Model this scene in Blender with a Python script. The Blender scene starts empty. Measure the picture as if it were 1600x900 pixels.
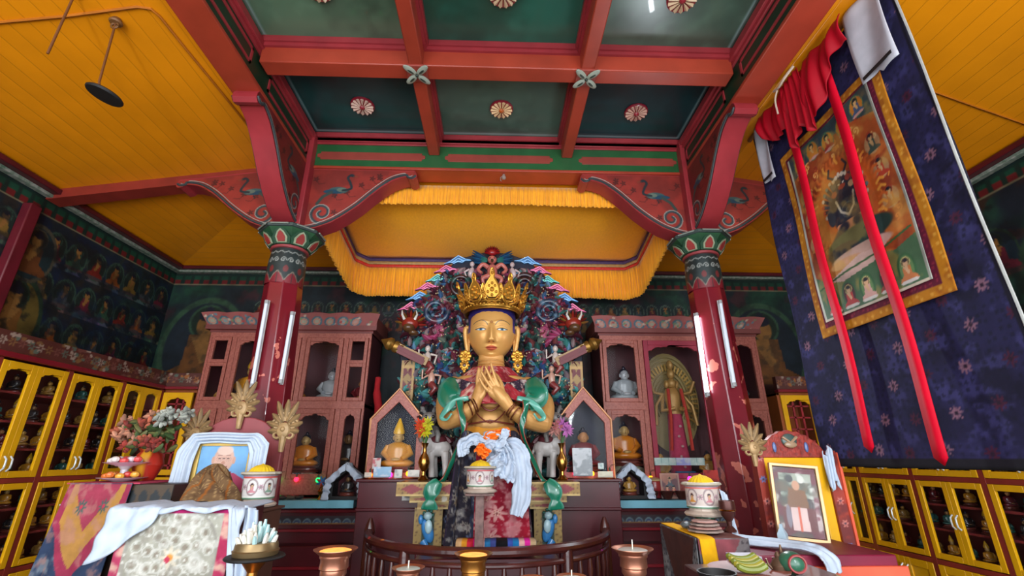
import bpy, math, random
import numpy as np
from mathutils import Vector, Matrix, Euler
R = math.radians
sc = bpy.context.scene
# ---------------------------------------------------------------- camera
F, PITCH, YAW, EYE = 721.0, 20.2, 1.9, 1.6
cam_d = bpy.data.cameras.new('camera'); cam = bpy.data.objects.new('camera', cam_d)
sc.collection.objects.link(cam); sc.camera = cam
cam_d.sensor_width = 36; cam_d.lens = F*36/1600; cam_d.clip_start = .02
cam.location = (0, 0, EYE); cam.rotation_euler = (R(90+PITCH), 0, R(-YAW))
# ---------------------------------------------------------------- world, lights, exposure
sc.view_settings.view_transform = 'Standard'; sc.view_settings.look = 'None'
sc.view_settings.gamma = 1; sc.view_settings.use_curve_mapping = False
sc.view_settings.exposure = 0.6
w = bpy.data.worlds.new('daylight'); sc.world = w; w.use_nodes = True
w.node_tree.nodes['Background'].inputs[0].default_value = (.86, .93, 1, 1)
w.node_tree.nodes['Background'].inputs[1].default_value = 2.0
def area(name, loc, aim, sx, sy, power, col=(1, 1, 1)):
    l = bpy.data.lights.new(name, 'AREA'); l.shape = 'RECTANGLE'; l.size = sx; l.size_y = sy
    l.energy = power; l.color = col
    o = bpy.data.objects.new(name, l); sc.collection.objects.link(o); o.location = loc
    o.rotation_euler = (Vector(aim)-Vector(loc)).to_track_quat('-Z', 'Y').to_euler(); return o
area('door_daylight', (0, -2.4, 1.5), (0, 4, 2.3), 4.2, 2.6, 45, (.93, .97, 1))
area('window_daylight', (-2.9, -2.2, 1.7), (-.5, 4.5, 2.2), 1.3, 1.8, 25, (.93, .97, 1))
area('window_daylight', (2.9, -2.2, 1.7), (.5, 4.5, 2.2), 1.3, 1.8, 25, (.93, .97, 1))
for s_ in (-1, 1):      # tube lamps on the pair of columns behind the photographer
    area('column_tube_lamp', (s_*1.55, -.35, 2.75), (s_*3.6, 1.9, 1.7), .12, 1.2, 38, (.9, .96, 1))
# ---------------------------------------------------------------- helpers
_Rm = Euler((R(90+PITCH), 0, R(-YAW))).to_matrix()
def ray(u, v): return _Rm @ Vector(((u-800)/F, (450-v)/F, -1))
def at(u, v, Y): d = ray(u, v); t = Y/d.y; return Vector((d.x*t, Y, d.z*t+EYE))
def atx(u, v, X): d = ray(u, v); t = X/d.x; return Vector((X, d.y*t, d.z*t+EYE))
def atz(u, v, Z): d = ray(u, v); t = (Z-EYE)/d.z; return Vector((d.x*t, d.y*t, Z))
def lin(c):
    c = np.clip(np.asarray(c, float), 0, 1); return np.where(c <= .04045, c/12.92, ((c+.055)/1.055)**2.4)
def rgb(r, g, b): return (r/255, g/255, b/255)
C = sc.collection
OFF = {}
class B:
    """mesh builder in world coordinates; self.col colours the vertices added next"""
    def __init__(s, col=None, T=None): s.v = []; s.f = []; s.c = []; s.col = col; s.T = T; s.hascol = col is not None
    def add(s, vs, fs, cols=None):
        n = len(s.v)
        if s.T is not None: vs = [s.T @ Vector(p) for p in vs]
        s.v += [tuple(p) for p in vs]; s.f += [tuple(i+n for i in q) for q in fs]
        if cols is not None: s.hascol = True; s.c += [tuple(c) for c in cols]
        else:
            if s.col is not None: s.hascol = True
            s.c += [s.col or (.5, .5, .5)]*len(vs)
        return s
    def box(s, x0, y0, z0, x1, y1, z1):
        x0, x1 = sorted((x0, x1)); y0, y1 = sorted((y0, y1)); z0, z1 = sorted((z0, z1))
        v = [(x, y, z) for z in (z0, z1) for y in (y0, y1) for x in (x0, x1)]
        return s.add(v, [(0, 2, 3, 1), (4, 5, 7, 6), (0, 1, 5, 4), (2, 6, 7, 3), (0, 4, 6, 2), (1, 3, 7, 5)])
    def rbox(s, c, size, rot=(0, 0, 0)):
        m = Euler(rot).to_matrix(); c = Vector(c); h = Vector(size)/2
        v = [c+m@Vector((x*h.x, y*h.y, z*h.z)) for z in (-1, 1) for y in (-1, 1) for x in (-1, 1)]
        return s.add(v, [(0, 2, 3, 1), (4, 5, 7, 6), (0, 1, 5, 4), (2, 6, 7, 3), (0, 4, 6, 2), (1, 3, 7, 5)])
    def tube(s, pts, r, n=8, closed=False, flat=1.0, up=None):
        pts = [Vector(p) for p in pts]; m = len(pts)
        rs = list(r) if hasattr(r, '__len__') else [r]*m
        vs = []; fs = []; ref = Vector(up) if up else None
        for i in range(m):
            a = pts[(i-1) % m] if closed else pts[max(i-1, 0)]; b = pts[(i+1) % m] if closed else pts[min(i+1, m-1)]
            t = (b-a); t = t.normalized() if t.length > 1e-9 else Vector((0, 0, 1))
            if ref is None: ref = Vector((0, 0, 1)) if abs(t.z) < .9 else Vector((1, 0, 0))
            if up: ref = Vector(up)
            x = ref-t*ref.dot(t); x = x.normalized() if x.length > 1e-6 else t.orthogonal().normalized()
            if not up: ref = x
            y = t.cross(x)
            for k in range(n):
                an = 2*math.pi*k/n; vs.append(pts[i]+(x*math.cos(an)*flat+y*math.sin(an))*rs[i])
        for i in range(m if closed else m-1):
            j = (i+1) % m
            for k in range(n): fs.append((i*n+k, i*n+(k+1) % n, j*n+(k+1) % n, j*n+k))
        if not closed: fs.append(tuple(range(n-1, -1, -1))); fs.append(tuple((m-1)*n+k for k in range(n)))
        return s.add(vs, fs)
    def lathe(s, prof, c=(0, 0, 0), n=24, mat=None, sx=1, sy=1, lobes=0, amp=0):
        vs = []; c = Vector(c)
        for (r, z) in prof:
            for k in range(n):
                an = 2*math.pi*k/n; rr = r*(1+amp*math.cos(lobes*an)) if lobes else r
                p = Vector((rr*math.cos(an)*sx, rr*math.sin(an)*sy, z)); vs.append(c+(mat@p if mat else p))
        fs = [(i*n+k, i*n+(k+1) % n, (i+1)*n+(k+1) % n, (i+1)*n+k) for i in range(len(prof)-1) for k in range(n)]
        fs.append(tuple(range(n-1, -1, -1))); fs.append(tuple((len(prof)-1)*n+k for k in range(n)))
        return s.add(vs, fs)
    def ell(s, c, r, seg=12, rings=8, rot=None):
        c = Vector(c); r = (r, r, r) if not hasattr(r, '__len__') else r; m = Euler(rot).to_matrix() if rot is not None else None
        vs = []
        for i in range(rings+1):
            th = math.pi*(i+.001)/(rings+.002)
            for k in range(seg):
                an = 2*math.pi*k/seg
                p = Vector((r[0]*math.sin(th)*math.cos(an), r[1]*math.sin(th)*math.sin(an), r[2]*math.cos(th)))
                vs.append(c+(m@p if m else p))
        fs = [(i*seg+(k+1) % seg, i*seg+k, (i+1)*seg+k, (i+1)*seg+(k+1) % seg) for i in range(rings) for k in range(seg)]
        return s.add(vs, fs)
    def prism(s, out, a, b, ax='Y'):
        """outline of (p, q) pairs extruded from a to b along ax: Y -> (x,z), X -> (y,z), Z -> (x,y)"""
        g = {'Y': lambda p, q, d: (p, d, q), 'X': lambda p, q, d: (d, p, q), 'Z': lambda p, q, d: (p, q, d)}[ax]
        n = len(out); vs = [g(p, q, a) for p, q in out]+[g(p, q, b) for p, q in out]
        fs = [tuple(range(n)), tuple(range(2*n-1, n-1, -1))]+[(i, i+n, (i+1) % n+n, (i+1) % n) for i in range(n)]
        return s.add(vs, fs)
    def frame(s, o, i, a, b):
        """ring between outer and inner outlines (same count, (x,z)) from y=a to y=b"""
        n = len(o); vs = [(p, a, q) for p, q in o]+[(p, a, q) for p, q in i]+[(p, b, q) for p, q in o]+[(p, b, q) for p, q in i]
        fs = []
        for k in range(n):
            j = (k+1) % n
            fs += [(k, j, n+j, n+k), (2*n+k, 3*n+k, 3*n+j, 2*n+j), (k, 2*n+k, 2*n+j, j), (n+k, n+j, 3*n+j, 3*n+k)]
        return s.add(vs, fs)
    def surf(s, fn, nu, nv, cols=None, wrapu=False):
        vs = [fn(i/(nu if wrapu else nu-1), j/(nv-1)) for j in range(nv) for i in range(nu)]
        fs = [(j*nu+i, j*nu+(i+1) % nu, (j+1)*nu+(i+1) % nu, (j+1)*nu+i) for j in range(nv-1) for i in range(nu if wrapu else nu-1)]
        return s.add(vs, fs, cols)
    def painted(s, o, du, dv, w, h, res, fn, bulge=None, mask=None):
        """flat dense grid from o along unit du (w metres) and dv (h metres), coloured by fn(Paint)"""
        nu, nv = int(w/res)+2, int(h/res)+2
        U, V = np.meshgrid(np.linspace(0, w, nu), np.linspace(0, h, nv))
        P = Paint(U, V); fn(P); cols = P.c.reshape(-1, 3)
        o, du, dv = (np.array(q, float) for q in (o, du, dv))
        X = o+U[..., None]*du+V[..., None]*dv
        if bulge is not None: X = X+np.cross(du, dv)*bulge(U, V)[..., None]
        fs = []; mk = mask(U, V) if mask is not None else None
        for j in range(nv-1):
            for i in range(nu-1):
                if mk is None or (mk[j, i] and mk[j+1, i+1] and mk[j, i+1] and mk[j+1, i]):
                    a = j*nu+i; fs.append((a, a+1, a+nu+1, a+nu))
        return s.add([tuple(p) for p in X.reshape(-1, 3)], fs, cols)
_rs = np.random.RandomState(7); _lat = _rs.rand(64, 64)
def vnoise(x, y):
    xi = np.floor(x).astype(int); yi = np.floor(y).astype(int); fx = x-xi; fy = y-yi
    fx = fx*fx*(3-2*fx); fy = fy*fy*(3-2*fy); g = lambda a, b: _lat[a % 64, b % 64]
    return (g(xi, yi)*(1-fx)+g(xi+1, yi)*fx)*(1-fy)+(g(xi, yi+1)*(1-fx)+g(xi+1, yi+1)*fx)*fy
def fbm(x, y, o=4): return sum(vnoise(x*2**k+7*k, y*2**k+3*k)/2**k for k in range(o))/(2-2**(1-o))
class Paint:
    def __init__(s, U, V): s.U, s.V = U, V; s.w = U.max(); s.h = V.max(); s.c = np.full(U.shape+(3,), .5)
    def put(s, m, col, a=1.0):
        m = np.clip(m, 0, 1)[..., None]*a; s.c = s.c*(1-m)+np.asarray(col)*m; return s
    def fill(s, col): s.c[:] = col; return s
    def ell(s, x, y, rx, ry, col, a=1.0, soft=.12): 
        d = np.sqrt(((s.U-x)/rx)**2+((s.V-y)/ry)**2); return s.put((1-d)/soft+.5, col, a)
    def ring(s, x, y, rx, ry, t, col, a=1.0):
        d = np.sqrt(((s.U-x)/rx)**2+((s.V-y)/ry)**2); return s.put((t-np.abs(d-1))/(.4*t)+.3, col, a)
    def rect(s, x0, y0, x1, y1, col, a=1.0): return s.put((s.U >= x0)*(s.U < x1)*(s.V >= y0)*(s.V < y1)*1.0, col, a)
    def poly(s, pts, col, a=1.0):
        inside = np.zeros(s.U.shape, bool); n = len(pts)
        for i in range(n):
            (x0, y0), (x1, y1) = pts[i], pts[(i+1) % n]
            if y0 == y1: continue
            inside ^= ((s.V >= min(y0, y1)) & (s.V < max(y0, y1)) & (s.U < (s.V-y0)*(x1-x0)/(y1-y0)+x0))
        return s.put(inside*1.0, col, a)
    def line(s, pts, t, col, a=1.0):
        d = np.full(s.U.shape, 9.)
        for (x0, y0), (x1, y1) in zip(pts[:-1], pts[1:]):
            L = (x1-x0)**2+(y1-y0)**2+1e-12; q = np.clip(((s.U-x0)*(x1-x0)+(s.V-y0)*(y1-y0))/L, 0, 1)
            d = np.minimum(d, np.hypot(s.U-x0-q*(x1-x0), s.V-y0-q*(y1-y0)))
        return s.put((t-d)/(t*.5)+.5, col, a)
    def blotch(s, f, col, lo=.5, k=8, a=1.0, ox=0, oy=0): return s.put((fbm(s.U*f+ox, s.V*f+oy)-lo)*k, col, a)
    def dots(s, f, col, r=.3, a=1.0, jit=.6):
        x, y = s.U*f, s.V*f; xi, yi = np.floor(x), np.floor(y)
        jx = (_lat[xi.astype(int) % 64, yi.astype(int) % 64]-.5)*jit; jy = (_lat[yi.astype(int) % 64, xi.astype(int) % 64]-.5)*jit
        return s.put((r-np.hypot(x-xi-.5-jx, y-yi-.5-jy))/.08+.5, col, a)
    def flower(s, x, y, r, col, core, n=8):
        an = np.arctan2(s.V-y, s.U-x); d = np.hypot(s.U-x, s.V-y)/r
        s.put((.72+.28*np.cos(n*an)-d)/.15+.5, col); s.put((.3-d)/.1+.5, core); return s
    def buddha(s, x, y, h, robe, skin, halo, aura=None, lotus=None):
        if aura: s.ell(x, y+.45*h, .46*h, .58*h, aura); s.ring(x, y+.45*h, .46*h, .58*h, .07, halo)
        s.ell(x, y+.76*h, .2*h, .2*h, tuple(q*.55 for q in halo)); s.ring(x, y+.76*h, .2*h, .2*h, .08, halo)
        s.poly([(x-.42*h, y+.02*h), (x+.42*h, y+.02*h), (x+.36*h, y+.16*h), (x+.2*h, y+.25*h), (x+.17*h, y+.6*h), (x-.17*h, y+.6*h), (x-.2*h, y+.25*h), (x-.36*h, y+.16*h)], robe)
        s.poly([(x-.15*h, y+.58*h), (x+.05*h, y+.6*h), (x+.1*h, y+.3*h), (x+.02*h, y+.26*h)], skin); s.ell(x, y+.72*h, .115*h, .14*h, skin)
        s.ell(x, y+.83*h, .115*h, .065*h, rgb(25, 25, 40)); s.ell(x, y+.9*h, .045*h, .05*h, rgb(25, 25, 40))
        if lotus: s.ell(x, y-.02*h, .42*h, .08*h, lotus)
        return s
def mesh(name, b, m, smooth=30):
    me = bpy.data.meshes.new(name); me.from_pydata(b.v, [], b.f)
    if b.hascol:
        a = me.color_attributes.new('Col', 'FLOAT_COLOR', 'POINT')
        c = np.ones((len(b.v), 4), 'f'); c[:, :3] = lin(np.array(b.c)); a.data.foreach_set('color', c.ravel())
    me.materials.append(m)
    if smooth is not None:
        me.polygons.foreach_set('use_smooth', [True]*len(me.polygons))
        if smooth < 180: me.set_sharp_from_angle(angle=R(smooth))
    me.update(); return me
def thing(name, label, cat, loc, group=None):
    o = bpy.data.objects.new(name, None); C.objects.link(o); o.location = loc; o.empty_display_size = .1
    o['label'] = label; o['category'] = cat; OFF[o] = Vector(loc)
    if group: o['group'] = group
    return o
def part(name, b, m, parent, bevel=0, smooth=30, label=None, rec=True, kind=None, solid=0):
    off = OFF[parent]; b.v = [tuple(Vector(p)-off) for p in b.v]
    if rec: fixn = True
    o = bpy.data.objects.new(name, mesh(name, b, m, smooth)); C.objects.link(o); o.parent = parent; OFF[o] = off
    mods(o, bevel, solid)
    if label: o['label'] = label
    if kind: o['kind'] = kind
    return o
def mods(o, bevel, solid):
    if solid: q = o.modifiers.new('thickness', 'SOLIDIFY'); q.thickness = solid; q.offset = 0
    if bevel: q = o.modifiers.new('edge', 'BEVEL'); q.width = bevel; q.segments = 2; q.limit_method = 'ANGLE'; q.angle_limit = R(40)
def single(name, b, m, label=None, cat=None, group=None, kind=None, bevel=0, smooth=30, solid=0):
    P = np.array(b.v); c = Vector(((P[:, 0].min()+P[:, 0].max())/2, (P[:, 1].min()+P[:, 1].max())/2, P[:, 2].min()))
    if kind == 'structure': c = Vector((0, 0, 0))
    b.v = [tuple(Vector(p)-c) for p in b.v]
    o = bpy.data.objects.new(name, mesh(name, b, m, smooth)); C.objects.link(o); o.location = c; OFF[o] = c
    mods(o, bevel, solid)
    if label: o['label'] = label
    if cat: o['category'] = cat
    if group: o['group'] = group
    if kind: o['kind'] = kind
    return o
def struct(name, b, m, bevel=0, smooth=30, **k): return single(name, b, m, kind='structure', bevel=bevel, smooth=smooth, **k)
def dup(root, loc, rotz=None, label=None, group=None, scale=None):
    r = root.copy(); C.objects.link(r); r.location = loc
    if rotz is not None: r.rotation_euler = (0, 0, rotz)
    if scale: r.scale = (scale,)*3
    if label: r['label'] = label
    if group: r['group'] = group
    for ch in list(root.children):
        c = ch.copy(); C.objects.link(c); c.parent = r
        for g in list(ch.children): d = g.copy(); C.objects.link(d); d.parent = c
    return r
# ---------------------------------------------------------------- materials
def mat(name, col=None, rough=.5, metal=0, var=.12, scale=6, bump=0, emit=0, coat=0, sheen=0, col2=None, lo=.4, hi=.6, stretch=(1, 1, 1), spec=.5):
    m = bpy.data.materials.new(name); m.use_nodes = True; nt = m.node_tree; p = nt.nodes['Principled BSDF']; L = nt.links.new
    tc = nt.nodes.new('ShaderNodeTexCoord'); mp = nt.nodes.new('ShaderNodeMapping'); mp.inputs['Scale'].default_value = stretch
    L(tc.outputs['Object'], mp.inputs[0])
    nz = nt.nodes.new('ShaderNodeTexNoise'); nz.inputs['Scale'].default_value = scale; nz.inputs['Detail'].default_value = 5
    L(mp.outputs[0], nz.inputs[0])
    cr = nt.nodes.new('ShaderNodeValToRGB'); cr.color_ramp.elements[0].position = lo-.1; cr.color_ramp.elements[1].position = hi+.1
    L(nz.outputs['Fac'], cr.inputs[0])
    if col is None:
        at_ = nt.nodes.new('ShaderNodeAttribute'); at_.attribute_name = 'Col'
        mx = nt.nodes.new('ShaderNodeMix'); mx.data_type = 'RGBA'; mx.blend_type = 'MULTIPLY'; mx.inputs[0].default_value = 1
        L(at_.outputs['Color'], mx.inputs[6]); cr.color_ramp.elements[0].color = (1-var*2,)*3+(1,); cr.color_ramp.elements[1].color = (1, 1, 1, 1)
        L(cr.outputs[0], mx.inputs[7]); out = mx.outputs[2]
    else:
        a = lin(col); b = lin(col2) if col2 is not None else np.clip(a*(1-var*2), 0, 1); a = a if col2 is not None else np.clip(a*(1+var), 0, 1)
        cr.color_ramp.elements[0].color = (*b, 1); cr.color_ramp.elements[1].color = (*a, 1); out = cr.outputs[0]
    L(out, p.inputs['Base Color'])
    p.inputs['Roughness'].default_value = rough; p.inputs['Metallic'].default_value = metal
    p.inputs['Coat Weight'].default_value = coat; p.inputs['Sheen Weight'].default_value = sheen
    p.inputs['Specular IOR Level'].default_value = spec
    if emit: L(out, p.inputs['Emission Color']); p.inputs['Emission Strength'].default_value = emit
    if bump:
        bp = nt.nodes.new('ShaderNodeBump'); bp.inputs['Strength'].default_value = bump; bp.inputs['Distance'].default_value = .01
        L(nz.outputs['Fac'], bp.inputs['Height']); L(bp.outputs[0], p.inputs['Normal'])
    return m
def boards(name, col, axis, width=.11, rough=.38):
    """painted boards: thin grooves every `width` metres across `axis`, slight tone per board"""
    m = mat(name, col, rough, var=.05, scale=3, stretch=(1, 1, 1)); nt = m.node_tree; L = nt.links.new; p = nt.nodes['Principled BSDF']
    tc = nt.nodes.new('ShaderNodeTexCoord'); sp = nt.nodes.new('ShaderNodeSeparateXYZ'); L(tc.outputs['Object'], sp.inputs[0])
    dv = nt.nodes.new('ShaderNodeMath'); dv.operation = 'DIVIDE'; dv.inputs[1].default_value = width; L(sp.outputs[axis], dv.inputs[0])
    fr = nt.nodes.new('ShaderNodeMath'); fr.operation = 'FRACT'; L(dv.outputs[0], fr.inputs[0])
    pp = nt.nodes.new('ShaderNodeMath'); pp.operation = 'PINGPONG'; pp.inputs[1].default_value = .5; L(fr.outputs[0], pp.inputs[0])
    mr = nt.nodes.new('ShaderNodeMapRange'); mr.inputs[1].default_value = 0; mr.inputs[2].default_value = .05; mr.inputs[3].default_value = 0; mr.inputs[4].default_value = 1
    L(pp.outputs[0], mr.inputs[0])
    fl = nt.nodes.new('ShaderNodeMath'); fl.operation = 'FLOOR'; L(dv.outputs[0], fl.inputs[0])
    wn = nt.nodes.new('ShaderNodeTexWhiteNoise'); wn.noise_dimensions = '1D'; L(fl.outputs[0], wn.inputs['W'])
    tm = nt.nodes.new('ShaderNodeMapRange'); tm.inputs[3].default_value = .92; tm.inputs[4].default_value = 1.0; L(wn.outputs[0], tm.inputs[0])
    ml = nt.nodes.new('ShaderNodeVectorMath'); ml.operation = 'SCALE'
    src = p.inputs['Base Color'].links[0].from_socket; L(src, ml.inputs[0]); L(tm.outputs[0], ml.inputs['Scale'])
    mx = nt.nodes.new('ShaderNodeMix'); mx.data_type = 'RGBA'; mx.inputs[6].default_value = (*(lin(col)*.72), 1)
    L(mr.outputs[0], mx.inputs[0]); L(ml.outputs[0], mx.inputs[7]); L(mx.outputs[2], p.inputs['Base Color'])
    bp = nt.nodes.new('ShaderNodeBump'); bp.inputs['Strength'].default_value = .4; bp.inputs['Distance'].default_value = .004
    L(mr.outputs[0], bp.inputs['Height']); L(bp.outputs[0], p.inputs['Normal'])
    return m
def glassm(name, tint=(1, 1, 1), refl=.0):
    m = bpy.data.materials.new(name); m.use_nodes = True; nt = m.node_tree; nt.nodes.clear(); L = nt.links.new
    o = nt.nodes.new('ShaderNodeOutputMaterial'); t = nt.nodes.new('ShaderNodeBsdfTransparent'); g = nt.nodes.new('ShaderNodeBsdfGlossy')
    g.inputs['Roughness'].default_value = .03; t.inputs[0].default_value = (*tint, 1)
    lw = nt.nodes.new('ShaderNodeLayerWeight'); lw.inputs[0].default_value = .5
    pw = nt.nodes.new('ShaderNodeMath'); pw.operation = 'POWER'; pw.inputs[1].default_value = 5; L(lw.outputs['Facing'], pw.inputs[0])
    ad = nt.nodes.new('ShaderNodeMath'); ad.operation = 'MULTIPLY_ADD'; ad.inputs[1].default_value = .7; ad.inputs[2].default_value = .005+refl; L(pw.outputs[0], ad.inputs[0])
    mx = nt.nodes.new('ShaderNodeMixShader'); L(ad.outputs[0], mx.inputs[0]); L(t.outputs[0], mx.inputs[1]); L(g.outputs[0], mx.inputs[2]); L(mx.outputs[0], o.inputs[0])
    return m
PAINTED = mat('painted_wood', None, .5, var=.12, scale=9)
GLOSSY = mat('glossy_painted', None, .3, var=.1, scale=14, coat=.3)
CLOTHC = mat('patterned_cloth', None, .85, var=.12, scale=20, bump=.15, spec=.2)
MURAL = mat('mural_paint', None, .6, var=.3, scale=5, spec=.3)
RED = mat('oxblood_red_paint', rgb(122, 22, 34), .32, var=.08)
BEAMRED = mat('orange_red_paint', rgb(160, 58, 38), .38, var=.1, scale=4)
PINKRED = mat('crimson_moulding_paint', rgb(150, 46, 52), .36, var=.1)
FACERED = mat('terracotta_paint', rgb(140, 56, 44), .5, var=.12)
DKGREEN = mat('dark_green_paint', rgb(20, 48, 30), .42, var=.15)
GREEN = mat('leaf_green_paint', rgb(34, 84, 44), .4, var=.12)
YELC = boards('yellow_ceiling_boards_lengthwise', rgb(232, 142, 10), 0)
YELB = boards('yellow_ceiling_boards_crosswise', rgb(232, 142, 10), 1)
MAROON = mat('dark_maroon_paint', rgb(78, 16, 26), .35, var=.2, scale=3)
GOLD = mat('gilded_metal', rgb(214, 158, 62), .33, .75, var=.12, scale=12)
SKIN = mat('gold_skin_paint', None, .42, .25, var=.05, scale=8)
BRASS = mat('brass', rgb(190, 140, 70), .25, 1, var=.1)
COPPER = mat('copper', rgb(205, 130, 95), .28, 1, var=.1)
WHITE = mat('white_silk', rgb(205, 214, 224), .6, var=.06, scale=12)
GLASS = glassm('clear_glass')
BLACK = mat('black_paint', rgb(14, 14, 15), .6)
# ================================================================ the room
ZC, ZB, ZP = 3.8, 4.06, 4.43          # outer ceiling edge, beam underside, coffer panels
XW, YB = 3.95, 5.4                    # side walls, back wall
YC, XC, HW = 3.6, 1.8, .12            # column line, column centres, half beam width
ZT = 4.11                             # ceiling height where it meets the beams
b = B(); b.box(-XW-.1, -1.5, -.1, XW+.1, YB+.1, 0); struct('floor', b, mat('floor_boards', rgb(70, 30, 26), .4))
b = B()
b.add([(-XC-HW, -1, ZT), (-XC-HW, YC+.1, ZT), (-XW, YB, ZC), (-XW, -1, ZC), (-XC-HW, -1, ZT+.04), (-XC-HW, YC+.1, ZT+.04), (-XW, YB, ZC+.04), (-XW, -1, ZC+.04)],
      [(0, 1, 2, 3), (7, 6, 5, 4), (0, 4, 5, 1), (1, 5, 6, 2), (2, 6, 7, 3), (3, 7, 4, 0)])
b.add([(XC+HW, -1, ZT), (XC+HW, YC+.1, ZT), (XW, YB, ZC), (XW, -1, ZC), (XC+HW, -1, ZT+.04), (XC+HW, YC+.1, ZT+.04), (XW, YB, ZC+.04), (XW, -1, ZC+.04)],
      [(3, 2, 1, 0), (4, 5, 6, 7), (1, 5, 4, 0), (2, 6, 5, 1), (3, 7, 6, 2), (0, 4, 7, 3)])
ceil = struct('ceiling', b, YELC, smooth=None)
b = B(); b.add([(-XC-HW, YC+.1, ZT), (XC+HW, YC+.1, ZT), (XW, YB, ZC), (-XW, YB, ZC), (-XC-HW, YC+.1, ZT+.04), (XC+HW, YC+.1, ZT+.04), (XW, YB, ZC+.04), (-XW, YB, ZC+.04)],
      [(3, 2, 1, 0), (4, 5, 6, 7), (0, 1, 5, 4), (1, 2, 6, 5), (2, 3, 7, 6), (3, 0, 4, 7)])
struct('ceiling', b, YELB, smooth=None)
# ---- painted walls
rnd = random.Random(4)
ROB = [rgb(120, 34, 26), rgb(128, 66, 24), rgb(120, 92, 38), rgb(60, 66, 70), rgb(96, 30, 44), rgb(46, 78, 58)]
def frieze(P, z0, z1, step=.11):
    P.rect(0, z0, 99, z1, rgb(20, 42, 34)); n = int(P.w/step)+1
    for i in range(n):
        x = (i+.5)*step; P.rect(x-.3*step, z0, x+.3*step, z0+.45*(z1-z0), rgb(104, 26, 28))
        P.rect(x-.34*step, z0+.45*(z1-z0), x+.34*step, z0+.8*(z1-z0), rgb(22, 66, 48))
    P.rect(0, z0-.012, 99, z0+.006, rgb(120, 110, 84))
def mural_left(P):          # u runs from the back corner towards the camera, v up from z 2.2
    P.fill(rgb(24, 34, 44)); P.blotch(2, rgb(32, 52, 50), .5, 6, .8); P.blotch(5, rgb(52, 40, 28), .55, 8, .6, 3)
    for row, z in enumerate((.3, .66, 1.02)):
        for k in range(60):
            x = k*.115+rnd.uniform(-.03, .03); s = rnd.uniform(.03, .06)
            P.poly([(x-s*1.6, z-.03), (x+s*1.6, z-.03), (x, z-.03+s)], rgb(*[rnd.choice((86, 108, 74))+q for q in (0, 4, 2)]), .85)
        P.blotch(9, rgb(18, 32, 60), .55, 8, .5, row*5)
        for k in range(18):
            x = .16+k*.23; c = ROB[(k*5+row*2) % 6]
            if 1.55 < x < 2.0: continue
            P.buddha(x, z+.03, .23, c, rgb(138, 96, 48), rgb(50, 74, 62), rgb(28, 40, 36), rgb(70, 58, 58))
    P.buddha(1.72, .2, .6, rgb(120, 80, 36), rgb(140, 100, 50), rgb(38, 60, 44), rgb(104, 88, 40), rgb(86, 50, 30))
    P.buddha(1.70, .84, .42, rgb(104, 60, 30), rgb(140, 100, 50), rgb(78, 74, 60), rgb(30, 50, 54))
    P.buddha(2.75, .15, .9, rgb(60, 96, 70), rgb(140, 100, 50), rgb(104, 96, 40), rgb(30, 60, 50), rgb(86, 50, 30))
    P.blotch(14, rgb(20, 24, 28), .5, 9, .6, 2, 9)
    frieze(P, 1.385, 1.52)
ZM = 2.2
b = B(); b.painted((-XW+.012, YB, ZM), (0, -1, 0), (0, 0, 1), 4.2, 1.525, .011, mural_left); b.box(-XW, -1.2, 0, -XW-.1, YB+.1, ZC); b.c[-8:] = [rgb(40, 44, 44)]*8
b.box(-XW, -1.2, 0, -XW+.0119, 1.2, ZC); struct('wall_left', b, MURAL, smooth=None)
def mural_right(P):
    P.fill(rgb(24, 34, 44)); P.blotch(3, rgb(30, 62, 50), .48, 6, .9); P.blotch(5, rgb(72, 34, 26), .55, 8, .7, 3)
    for x, z, h in ((.5, .1, .8), (1.5, .12, .9), (2.5, .1, .95), (3.5, .1, .9), (1.0, .75, .35), (2.0, .75, .35), (3.0, .75, .35)):
        P.buddha(x, z, h, ROB[int(x*2) % 6], rgb(138, 96, 48), rgb(38, 60, 44), rgb(24, 40, 50), rgb(70, 50, 46))
    P.blotch(14, rgb(14, 18, 22), .52, 9, .5, 2, 9); frieze(P, 1.385, 1.52)
b = B(); b.painted((XW-.012, YB-4.2, ZM), (0, 1, 0), (0, 0, 1), 4.2, 1.525, .014, mural_right); b.box(XW, -1.2, 0, XW+.1, YB+.1, ZC); b.c[-8:] = [rgb(40, 44, 44)]*8
struct('wall_right', b, MURAL, smooth=None)
def mural_back(P):          # u from the left corner, v up from z 1.2
    P.fill(rgb(26, 38, 44)); P.blotch(2.5, rgb(30, 66, 48), .48, 6, .9); P.blotch(4, rgb(70, 34, 40), .55, 8, .8, 3)
    for x, h, c in ((.52, 1.0, rgb(112, 68, 28)), (1.95, .8, rgb(104, 36, 44)), (5.9, .8, rgb(104, 36, 44)), (7.2, 1.0, rgb(112, 68, 28))):
        P.buddha(x, 1.15, h, c, rgb(140, 96, 46), rgb(50, 78, 56), rgb(26, 36, 46), rgb(80, 50, 46))
    for k in range(34):
        x = 1.1+k*.17
        if abs(x-XW) > .4: P.buddha(x, 2.02, .15, ROB[k % 6], rgb(140, 96, 46), rgb(80, 96, 84), rgb(28, 40, 36))
        P.buddha(x, 1.82, .15, ROB[(k+3) % 6], rgb(140, 96, 46), rgb(110, 66, 66), rgb(28, 40, 36))
    P.blotch(14, rgb(20, 24, 26), .54, 9, .3, 2, 9)
    frieze(P, 2.385, 2.52)
b = B(); b.painted((-XW, YB-.012, 1.2), (1, 0, 0), (0, 0, 1), 2*XW, 2.525, .013, mural_back); b.box(-XW-.1, YB, 0, XW+.1, YB+.1, ZC); b.c[-8:] = [rgb(50, 14, 20)]*8
struct('wall_back', b, MURAL, smooth=None)
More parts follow.
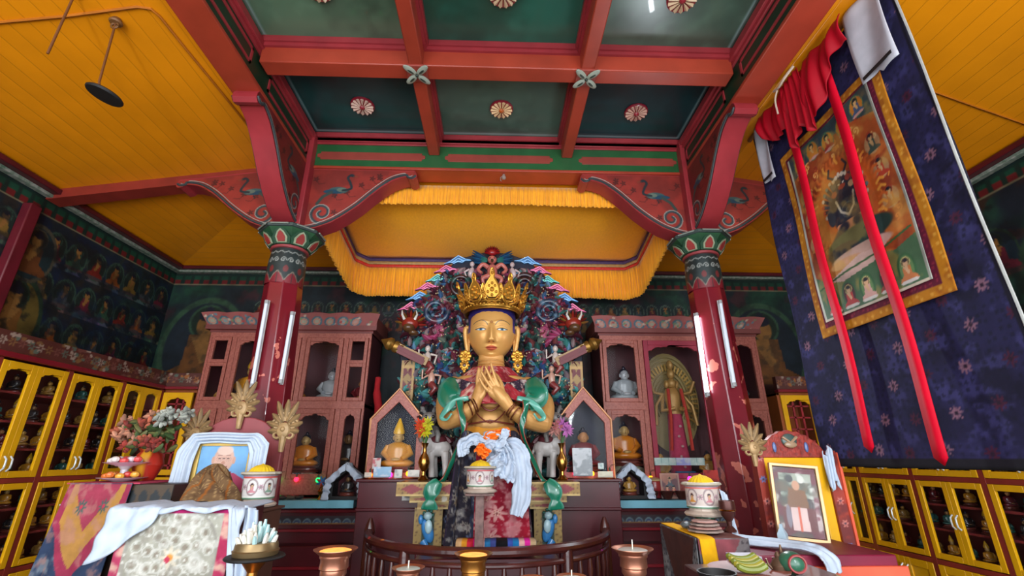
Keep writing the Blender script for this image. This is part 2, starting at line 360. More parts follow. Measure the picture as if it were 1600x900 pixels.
# ---- cornices under the yellow ceiling
CORN = mat('worn_silver_green_cornice', rgb(150, 150, 140), .5, var=.3, scale=30, col2=rgb(70, 96, 76))
for nm, args in (('trim_1', (-XW+.012, 1.2, ZC-.075, -XW+.07, YB, ZC-.045)), ('trim_2', (XW-.012, 1.2, ZC-.075, XW-.07, YB, ZC-.045)), ('trim_3', (-XW+.07, YB-.012, ZC-.075, XW-.07, YB-.07, ZC-.045))):
    b = B(); b.box(*args); struct(nm, b, CORN, bevel=.006)
for nm, args in (('trim_4', (-XW+.012, 1.2, ZC-.045, -XW+.13, YB-.012, ZC)), ('trim_5', (XW-.012, 1.2, ZC-.045, XW-.13, YB-.012, ZC)), ('trim_6', (-XW+.13, YB-.012, ZC-.045, XW-.13, YB-.1, ZC))):
    b = B(); b.box(*args); struct(nm, b, MAROON, bevel=.006)
b = B(); b.box(-XW+.012, 3.47, 2.43, -XW+.09, 3.57, 3.585); struct('trim_7', b, mat('deep_red_post', rgb(96, 18, 32), .45), bevel=.01)
# ---- coffered ceiling
def shade(c, k): return tuple(q*k for q in c)
XL = [-XC+.06, -.60, .63, XC-.06]                           # side edges and the two inner ribs
YR = [YC, 2.62, 1.58, .55, -.5]                          # cross ribs
teal = [[rgb(16, 66, 66), rgb(74, 98, 86), rgb(14, 58, 62)], [rgb(86, 116, 92), rgb(34, 92, 76), rgb(78, 104, 88)], [rgb(40, 92, 76)]*3, [rgb(40, 92, 76)]*3]
n = 0
PANEL = mat('satin_panel_paint', None, .28, var=.1, scale=2.5, coat=.15)
for j in range(4):
    for i in range(3):
        x0, x1 = XL[i], XL[i+1]; y1, y0 = YR[j], YR[j+1]; n += 1; base = teal[j][i]
        def pf(P, base=base):
            P.fill(base); P.blotch(3, shade(base, .72), .5, 5, .7, x0*7, y0*9); P.blotch(6, tuple(min(1, q*1.15+.02) for q in base), .58, 6, .5, 3+x0, 5)
            for e in (.05,): 
                m = np.minimum(np.minimum(P.U, P.w-P.U), np.minimum(P.V, P.h-P.V)); P.put((np.abs(m-.052) < .008)*1.0, rgb(150, 170, 170), .7); 
        b = B(); b.painted((x0, y1, ZP), (1, 0, 0), (0, -1, 0), x1-x0, y1-y0, .02, pf); b.box(x0, y0, ZP+.005, x1, y1, ZP+.03); b.c[-8:] = [base]*8
        struct('ceiling_panel', b, PANEL, smooth=None)
def rib(x0, x1, y0, y1, name, along):
    b = B(); b.box(x0, y0, ZP-.21, x1, y1, ZP); return struct(name, b, BEAMRED, bevel=.008)
for x in XL[1:3]: rib(x-.05, x+.05, -.5, YC, 'ceiling_beam', 'Y')
for y in YR[1:4]: rib(-XC+.1, XC-.1, y-.065, y+.065, 'ceiling_beam', 'X')
for j in range(4):       # crimson stepped mouldings round each panel
    for i in range(3):
        x0, x1 = XL[i]+(.05 if i else 0), XL[i+1]-(.05 if i < 2 else 0); y1, y0 = YR[j]-(.065 if j else 0), YR[j+1]+.065
        b = B()
        for a, z0, z1 in ((.035, ZP-.05, ZP-.001), (.02, ZP-.08, ZP-.05)):
            o = [(x0, y0), (x1, y0), (x1, y1), (x0, y1)]; q = [(x0+a, y0+a), (x1-a, y0+a), (x1-a, y1-a), (x0+a, y1-a)]
            b.v_ = len(b.v); vs = [(p[0], p[1], z) for z in (z0, z1) for p in o+q]; fs = []
            for k in range(4):
                l = (k+1) % 4; fs += [(k, 4+k, 4+l, l), (8+k, 8+l, 12+l, 12+k), (k, l, 8+l, 8+k), (4+k, 12+k, 12+l, 4+l)]
            b.add(vs, fs)
        struct('ceiling_moulding', b, PINKRED, smooth=None)
# carved rosettes in the panels, carved four-petal blocks on the crossings
def rosette(x, y, r, col, core, label):
    t = thing('ceiling_rosette', label, 'rosette', (x, y, ZP), 'carved rosettes in the coffer panels')
    b = B(rgb(140, 26, 44)); b.lathe([(r*1.0, ZP-.002), (r*1.0, ZP-.016), (r*.86, ZP-.022)], (x, y, 0), 28)
    part('rim', b, GLOSSY, t); b = B(col)
    for k in range(14):
        a = 2*math.pi*k/14; c, s = math.cos(a), math.sin(a); q = a+.17; q2 = a-.17
        vs = [(x+.2*r*c, y+.2*r*s, ZP-.035), (x+.88*r*math.cos(q), y+.88*r*math.sin(q), ZP-.024), (x+.93*r*c, y+.93*r*s, ZP-.036), (x+.88*r*math.cos(q2), y+.88*r*math.sin(q2), ZP-.024),
              (x+.2*r*c, y+.2*r*s, ZP-.02), (x+.88*r*math.cos(q), y+.88*r*math.sin(q), ZP-.018), (x+.93*r*c, y+.93*r*s, ZP-.018), (x+.88*r*math.cos(q2), y+.88*r*math.sin(q2), ZP-.018)]
        b.add(vs, [(0, 1, 2), (0, 2, 3), (1, 5, 6, 2), (2, 6, 7, 3), (0, 4, 5, 1), (3, 7, 4, 0)])
    part('petals', b, GLOSSY, t, smooth=None); b = B(core); b.ell((x, y, ZP-.028), (.24*r, .24*r, .02)); part('centre', b, GLOSSY, t)
xs = [(XL[i]+XL[i+1])/2 for i in range(3)]; ys = [3.2, 2.14]
row = ['back row', 'front row']; cl = ['left', 'middle', 'right']
for j in range(2):
    for i in range(3):
        rosette(xs[i]+(0, -.0, 0)[i], ys[j], .1, (rgb(226, 190, 170), rgb(240, 200, 150), rgb(206, 160, 140))[(i) % 3] if j == 0 else rgb(206, 176, 140), rgb(150, 40, 50) if i != 1 else rgb(190, 90, 30),
                'carved lotus rosette in the %s ceiling panel of the %s' % (cl[i], ('far row' if j == 0 else 'near row at the top edge')))
for x, lb in ((XL[1], 'left'), (XL[2], 'right')):
    t = thing('ceiling_flower_block', 'carved grey four-petal flower on the %s crossing of the red ceiling beams' % lb, 'carving', (x, 2.62, ZP-.21), 'flowers on the beam crossings')
    b = B(); b.rbox((x, 2.62, ZP-.215), (.15, .15, .02), (0, 0, 0)); part('block', b, FACERED, t, bevel=.004)
    b = B(rgb(150, 156, 140))
    for k in range(4):
        a = math.pi/4+k*math.pi/2; b.ell((x+.062*math.cos(a), 2.62+.062*math.sin(a), ZP-.232), (.058, .026, .014), rot=(0, 0, a))
    part('petals', b, PAINTED, t); b = B(rgb(40, 50, 40))
    for k in range(4):
        a = math.pi/4+k*math.pi/2; b.ell((x+.055*math.cos(a), 2.62+.055*math.sin(a), ZP-.243), (.028, .009, .006), rot=(0, 0, a))
    b.ell((x, 2.62, ZP-.24), (.012, .012, .01)); part('petal_centres', b, PAINTED, t)
# ---- main beams: green faces with crimson cartouches, red undersides
def cartouche(L, H, c=.03): return [(-L+c, -H), (L-c, -H), (L-c, -H+c*.6), (L, -H+c*.9), (L, H-c*.9), (L-c, H-c*.6), (L-c, H), (-L+c, H), (-L+c, H-c*.6), (-L, H-c*.9), (-L, -H+c*.9), (-L+c, -H+c*.6)]
t = thing('main_beam', 'green main beam with three crimson cartouches spanning between the two red columns', 'beam', (0, YC+.1, ZB))
b = B(); b.box(-XC+.05, YC, ZB+.02, XC-.05, YC+.19, ZP-.09); part('beam_face', b, GREEN, t)
b = B(); b.box(-XC+.05, YC-.008, ZB, XC-.05, YC+.2, ZB+.025); part('underside', b, BEAMRED, t, bevel=.004)
b = B(); b.box(-XC+.05, YC-.02, ZP-.09, XC-.05, YC+.19, ZP-.045); b.box(-XC+.05, YC-.012, ZP-.115, XC-.05, YC, ZP-.09); part('crown_moulding', b, PINKRED, t, bevel=.004)
for k in range(3):
    xa, xb = [(-1.66, -.68), (-.5, .5), (.74, 1.66)][k]; c = (xa+xb)/2; b = B()
    b.prism([(c+p, ZB+.135+q) for p, q in cartouche((xb-xa)/2, .042)], YC-.006, YC+.01); part('cartouche', b, FACERED, t, bevel=.003)
for s in (-1, 1):
    nm = 'left' if s < 0 else 'right'
    t = thing('side_beam', 'dark green side beam with long red recessed frames over the %s column' % nm, 'beam', (s*XC, 2, ZB))
    b = B(); b.box(s*(XC-.08), -1, ZB+.02, s*(XC+HW), YC, ZP); part('beam_face', b, DKGREEN, t)
    b = B(); b.box(s*(XC-.09), -1, ZB, s*(XC+HW+.005), YC+.2, ZB+.03); part('underside', b, BEAMRED, t, bevel=.006)
    b = B(); b.box(s*(XC-.12), -1, ZP-.10, s*(XC-.06), YC-.02, ZP-.04); b.box(s*(XC-.1), -1, ZP-.13, s*(XC-.06), YC-.02, ZP-.1); part('crown_moulding', b, PINKRED, t, bevel=.004)
    for y0, y1 in ((2.75, 3.5), (1.7, 2.5), (.6, 1.45)):
        b = B(); x0, x1 = s*(XC-.08), s*(XC-.088)
        for bx in ((y0, ZB+.08, y1, ZB+.1), (y0, ZB+.19, y1, ZB+.21), (y0, ZB+.08, y0+.02, ZB+.21), (y1-.02, ZB+.08, y1, ZB+.21)): b.box(x0, bx[0], bx[1], x1, bx[2], bx[3])
        part('recessed_frame', b, PINKRED, t)
# ================================================================ columns, capitals, brackets
BR = [(0, 0), (.93, 0), (.95, -.03), (.955, -.07), (.925, -.095), (.885, -.085), (.875, -.065), (.82, -.075), (.74, -.11), (.64, -.19), (.55, -.28), (.46, -.375), (.35, -.47), (.24, -.545), (.12, -.595), (0, -.62)]
def smoothc(pts, n=4):
    out = []
    for i in range(len(pts)-1):
        p0, p1, p2, p3 = pts[max(i-1, 0)], pts[i], pts[i+1], pts[min(i+2, len(pts)-1)]
        for k in range(n):
            t = k/n; out.append(tuple(.5*((2*p1[d])+(-p0[d]+p2[d])*t+(2*p0[d]-5*p1[d]+4*p2[d]-p3[d])*t*t+(-p0[d]+3*p1[d]-3*p2[d]+p3[d])*t**3) for d in range(len(p1))))
    out.append(tuple(pts[-1])); return out
def spiral(cx, cy, r0, r1, turns, a0, n=40, sgn=1): return [(cx+(r0+(r1-r0)*k/n)*math.cos(a0+sgn*turns*2*math.pi*k/n), cy+(r0+(r1-r0)*k/n)*math.sin(a0+sgn*turns*2*math.pi*k/n)) for k in range(n+1)]
curve = smoothc(BR[3:], 4)
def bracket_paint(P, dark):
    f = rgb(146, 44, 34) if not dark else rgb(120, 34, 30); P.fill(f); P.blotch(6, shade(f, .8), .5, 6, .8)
    rr = random.Random(3)
    for k in range(16):
        x, y = rr.uniform(.05, .85), rr.uniform(.05, .6); P.flower(x, y, .03, shade(f, .5), shade(f, .7), 5)
        P.line([(x, y), (x+.03, y-.05), (x+.08, y-.04)], .003, shade(f, .55))
    ink = rgb(24, 38, 44); gr = rgb(96, 110, 96)    # crane-like painted bird; v is up, panel is .62 high
    P.ell(.27, .40, .085, .035, rgb(60, 84, 84)); P.ell(.22, .385, .08, .022, rgb(20, 60, 80)); P.ell(.30, .405, .045, .022, gr)
    P.line(smoothc([(.31, .40), (.38, .42), (.365, .48), (.34, .53), (.365, .56), (.39, .55)], 5), .011, ink); P.ell(.375, .555, .018, .013, ink); P.line([(.39, .55), (.42, .545)], .004, rgb(120, 60, 30))
    P.line([(.21, .38), (.14, .33), (.10, .26)], .014, rgb(50, 62, 56)); P.line([(.26, .36), (.25, .33)], .004, ink)
    sp = smoothc([(.04, .03), (.12, .04), (.1, .1)], 3)
    P.line(spiral(.15, .17, .1, .018, 1.4, -math.pi/2, 44, -1), .012, rgb(44, 58, 62)); P.line(spiral(.15, .17, .112, .028, 1.4, -math.pi/2, 44, -1), .0035, rgb(150, 150, 140))
def bracket(col, axis, sgn, x0, parent, dark=False, drop=0):
    """axis X: panel in the xz plane at column col, pointing sgn; axis Y: pointing towards the room"""
    th = .085
    def w(p, q, d):   # p outwards, q up (negative), d across
        return (col+sgn*(x0+p), YC+.1+d, ZB+q-drop*p*min(1, max(0, 1+q/.62*.9))) if axis == 'X' else (col+d, YC-x0-p, ZB+q)
    n = len(BR); vs = [w(p, q, -th) for p, q in BR]+[w(p, q, th) for p, q in BR]
    b = B(); b.add(vs, [tuple(range(n)), tuple(range(2*n-1, n-1, -1))]+[(i, i+n, (i+1) % n+n, (i+1) % n) for i in range(n)])
    o = part('bracket', b, PINKRED, parent, smooth=40)
    ctr = np.array(smoothc(BR[3:], 3)+[(0, 0)]+[(.93, 0)])
    def msk(U, V):
        q = Paint(U, V); q.c[:] = 0; q.poly([(p, r+.62) for p, r in [(0, 0), (.93, 0)]+list(map(tuple, smoothc(BR[2:], 3)))], (1, 1, 1)); return q.c[..., 0] > .5
    for d in ([-th-.002] if axis == 'X' else [-th-.002, th+.002]):
        b = B(); a = w(0, -.62, d); e1 = Vector(w(1, -.62, d))-Vector(a)
        b.painted(a, e1, (0, 0, 1), .955, .62, .0065, lambda P: bracket_paint(P, dark), mask=msk)
        if drop: b.v = [(v[0], v[1], v[2]-drop*max(0, abs(v[0]-col)-x0)*min(1, max(0, 1+(v[2]-ZB)/.62*.9))) for v in b.v]
        part('painted_panel', b, PAINTED, o, smooth=None)
        b = B(rgb(52, 60, 62)); b.tube([w(p-.012, q+.018, d) for p, q in curve], .011, 6); part('dark_border', b, PAINTED, o)
        b = B(rgb(150, 148, 138)); b.tube([w(p-.028, q+.034, d) for p, q in curve[2:]], .004, 5); part('pale_border', b, PAINTED, o)
    return o
SHAFT = mat('peeling_oxblood_paint', rgb(118, 20, 34), .28, var=.1, scale=4, coat=.3)
# peeled patches: pale pink undercoat where a coarse noise rises above a threshold, low on the shaft only
nt = SHAFT.node_tree; L_ = nt.links.new; pb = nt.nodes['Principled BSDF']; src = pb.inputs['Base Color'].links[0].from_socket
nz = nt.nodes.new('ShaderNodeTexNoise'); nz.inputs['Scale'].default_value = 7; nz.inputs['Detail'].default_value = 3; tc = nt.nodes.new('ShaderNodeTexCoord'); L_(tc.outputs['Object'], nz.inputs[0])
sx = nt.nodes.new('ShaderNodeSeparateXYZ'); L_(tc.outputs['Object'], sx.inputs[0])
mr = nt.nodes.new('ShaderNodeMapRange'); mr.inputs[1].default_value = 1.3; mr.inputs[2].default_value = 2.6; mr.inputs[3].default_value = .09; mr.inputs[4].default_value = -.06; L_(sx.outputs[2], mr.inputs[0])
ad = nt.nodes.new('ShaderNodeMath'); ad.operation = 'ADD'; L_(nz.outputs['Fac'], ad.inputs[0]); L_(mr.outputs[0], ad.inputs[1])
gt = nt.nodes.new('ShaderNodeMath'); gt.operation = 'GREATER_THAN'; gt.inputs[1].default_value = .625; L_(ad.outputs[0], gt.inputs[0])
mx = nt.nodes.new('ShaderNodeMix'); mx.data_type = 'RGBA'; L_(gt.outputs[0], mx.inputs[0]); L_(src, mx.inputs[6]); mx.inputs[7].default_value = (*lin(rgb(200, 112, 96)), 1); L_(mx.outputs[2], pb.inputs['Base Color'])
ZCAP = ZB-.62
YK = YC+.1
for s in (-1, 1):
    x = s*XC; nm = 'left' if s < 0 else 'right'
    t = thing('column', 'oxblood red eight-sided column on the %s with carved green capital and painted bird brackets' % nm, 'column', (x, YK, 0))
    b = B(); oc = math.pi/8
    def octa(r, z): return [(x+r*math.cos(oc+k*math.pi/4), YK+r*math.sin(oc+k*math.pi/4), z) for k in range(8)]
    def stack(b, pr):
        vs = [p for r, z in pr for p in octa(r, z)]; b.add(vs, [(i*8+k, i*8+(k+1) % 8, (i+1)*8+(k+1) % 8, (i+1)*8+k) for i in range(len(pr)-1) for k in range(8)]+[tuple(range(7, -1, -1)), tuple((len(pr)-1)*8+k for k in range(8))])
    stack(b, [(.182, 0), (.182, .5), (.17, .52), (.16, 2.0), (.152, 2.8), (.146, ZCAP-.42)]); b.v = [(v[0]+.038*max(0, ZCAP-.42-v[2]), v[1], v[2]) for v in b.v]; part('shaft', b, SHAFT, t, smooth=None, bevel=.006)
    b = B()
    def necking(P):
        P.fill(rgb(28, 40, 40)); P.blotch(9, rgb(46, 60, 60), .5, 5, .6)
        for k in range(8):
            c = (k+.5)*P.w/8
            for sg in (-1, 1): P.line([(c+sg*p, q) for p, q in spiral(.03, .2, .024, .004, 1.2, math.pi, 20, -1)], .004, rgb(150, 154, 148))
            P.line([(c-.055, .28), (c-.03, .265), (c, .28), (c+.03, .265), (c+.055, .28)], .004, rgb(150, 154, 148))
            P.poly([(c-.058, -.01), (c-.058, .1), (c-.03, .07), (c, .02), (c+.03, .07), (c+.058, .1), (c+.058, -.01)], rgb(122, 24, 36))
            P.line([(c-.058, .1), (c-.03, .07), (c, .02), (c+.03, .07), (c+.058, .1)], .004, rgb(120, 110, 96))
            P.ell(c, .12, .02, .03, rgb(110, 40, 40)); 
    q = Paint(*np.meshgrid(np.linspace(0, 8*.118, 161), np.linspace(0, .32, 40))); necking(q)
    vs = []; fs = []
    for j in range(40):
        r = (.146-.010*j/39+.008*math.sin(j/39*math.pi))
        for i in range(161):
            a = 2*math.pi*i/160; vs.append((x+r*math.cos(a), YK+r*math.sin(a), ZCAP-.50+.32*j/39))
    fs = [(j*161+i, j*161+i+1, (j+1)*161+i+1, (j+1)*161+i) for j in range(39) for i in range(160)]
    b.add(vs, fs, q.c.reshape(-1, 3)); part('painted_collar', b, PAINTED, t)
    b = B(rgb(150, 60, 64)); b.lathe([(.13, ZCAP-.19), (.152, ZCAP-.185), (.152, ZCAP-.165), (.13, ZCAP-.16)], (x, YK, 0), 24); part('neck_ring', b, PAINTED, t)
    b = B()
    for r0, r1, z0, z1, c0, c1 in ((.14, .165, -.165, -.12, rgb(150, 60, 64), rgb(140, 50, 54)), (.165, .25, -.12, -.04, rgb(34, 66, 48), rgb(40, 84, 52))):
        b.col = c0; vs = octa(r0, ZCAP+z0)+octa(r1, ZCAP+z1); b.add(vs, [(k, (k+1) % 8, 8+(k+1) % 8, 8+k) for k in range(8)], [c0]*8+[c1]*8)
    part('capital', b, PAINTED, t, smooth=None)
    b = B()                                   # petals round the capital
    for k in range(8):
        a = k*math.pi/4; ca, sa = math.cos(a), math.sin(a)
        def pt(u, z, o=0): r = .14+(z+.165)*.74+.012+o; r *= math.cos(0); return (x+r*ca-u*sa, YK+r*sa+u*ca, ZCAP+z)
        for w_, z0, z1, o, c in ((.075, -.16, -.045, .0, rgb(36, 74, 50)), (.05, -.155, -.06, .008, rgb(150, 160, 130)), (.034, -.15, -.075, .014, rgb(150, 52, 48))):
            b.col = c; pr = [(-w_*.8, z0), (w_*.8, z0), (w_, (z0*.6+z1*.4)), (w_*.55, z0*.2+z1*.8), (0, z1), (-w_*.55, z0*.2+z1*.8), (-w_, z0*.6+z1*.4)]
            vs = [pt(u, z, o) for u, z in pr]+[pt(u, z, o-.02) for u, z in pr]; b.add(vs, [tuple(range(7)), tuple(range(13, 6, -1))]+[(i, i+7, (i+1) % 7+7, (i+1) % 7) for i in range(7)])
    part('capital_petals', b, PAINTED, t, smooth=None)
    b = B(rgb(48, 62, 58)); stack(b, [(.235, ZCAP-.045), (.262, ZCAP-.035), (.268, ZCAP-.012), (.25, ZCAP)]); b.col = rgb(130, 138, 128)
    for k in range(8):
        a0, a1 = oc+k*math.pi/4+.12, oc+(k+1)*math.pi/4-.12; r = .268
        p0 = Vector((x+r*math.cos(a0), YK+r*math.sin(a0), ZCAP-.022)); p1 = Vector((x+r*math.cos(a1), YK+r*math.sin(a1), ZCAP-.022)); b.tube([p0, p1], .007, 6)
    part('abacus', b, PAINTED, t, smooth=None)
    b = B(); b.box(x-.1, YK-.1, ZCAP-.002, x+.1, YK+.1, ZB+.001); part('capital_post', b, PINKRED, t, bevel=.006)
    b = B(); b.box(s*1.745, YC-.08, ZCAP, s*1.675, YC+.02, ZP-.05); part('corner_post', b, PINKRED, t, bevel=.006)
    bracket(x, 'X', -1 if s > 0 else 1, .1, t); bracket(x, 'X', 1 if s > 0 else -1, .1, t, False, .15); 
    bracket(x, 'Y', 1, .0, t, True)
# sloping tie beams from the brackets out to the side walls
for s in (-1, 1):
    b = B(); x0, x1 = s*(XC+.1), s*(XW-.012); y0, y1 = YK-.07, YK+.07
    z0, z1 = ZT, ZC
    def zz(x): return ZT+(ZC-ZT)*(abs(x)-XC-HW)/(XW-XC-HW)
    vs = [(x, y, zz(x)+h) for x in (x0, x1) for y in (y0, y1) for h in (-.09, 0)]
    b.add(vs, [(0, 1, 3, 2), (4, 6, 7, 5), (0, 4, 5, 1), (2, 3, 7, 6), (0, 2, 6, 4), (1, 5, 7, 3)])
    single('tie_beam', b, bpy.data.materials.get('tie_beam_red') or mat('tie_beam_red', rgb(134, 44, 34), .42, var=.12), 'red sloping tie beam between the %s column bracket and the %s wall' % (('left', 'left') if s < 0 else ('right', 'right')), 'beam')
# ================================================================ canopy over the statue
CAN = mat('saffron_brocade', rgb(255, 172, 4), .5, var=.05, scale=60, bump=.2, sheen=.2, stretch=(1, .5, 1))
FRG = mat('saffron_fringe', rgb(252, 164, 20), .75, var=.14, scale=60, stretch=(1, 1, .05), sheen=.3)
t = thing('canopy', 'saffron yellow brocade canopy with long pleated fringe hanging above the golden statue', 'canopy', (0, 4.4, 3.7))
x0, x1, ya, yb, za, zb = -1.62, 1.62, 3.86, 5.0, 4.0, 3.8
b = B(); b.surf(lambda u, v: (x0+(x1-x0)*u, ya+(yb-ya)*v, za+(zb-za)*v-.03*math.sin(math.pi*u)*math.sin(math.pi*v)+.004*math.sin(u*40)*math.sin(v*9)), 60, 20); part('cloth', b, CAN, t, solid=.006)
path = [(x0, ya, za), (x0, yb-.12, zb+.02), (x0+.12, yb, zb), (x1-.12, yb, zb), (x1, yb-.12, zb+.02), (x1, ya, za)]
def along(path, s):
    L = [0]
    for p, q in zip(path[:-1], path[1:]): L.append(L[-1]+(Vector(q)-Vector(p)).length)
    d = s*L[-1]
    for i in range(len(path)-1):
        if d <= L[i+1]+1e-9: k = (d-L[i])/(L[i+1]-L[i]); p = Vector(path[i]).lerp(Vector(path[i+1]), k); t_ = (Vector(path[i+1])-Vector(path[i])); return p, Vector((t_.y, -t_.x, 0)).normalized(), d
    return Vector(path[-1]), Vector((1, 0, 0)), L[-1]
def hang(path, z0, z1, n, m, rip, freq, o, cut=0):
    def fn(u, v):
        p, nr, d = along(path, u); r = rip*v**.6*(math.sin(d*freq)+.5*math.sin(d*freq*.37+1))
        return p+nr*(o+r)+Vector((0, 0, -z0-(z1-z0+cut*math.sin(d*3.1)+.012*math.sin(d*41)*cut*20)*v))
    bb = B(); bb.surf(fn, n, m); return bb
for nm, a, c, col in (('purple_band', 0, .045, rgb(74, 50, 92)), ('tan_band', .045, .085, rgb(176, 140, 84)), ('red_band', .085, .12, rgb(206, 50, 36))):
    part(nm, hang(path, a, c, 260, 2, .004, 9, 0), mat(nm+'_silk', col, .6, scale=30), t, solid=.004, label=nm.replace('_', ' ')+' along the canopy edge')
part('fringe', hang(path, .1, .48, 1500, 5, .012, 190, -.012, .012), FRG, t, solid=.004, label='long saffron pleated fringe')
pf = [(-1.5, ya-.03, 4.045), (1.5, ya-.03, 4.045)]
part('front_fringe', hang(pf, 0, .2, 1000, 4, .01, 150, 0, .008), FRG, t, solid=.004, label='short saffron fringe along the main beam')
# ================================================================ golden statue
SX = at(768, 520, 4.2).x; YH = 4.36
st = thing('golden_statue', 'large golden seated deity statue with tall crown and hands joined at its chest', 'statue', (SX, 4.3, .95))
# ---- head: one sculpted surface, painted eyes, brows, lips and blue hairline
ZH = 2.745
def G(x, s): return np.exp(-(x/s)**2)
nu, nv = 380, 320
A, Bt = np.meshgrid(np.linspace(0, 2*math.pi, nu, endpoint=False), np.linspace(.012, math.pi-.012, nv))
X = np.sin(Bt)*np.sin(A); Y = -np.sin(Bt)*np.cos(A); Z = np.cos(Bt)
wz = np.where(Z < 0, 1-.22*(-Z)**2.4, 1-.03*Z)                          # jaw narrows towards the chin
sq = (np.abs(X)**2.4+np.abs(Y)**2.4+1e-9)**(1/2.4)/(np.sqrt(X**2+Y**2)+1e-9)
hx = .228*X*wz/sq**.6; hz = np.where(Z > 0, .30*Z, .292*Z); hy = .235*Y*(wz*.35+.65)/sq**.5
front = np.clip(-Y*2.2-.3, 0, 1)
fz = hz; fx = np.abs(hx)
d = .060*G(hx, .022+.016*np.clip((-.02-fz)/.12, 0, 1))*np.clip((.03-fz)/.15, 0, 1)**.8*(fz > -.155)*np.clip((fz+.160)/.022, 0, 1)
d += .016*G(fx-.022, .011)*G(fz+.135, .016)
d += .008*G(fz-.035-.018*np.cos((fx-.09)*20), .012)*G(fx-.085, .06)           # brow ridge
d -= .017*G(fx-.093, .05)*G(fz+.022, .026); d += .013*G(fx-.096, .036)*G(fz+.026, .017)  # socket, eyeball
d -= .006*G(fz+.034, .0035)*G(fx-.096, .034)
d += .015*G(hx, .048)*G(fz+.184, .012); d += .016*G(hx, .036)*G(fz+.205, .012); d -= .008*G(hx, .052)*G(fz+.1945, .004)
d += .014*G(hx, .05)*G(fz+.262, .03); d += .010*G(fx-.11, .05)*G(fz+.11, .06); d -= .010*G(hx, .04)*G(fz+.228, .012)
d -= .006*G(hx, .007)*G(fz+.166, .012)
hy = hy-d*front
P = Paint(hx, hz); P.w = P.h = 1; base = rgb(222, 166, 92); P.fill(base)
P.put((front > .15)*G(fx-.125, .05)*G(fz+.12, .05)*.35, rgb(232, 158, 88))
E_ = rgb(70, 78, 74); LIP = rgb(192, 88, 60)
for s in (-1, 1):
    br = smoothc([(s*.036, .012), (s*.055, .040), (s*.095, .058), (s*.14, .05), (s*.17, .030)], 5); P.line(br, .0034, rgb(96, 96, 84))
    eye = smoothc([(s*.052, -.030), (s*.072, -.0205), (s*.1, -.0165), (s*.128, -.0205), (s*.15, -.024)], 5)
    low = smoothc([(s*.15, -.024), (s*.12, -.036), (s*.095, -.0385), (s*.07, -.037), (s*.052, -.030)], 5)
    P.poly(eye+low, rgb(214, 220, 220)); P.ell(s*.099, -.0275, .016, .0115, rgb(96, 146, 172)); P.ell(s*.099, -.0265, .007, .007, rgb(26, 40, 60))
    P.line(eye, .0036, rgb(54, 62, 66)); P.line(low, .0014, rgb(120, 90, 60)); P.line(smoothc([(s*.05, -.008), (s*.095, .010), (s*.15, -.006)], 6), .0015, rgb(176, 120, 60))
    P.ell(s*.02, -.148, .009, .0045, rgb(120, 70, 36), .8)
P.poly(smoothc([(-.054, -.190), (-.03, -.180), (-.012, -.175), (0, -.178), (.012, -.175), (.03, -.180), (.054, -.190), (.033, -.208), (0, -.216), (-.033, -.208), (-.054, -.190)], 5), LIP)
P.line([(-.052, -.1935), (-.02, -.192), (0, -.195), (.02, -.192), (.052, -.1935)], .0022, rgb(120, 40, 30))
P.ring(0, .036, .011, .011, .22, rgb(120, 60, 40)); P.ell(0, .036, .004, .004, rgb(150, 60, 50))
P.put((front < .02)*1.0, base); hb = np.where(front > .0, 1.0, 0)
hair_edge = .178-.0*fx-3.2*np.clip(fx-.12, 0, 1)**1.6-.005*np.abs(np.sin(hx*52))
hl = ((hz > hair_edge) | ((fx > .2) & (hz > -.035)))*(hz > -.045)*1.0
P.put(hl, rgb(60, 48, 140)); P.put(hl*(np.abs(fx) < .012)*(hz < .2), rgb(150, 140, 170))
cols = P.c.reshape(-1, 3); vs = np.stack([hx+SX, hy+YH, hz+ZH], -1).reshape(-1, 3)
fs = [(j*nu+i, j*nu+(i+1) % nu, (j+1)*nu+(i+1) % nu, (j+1)*nu+i) for j in range(nv-1) for i in range(nu)]
fs = [f[::-1] for f in fs]
b = B(); b.add([tuple(p) for p in vs], fs+[tuple(range(nu)), tuple((nv-1)*nu+k for k in range(nu-1, -1, -1))], cols); head = part('head', b, SKIN, st, smooth=180)
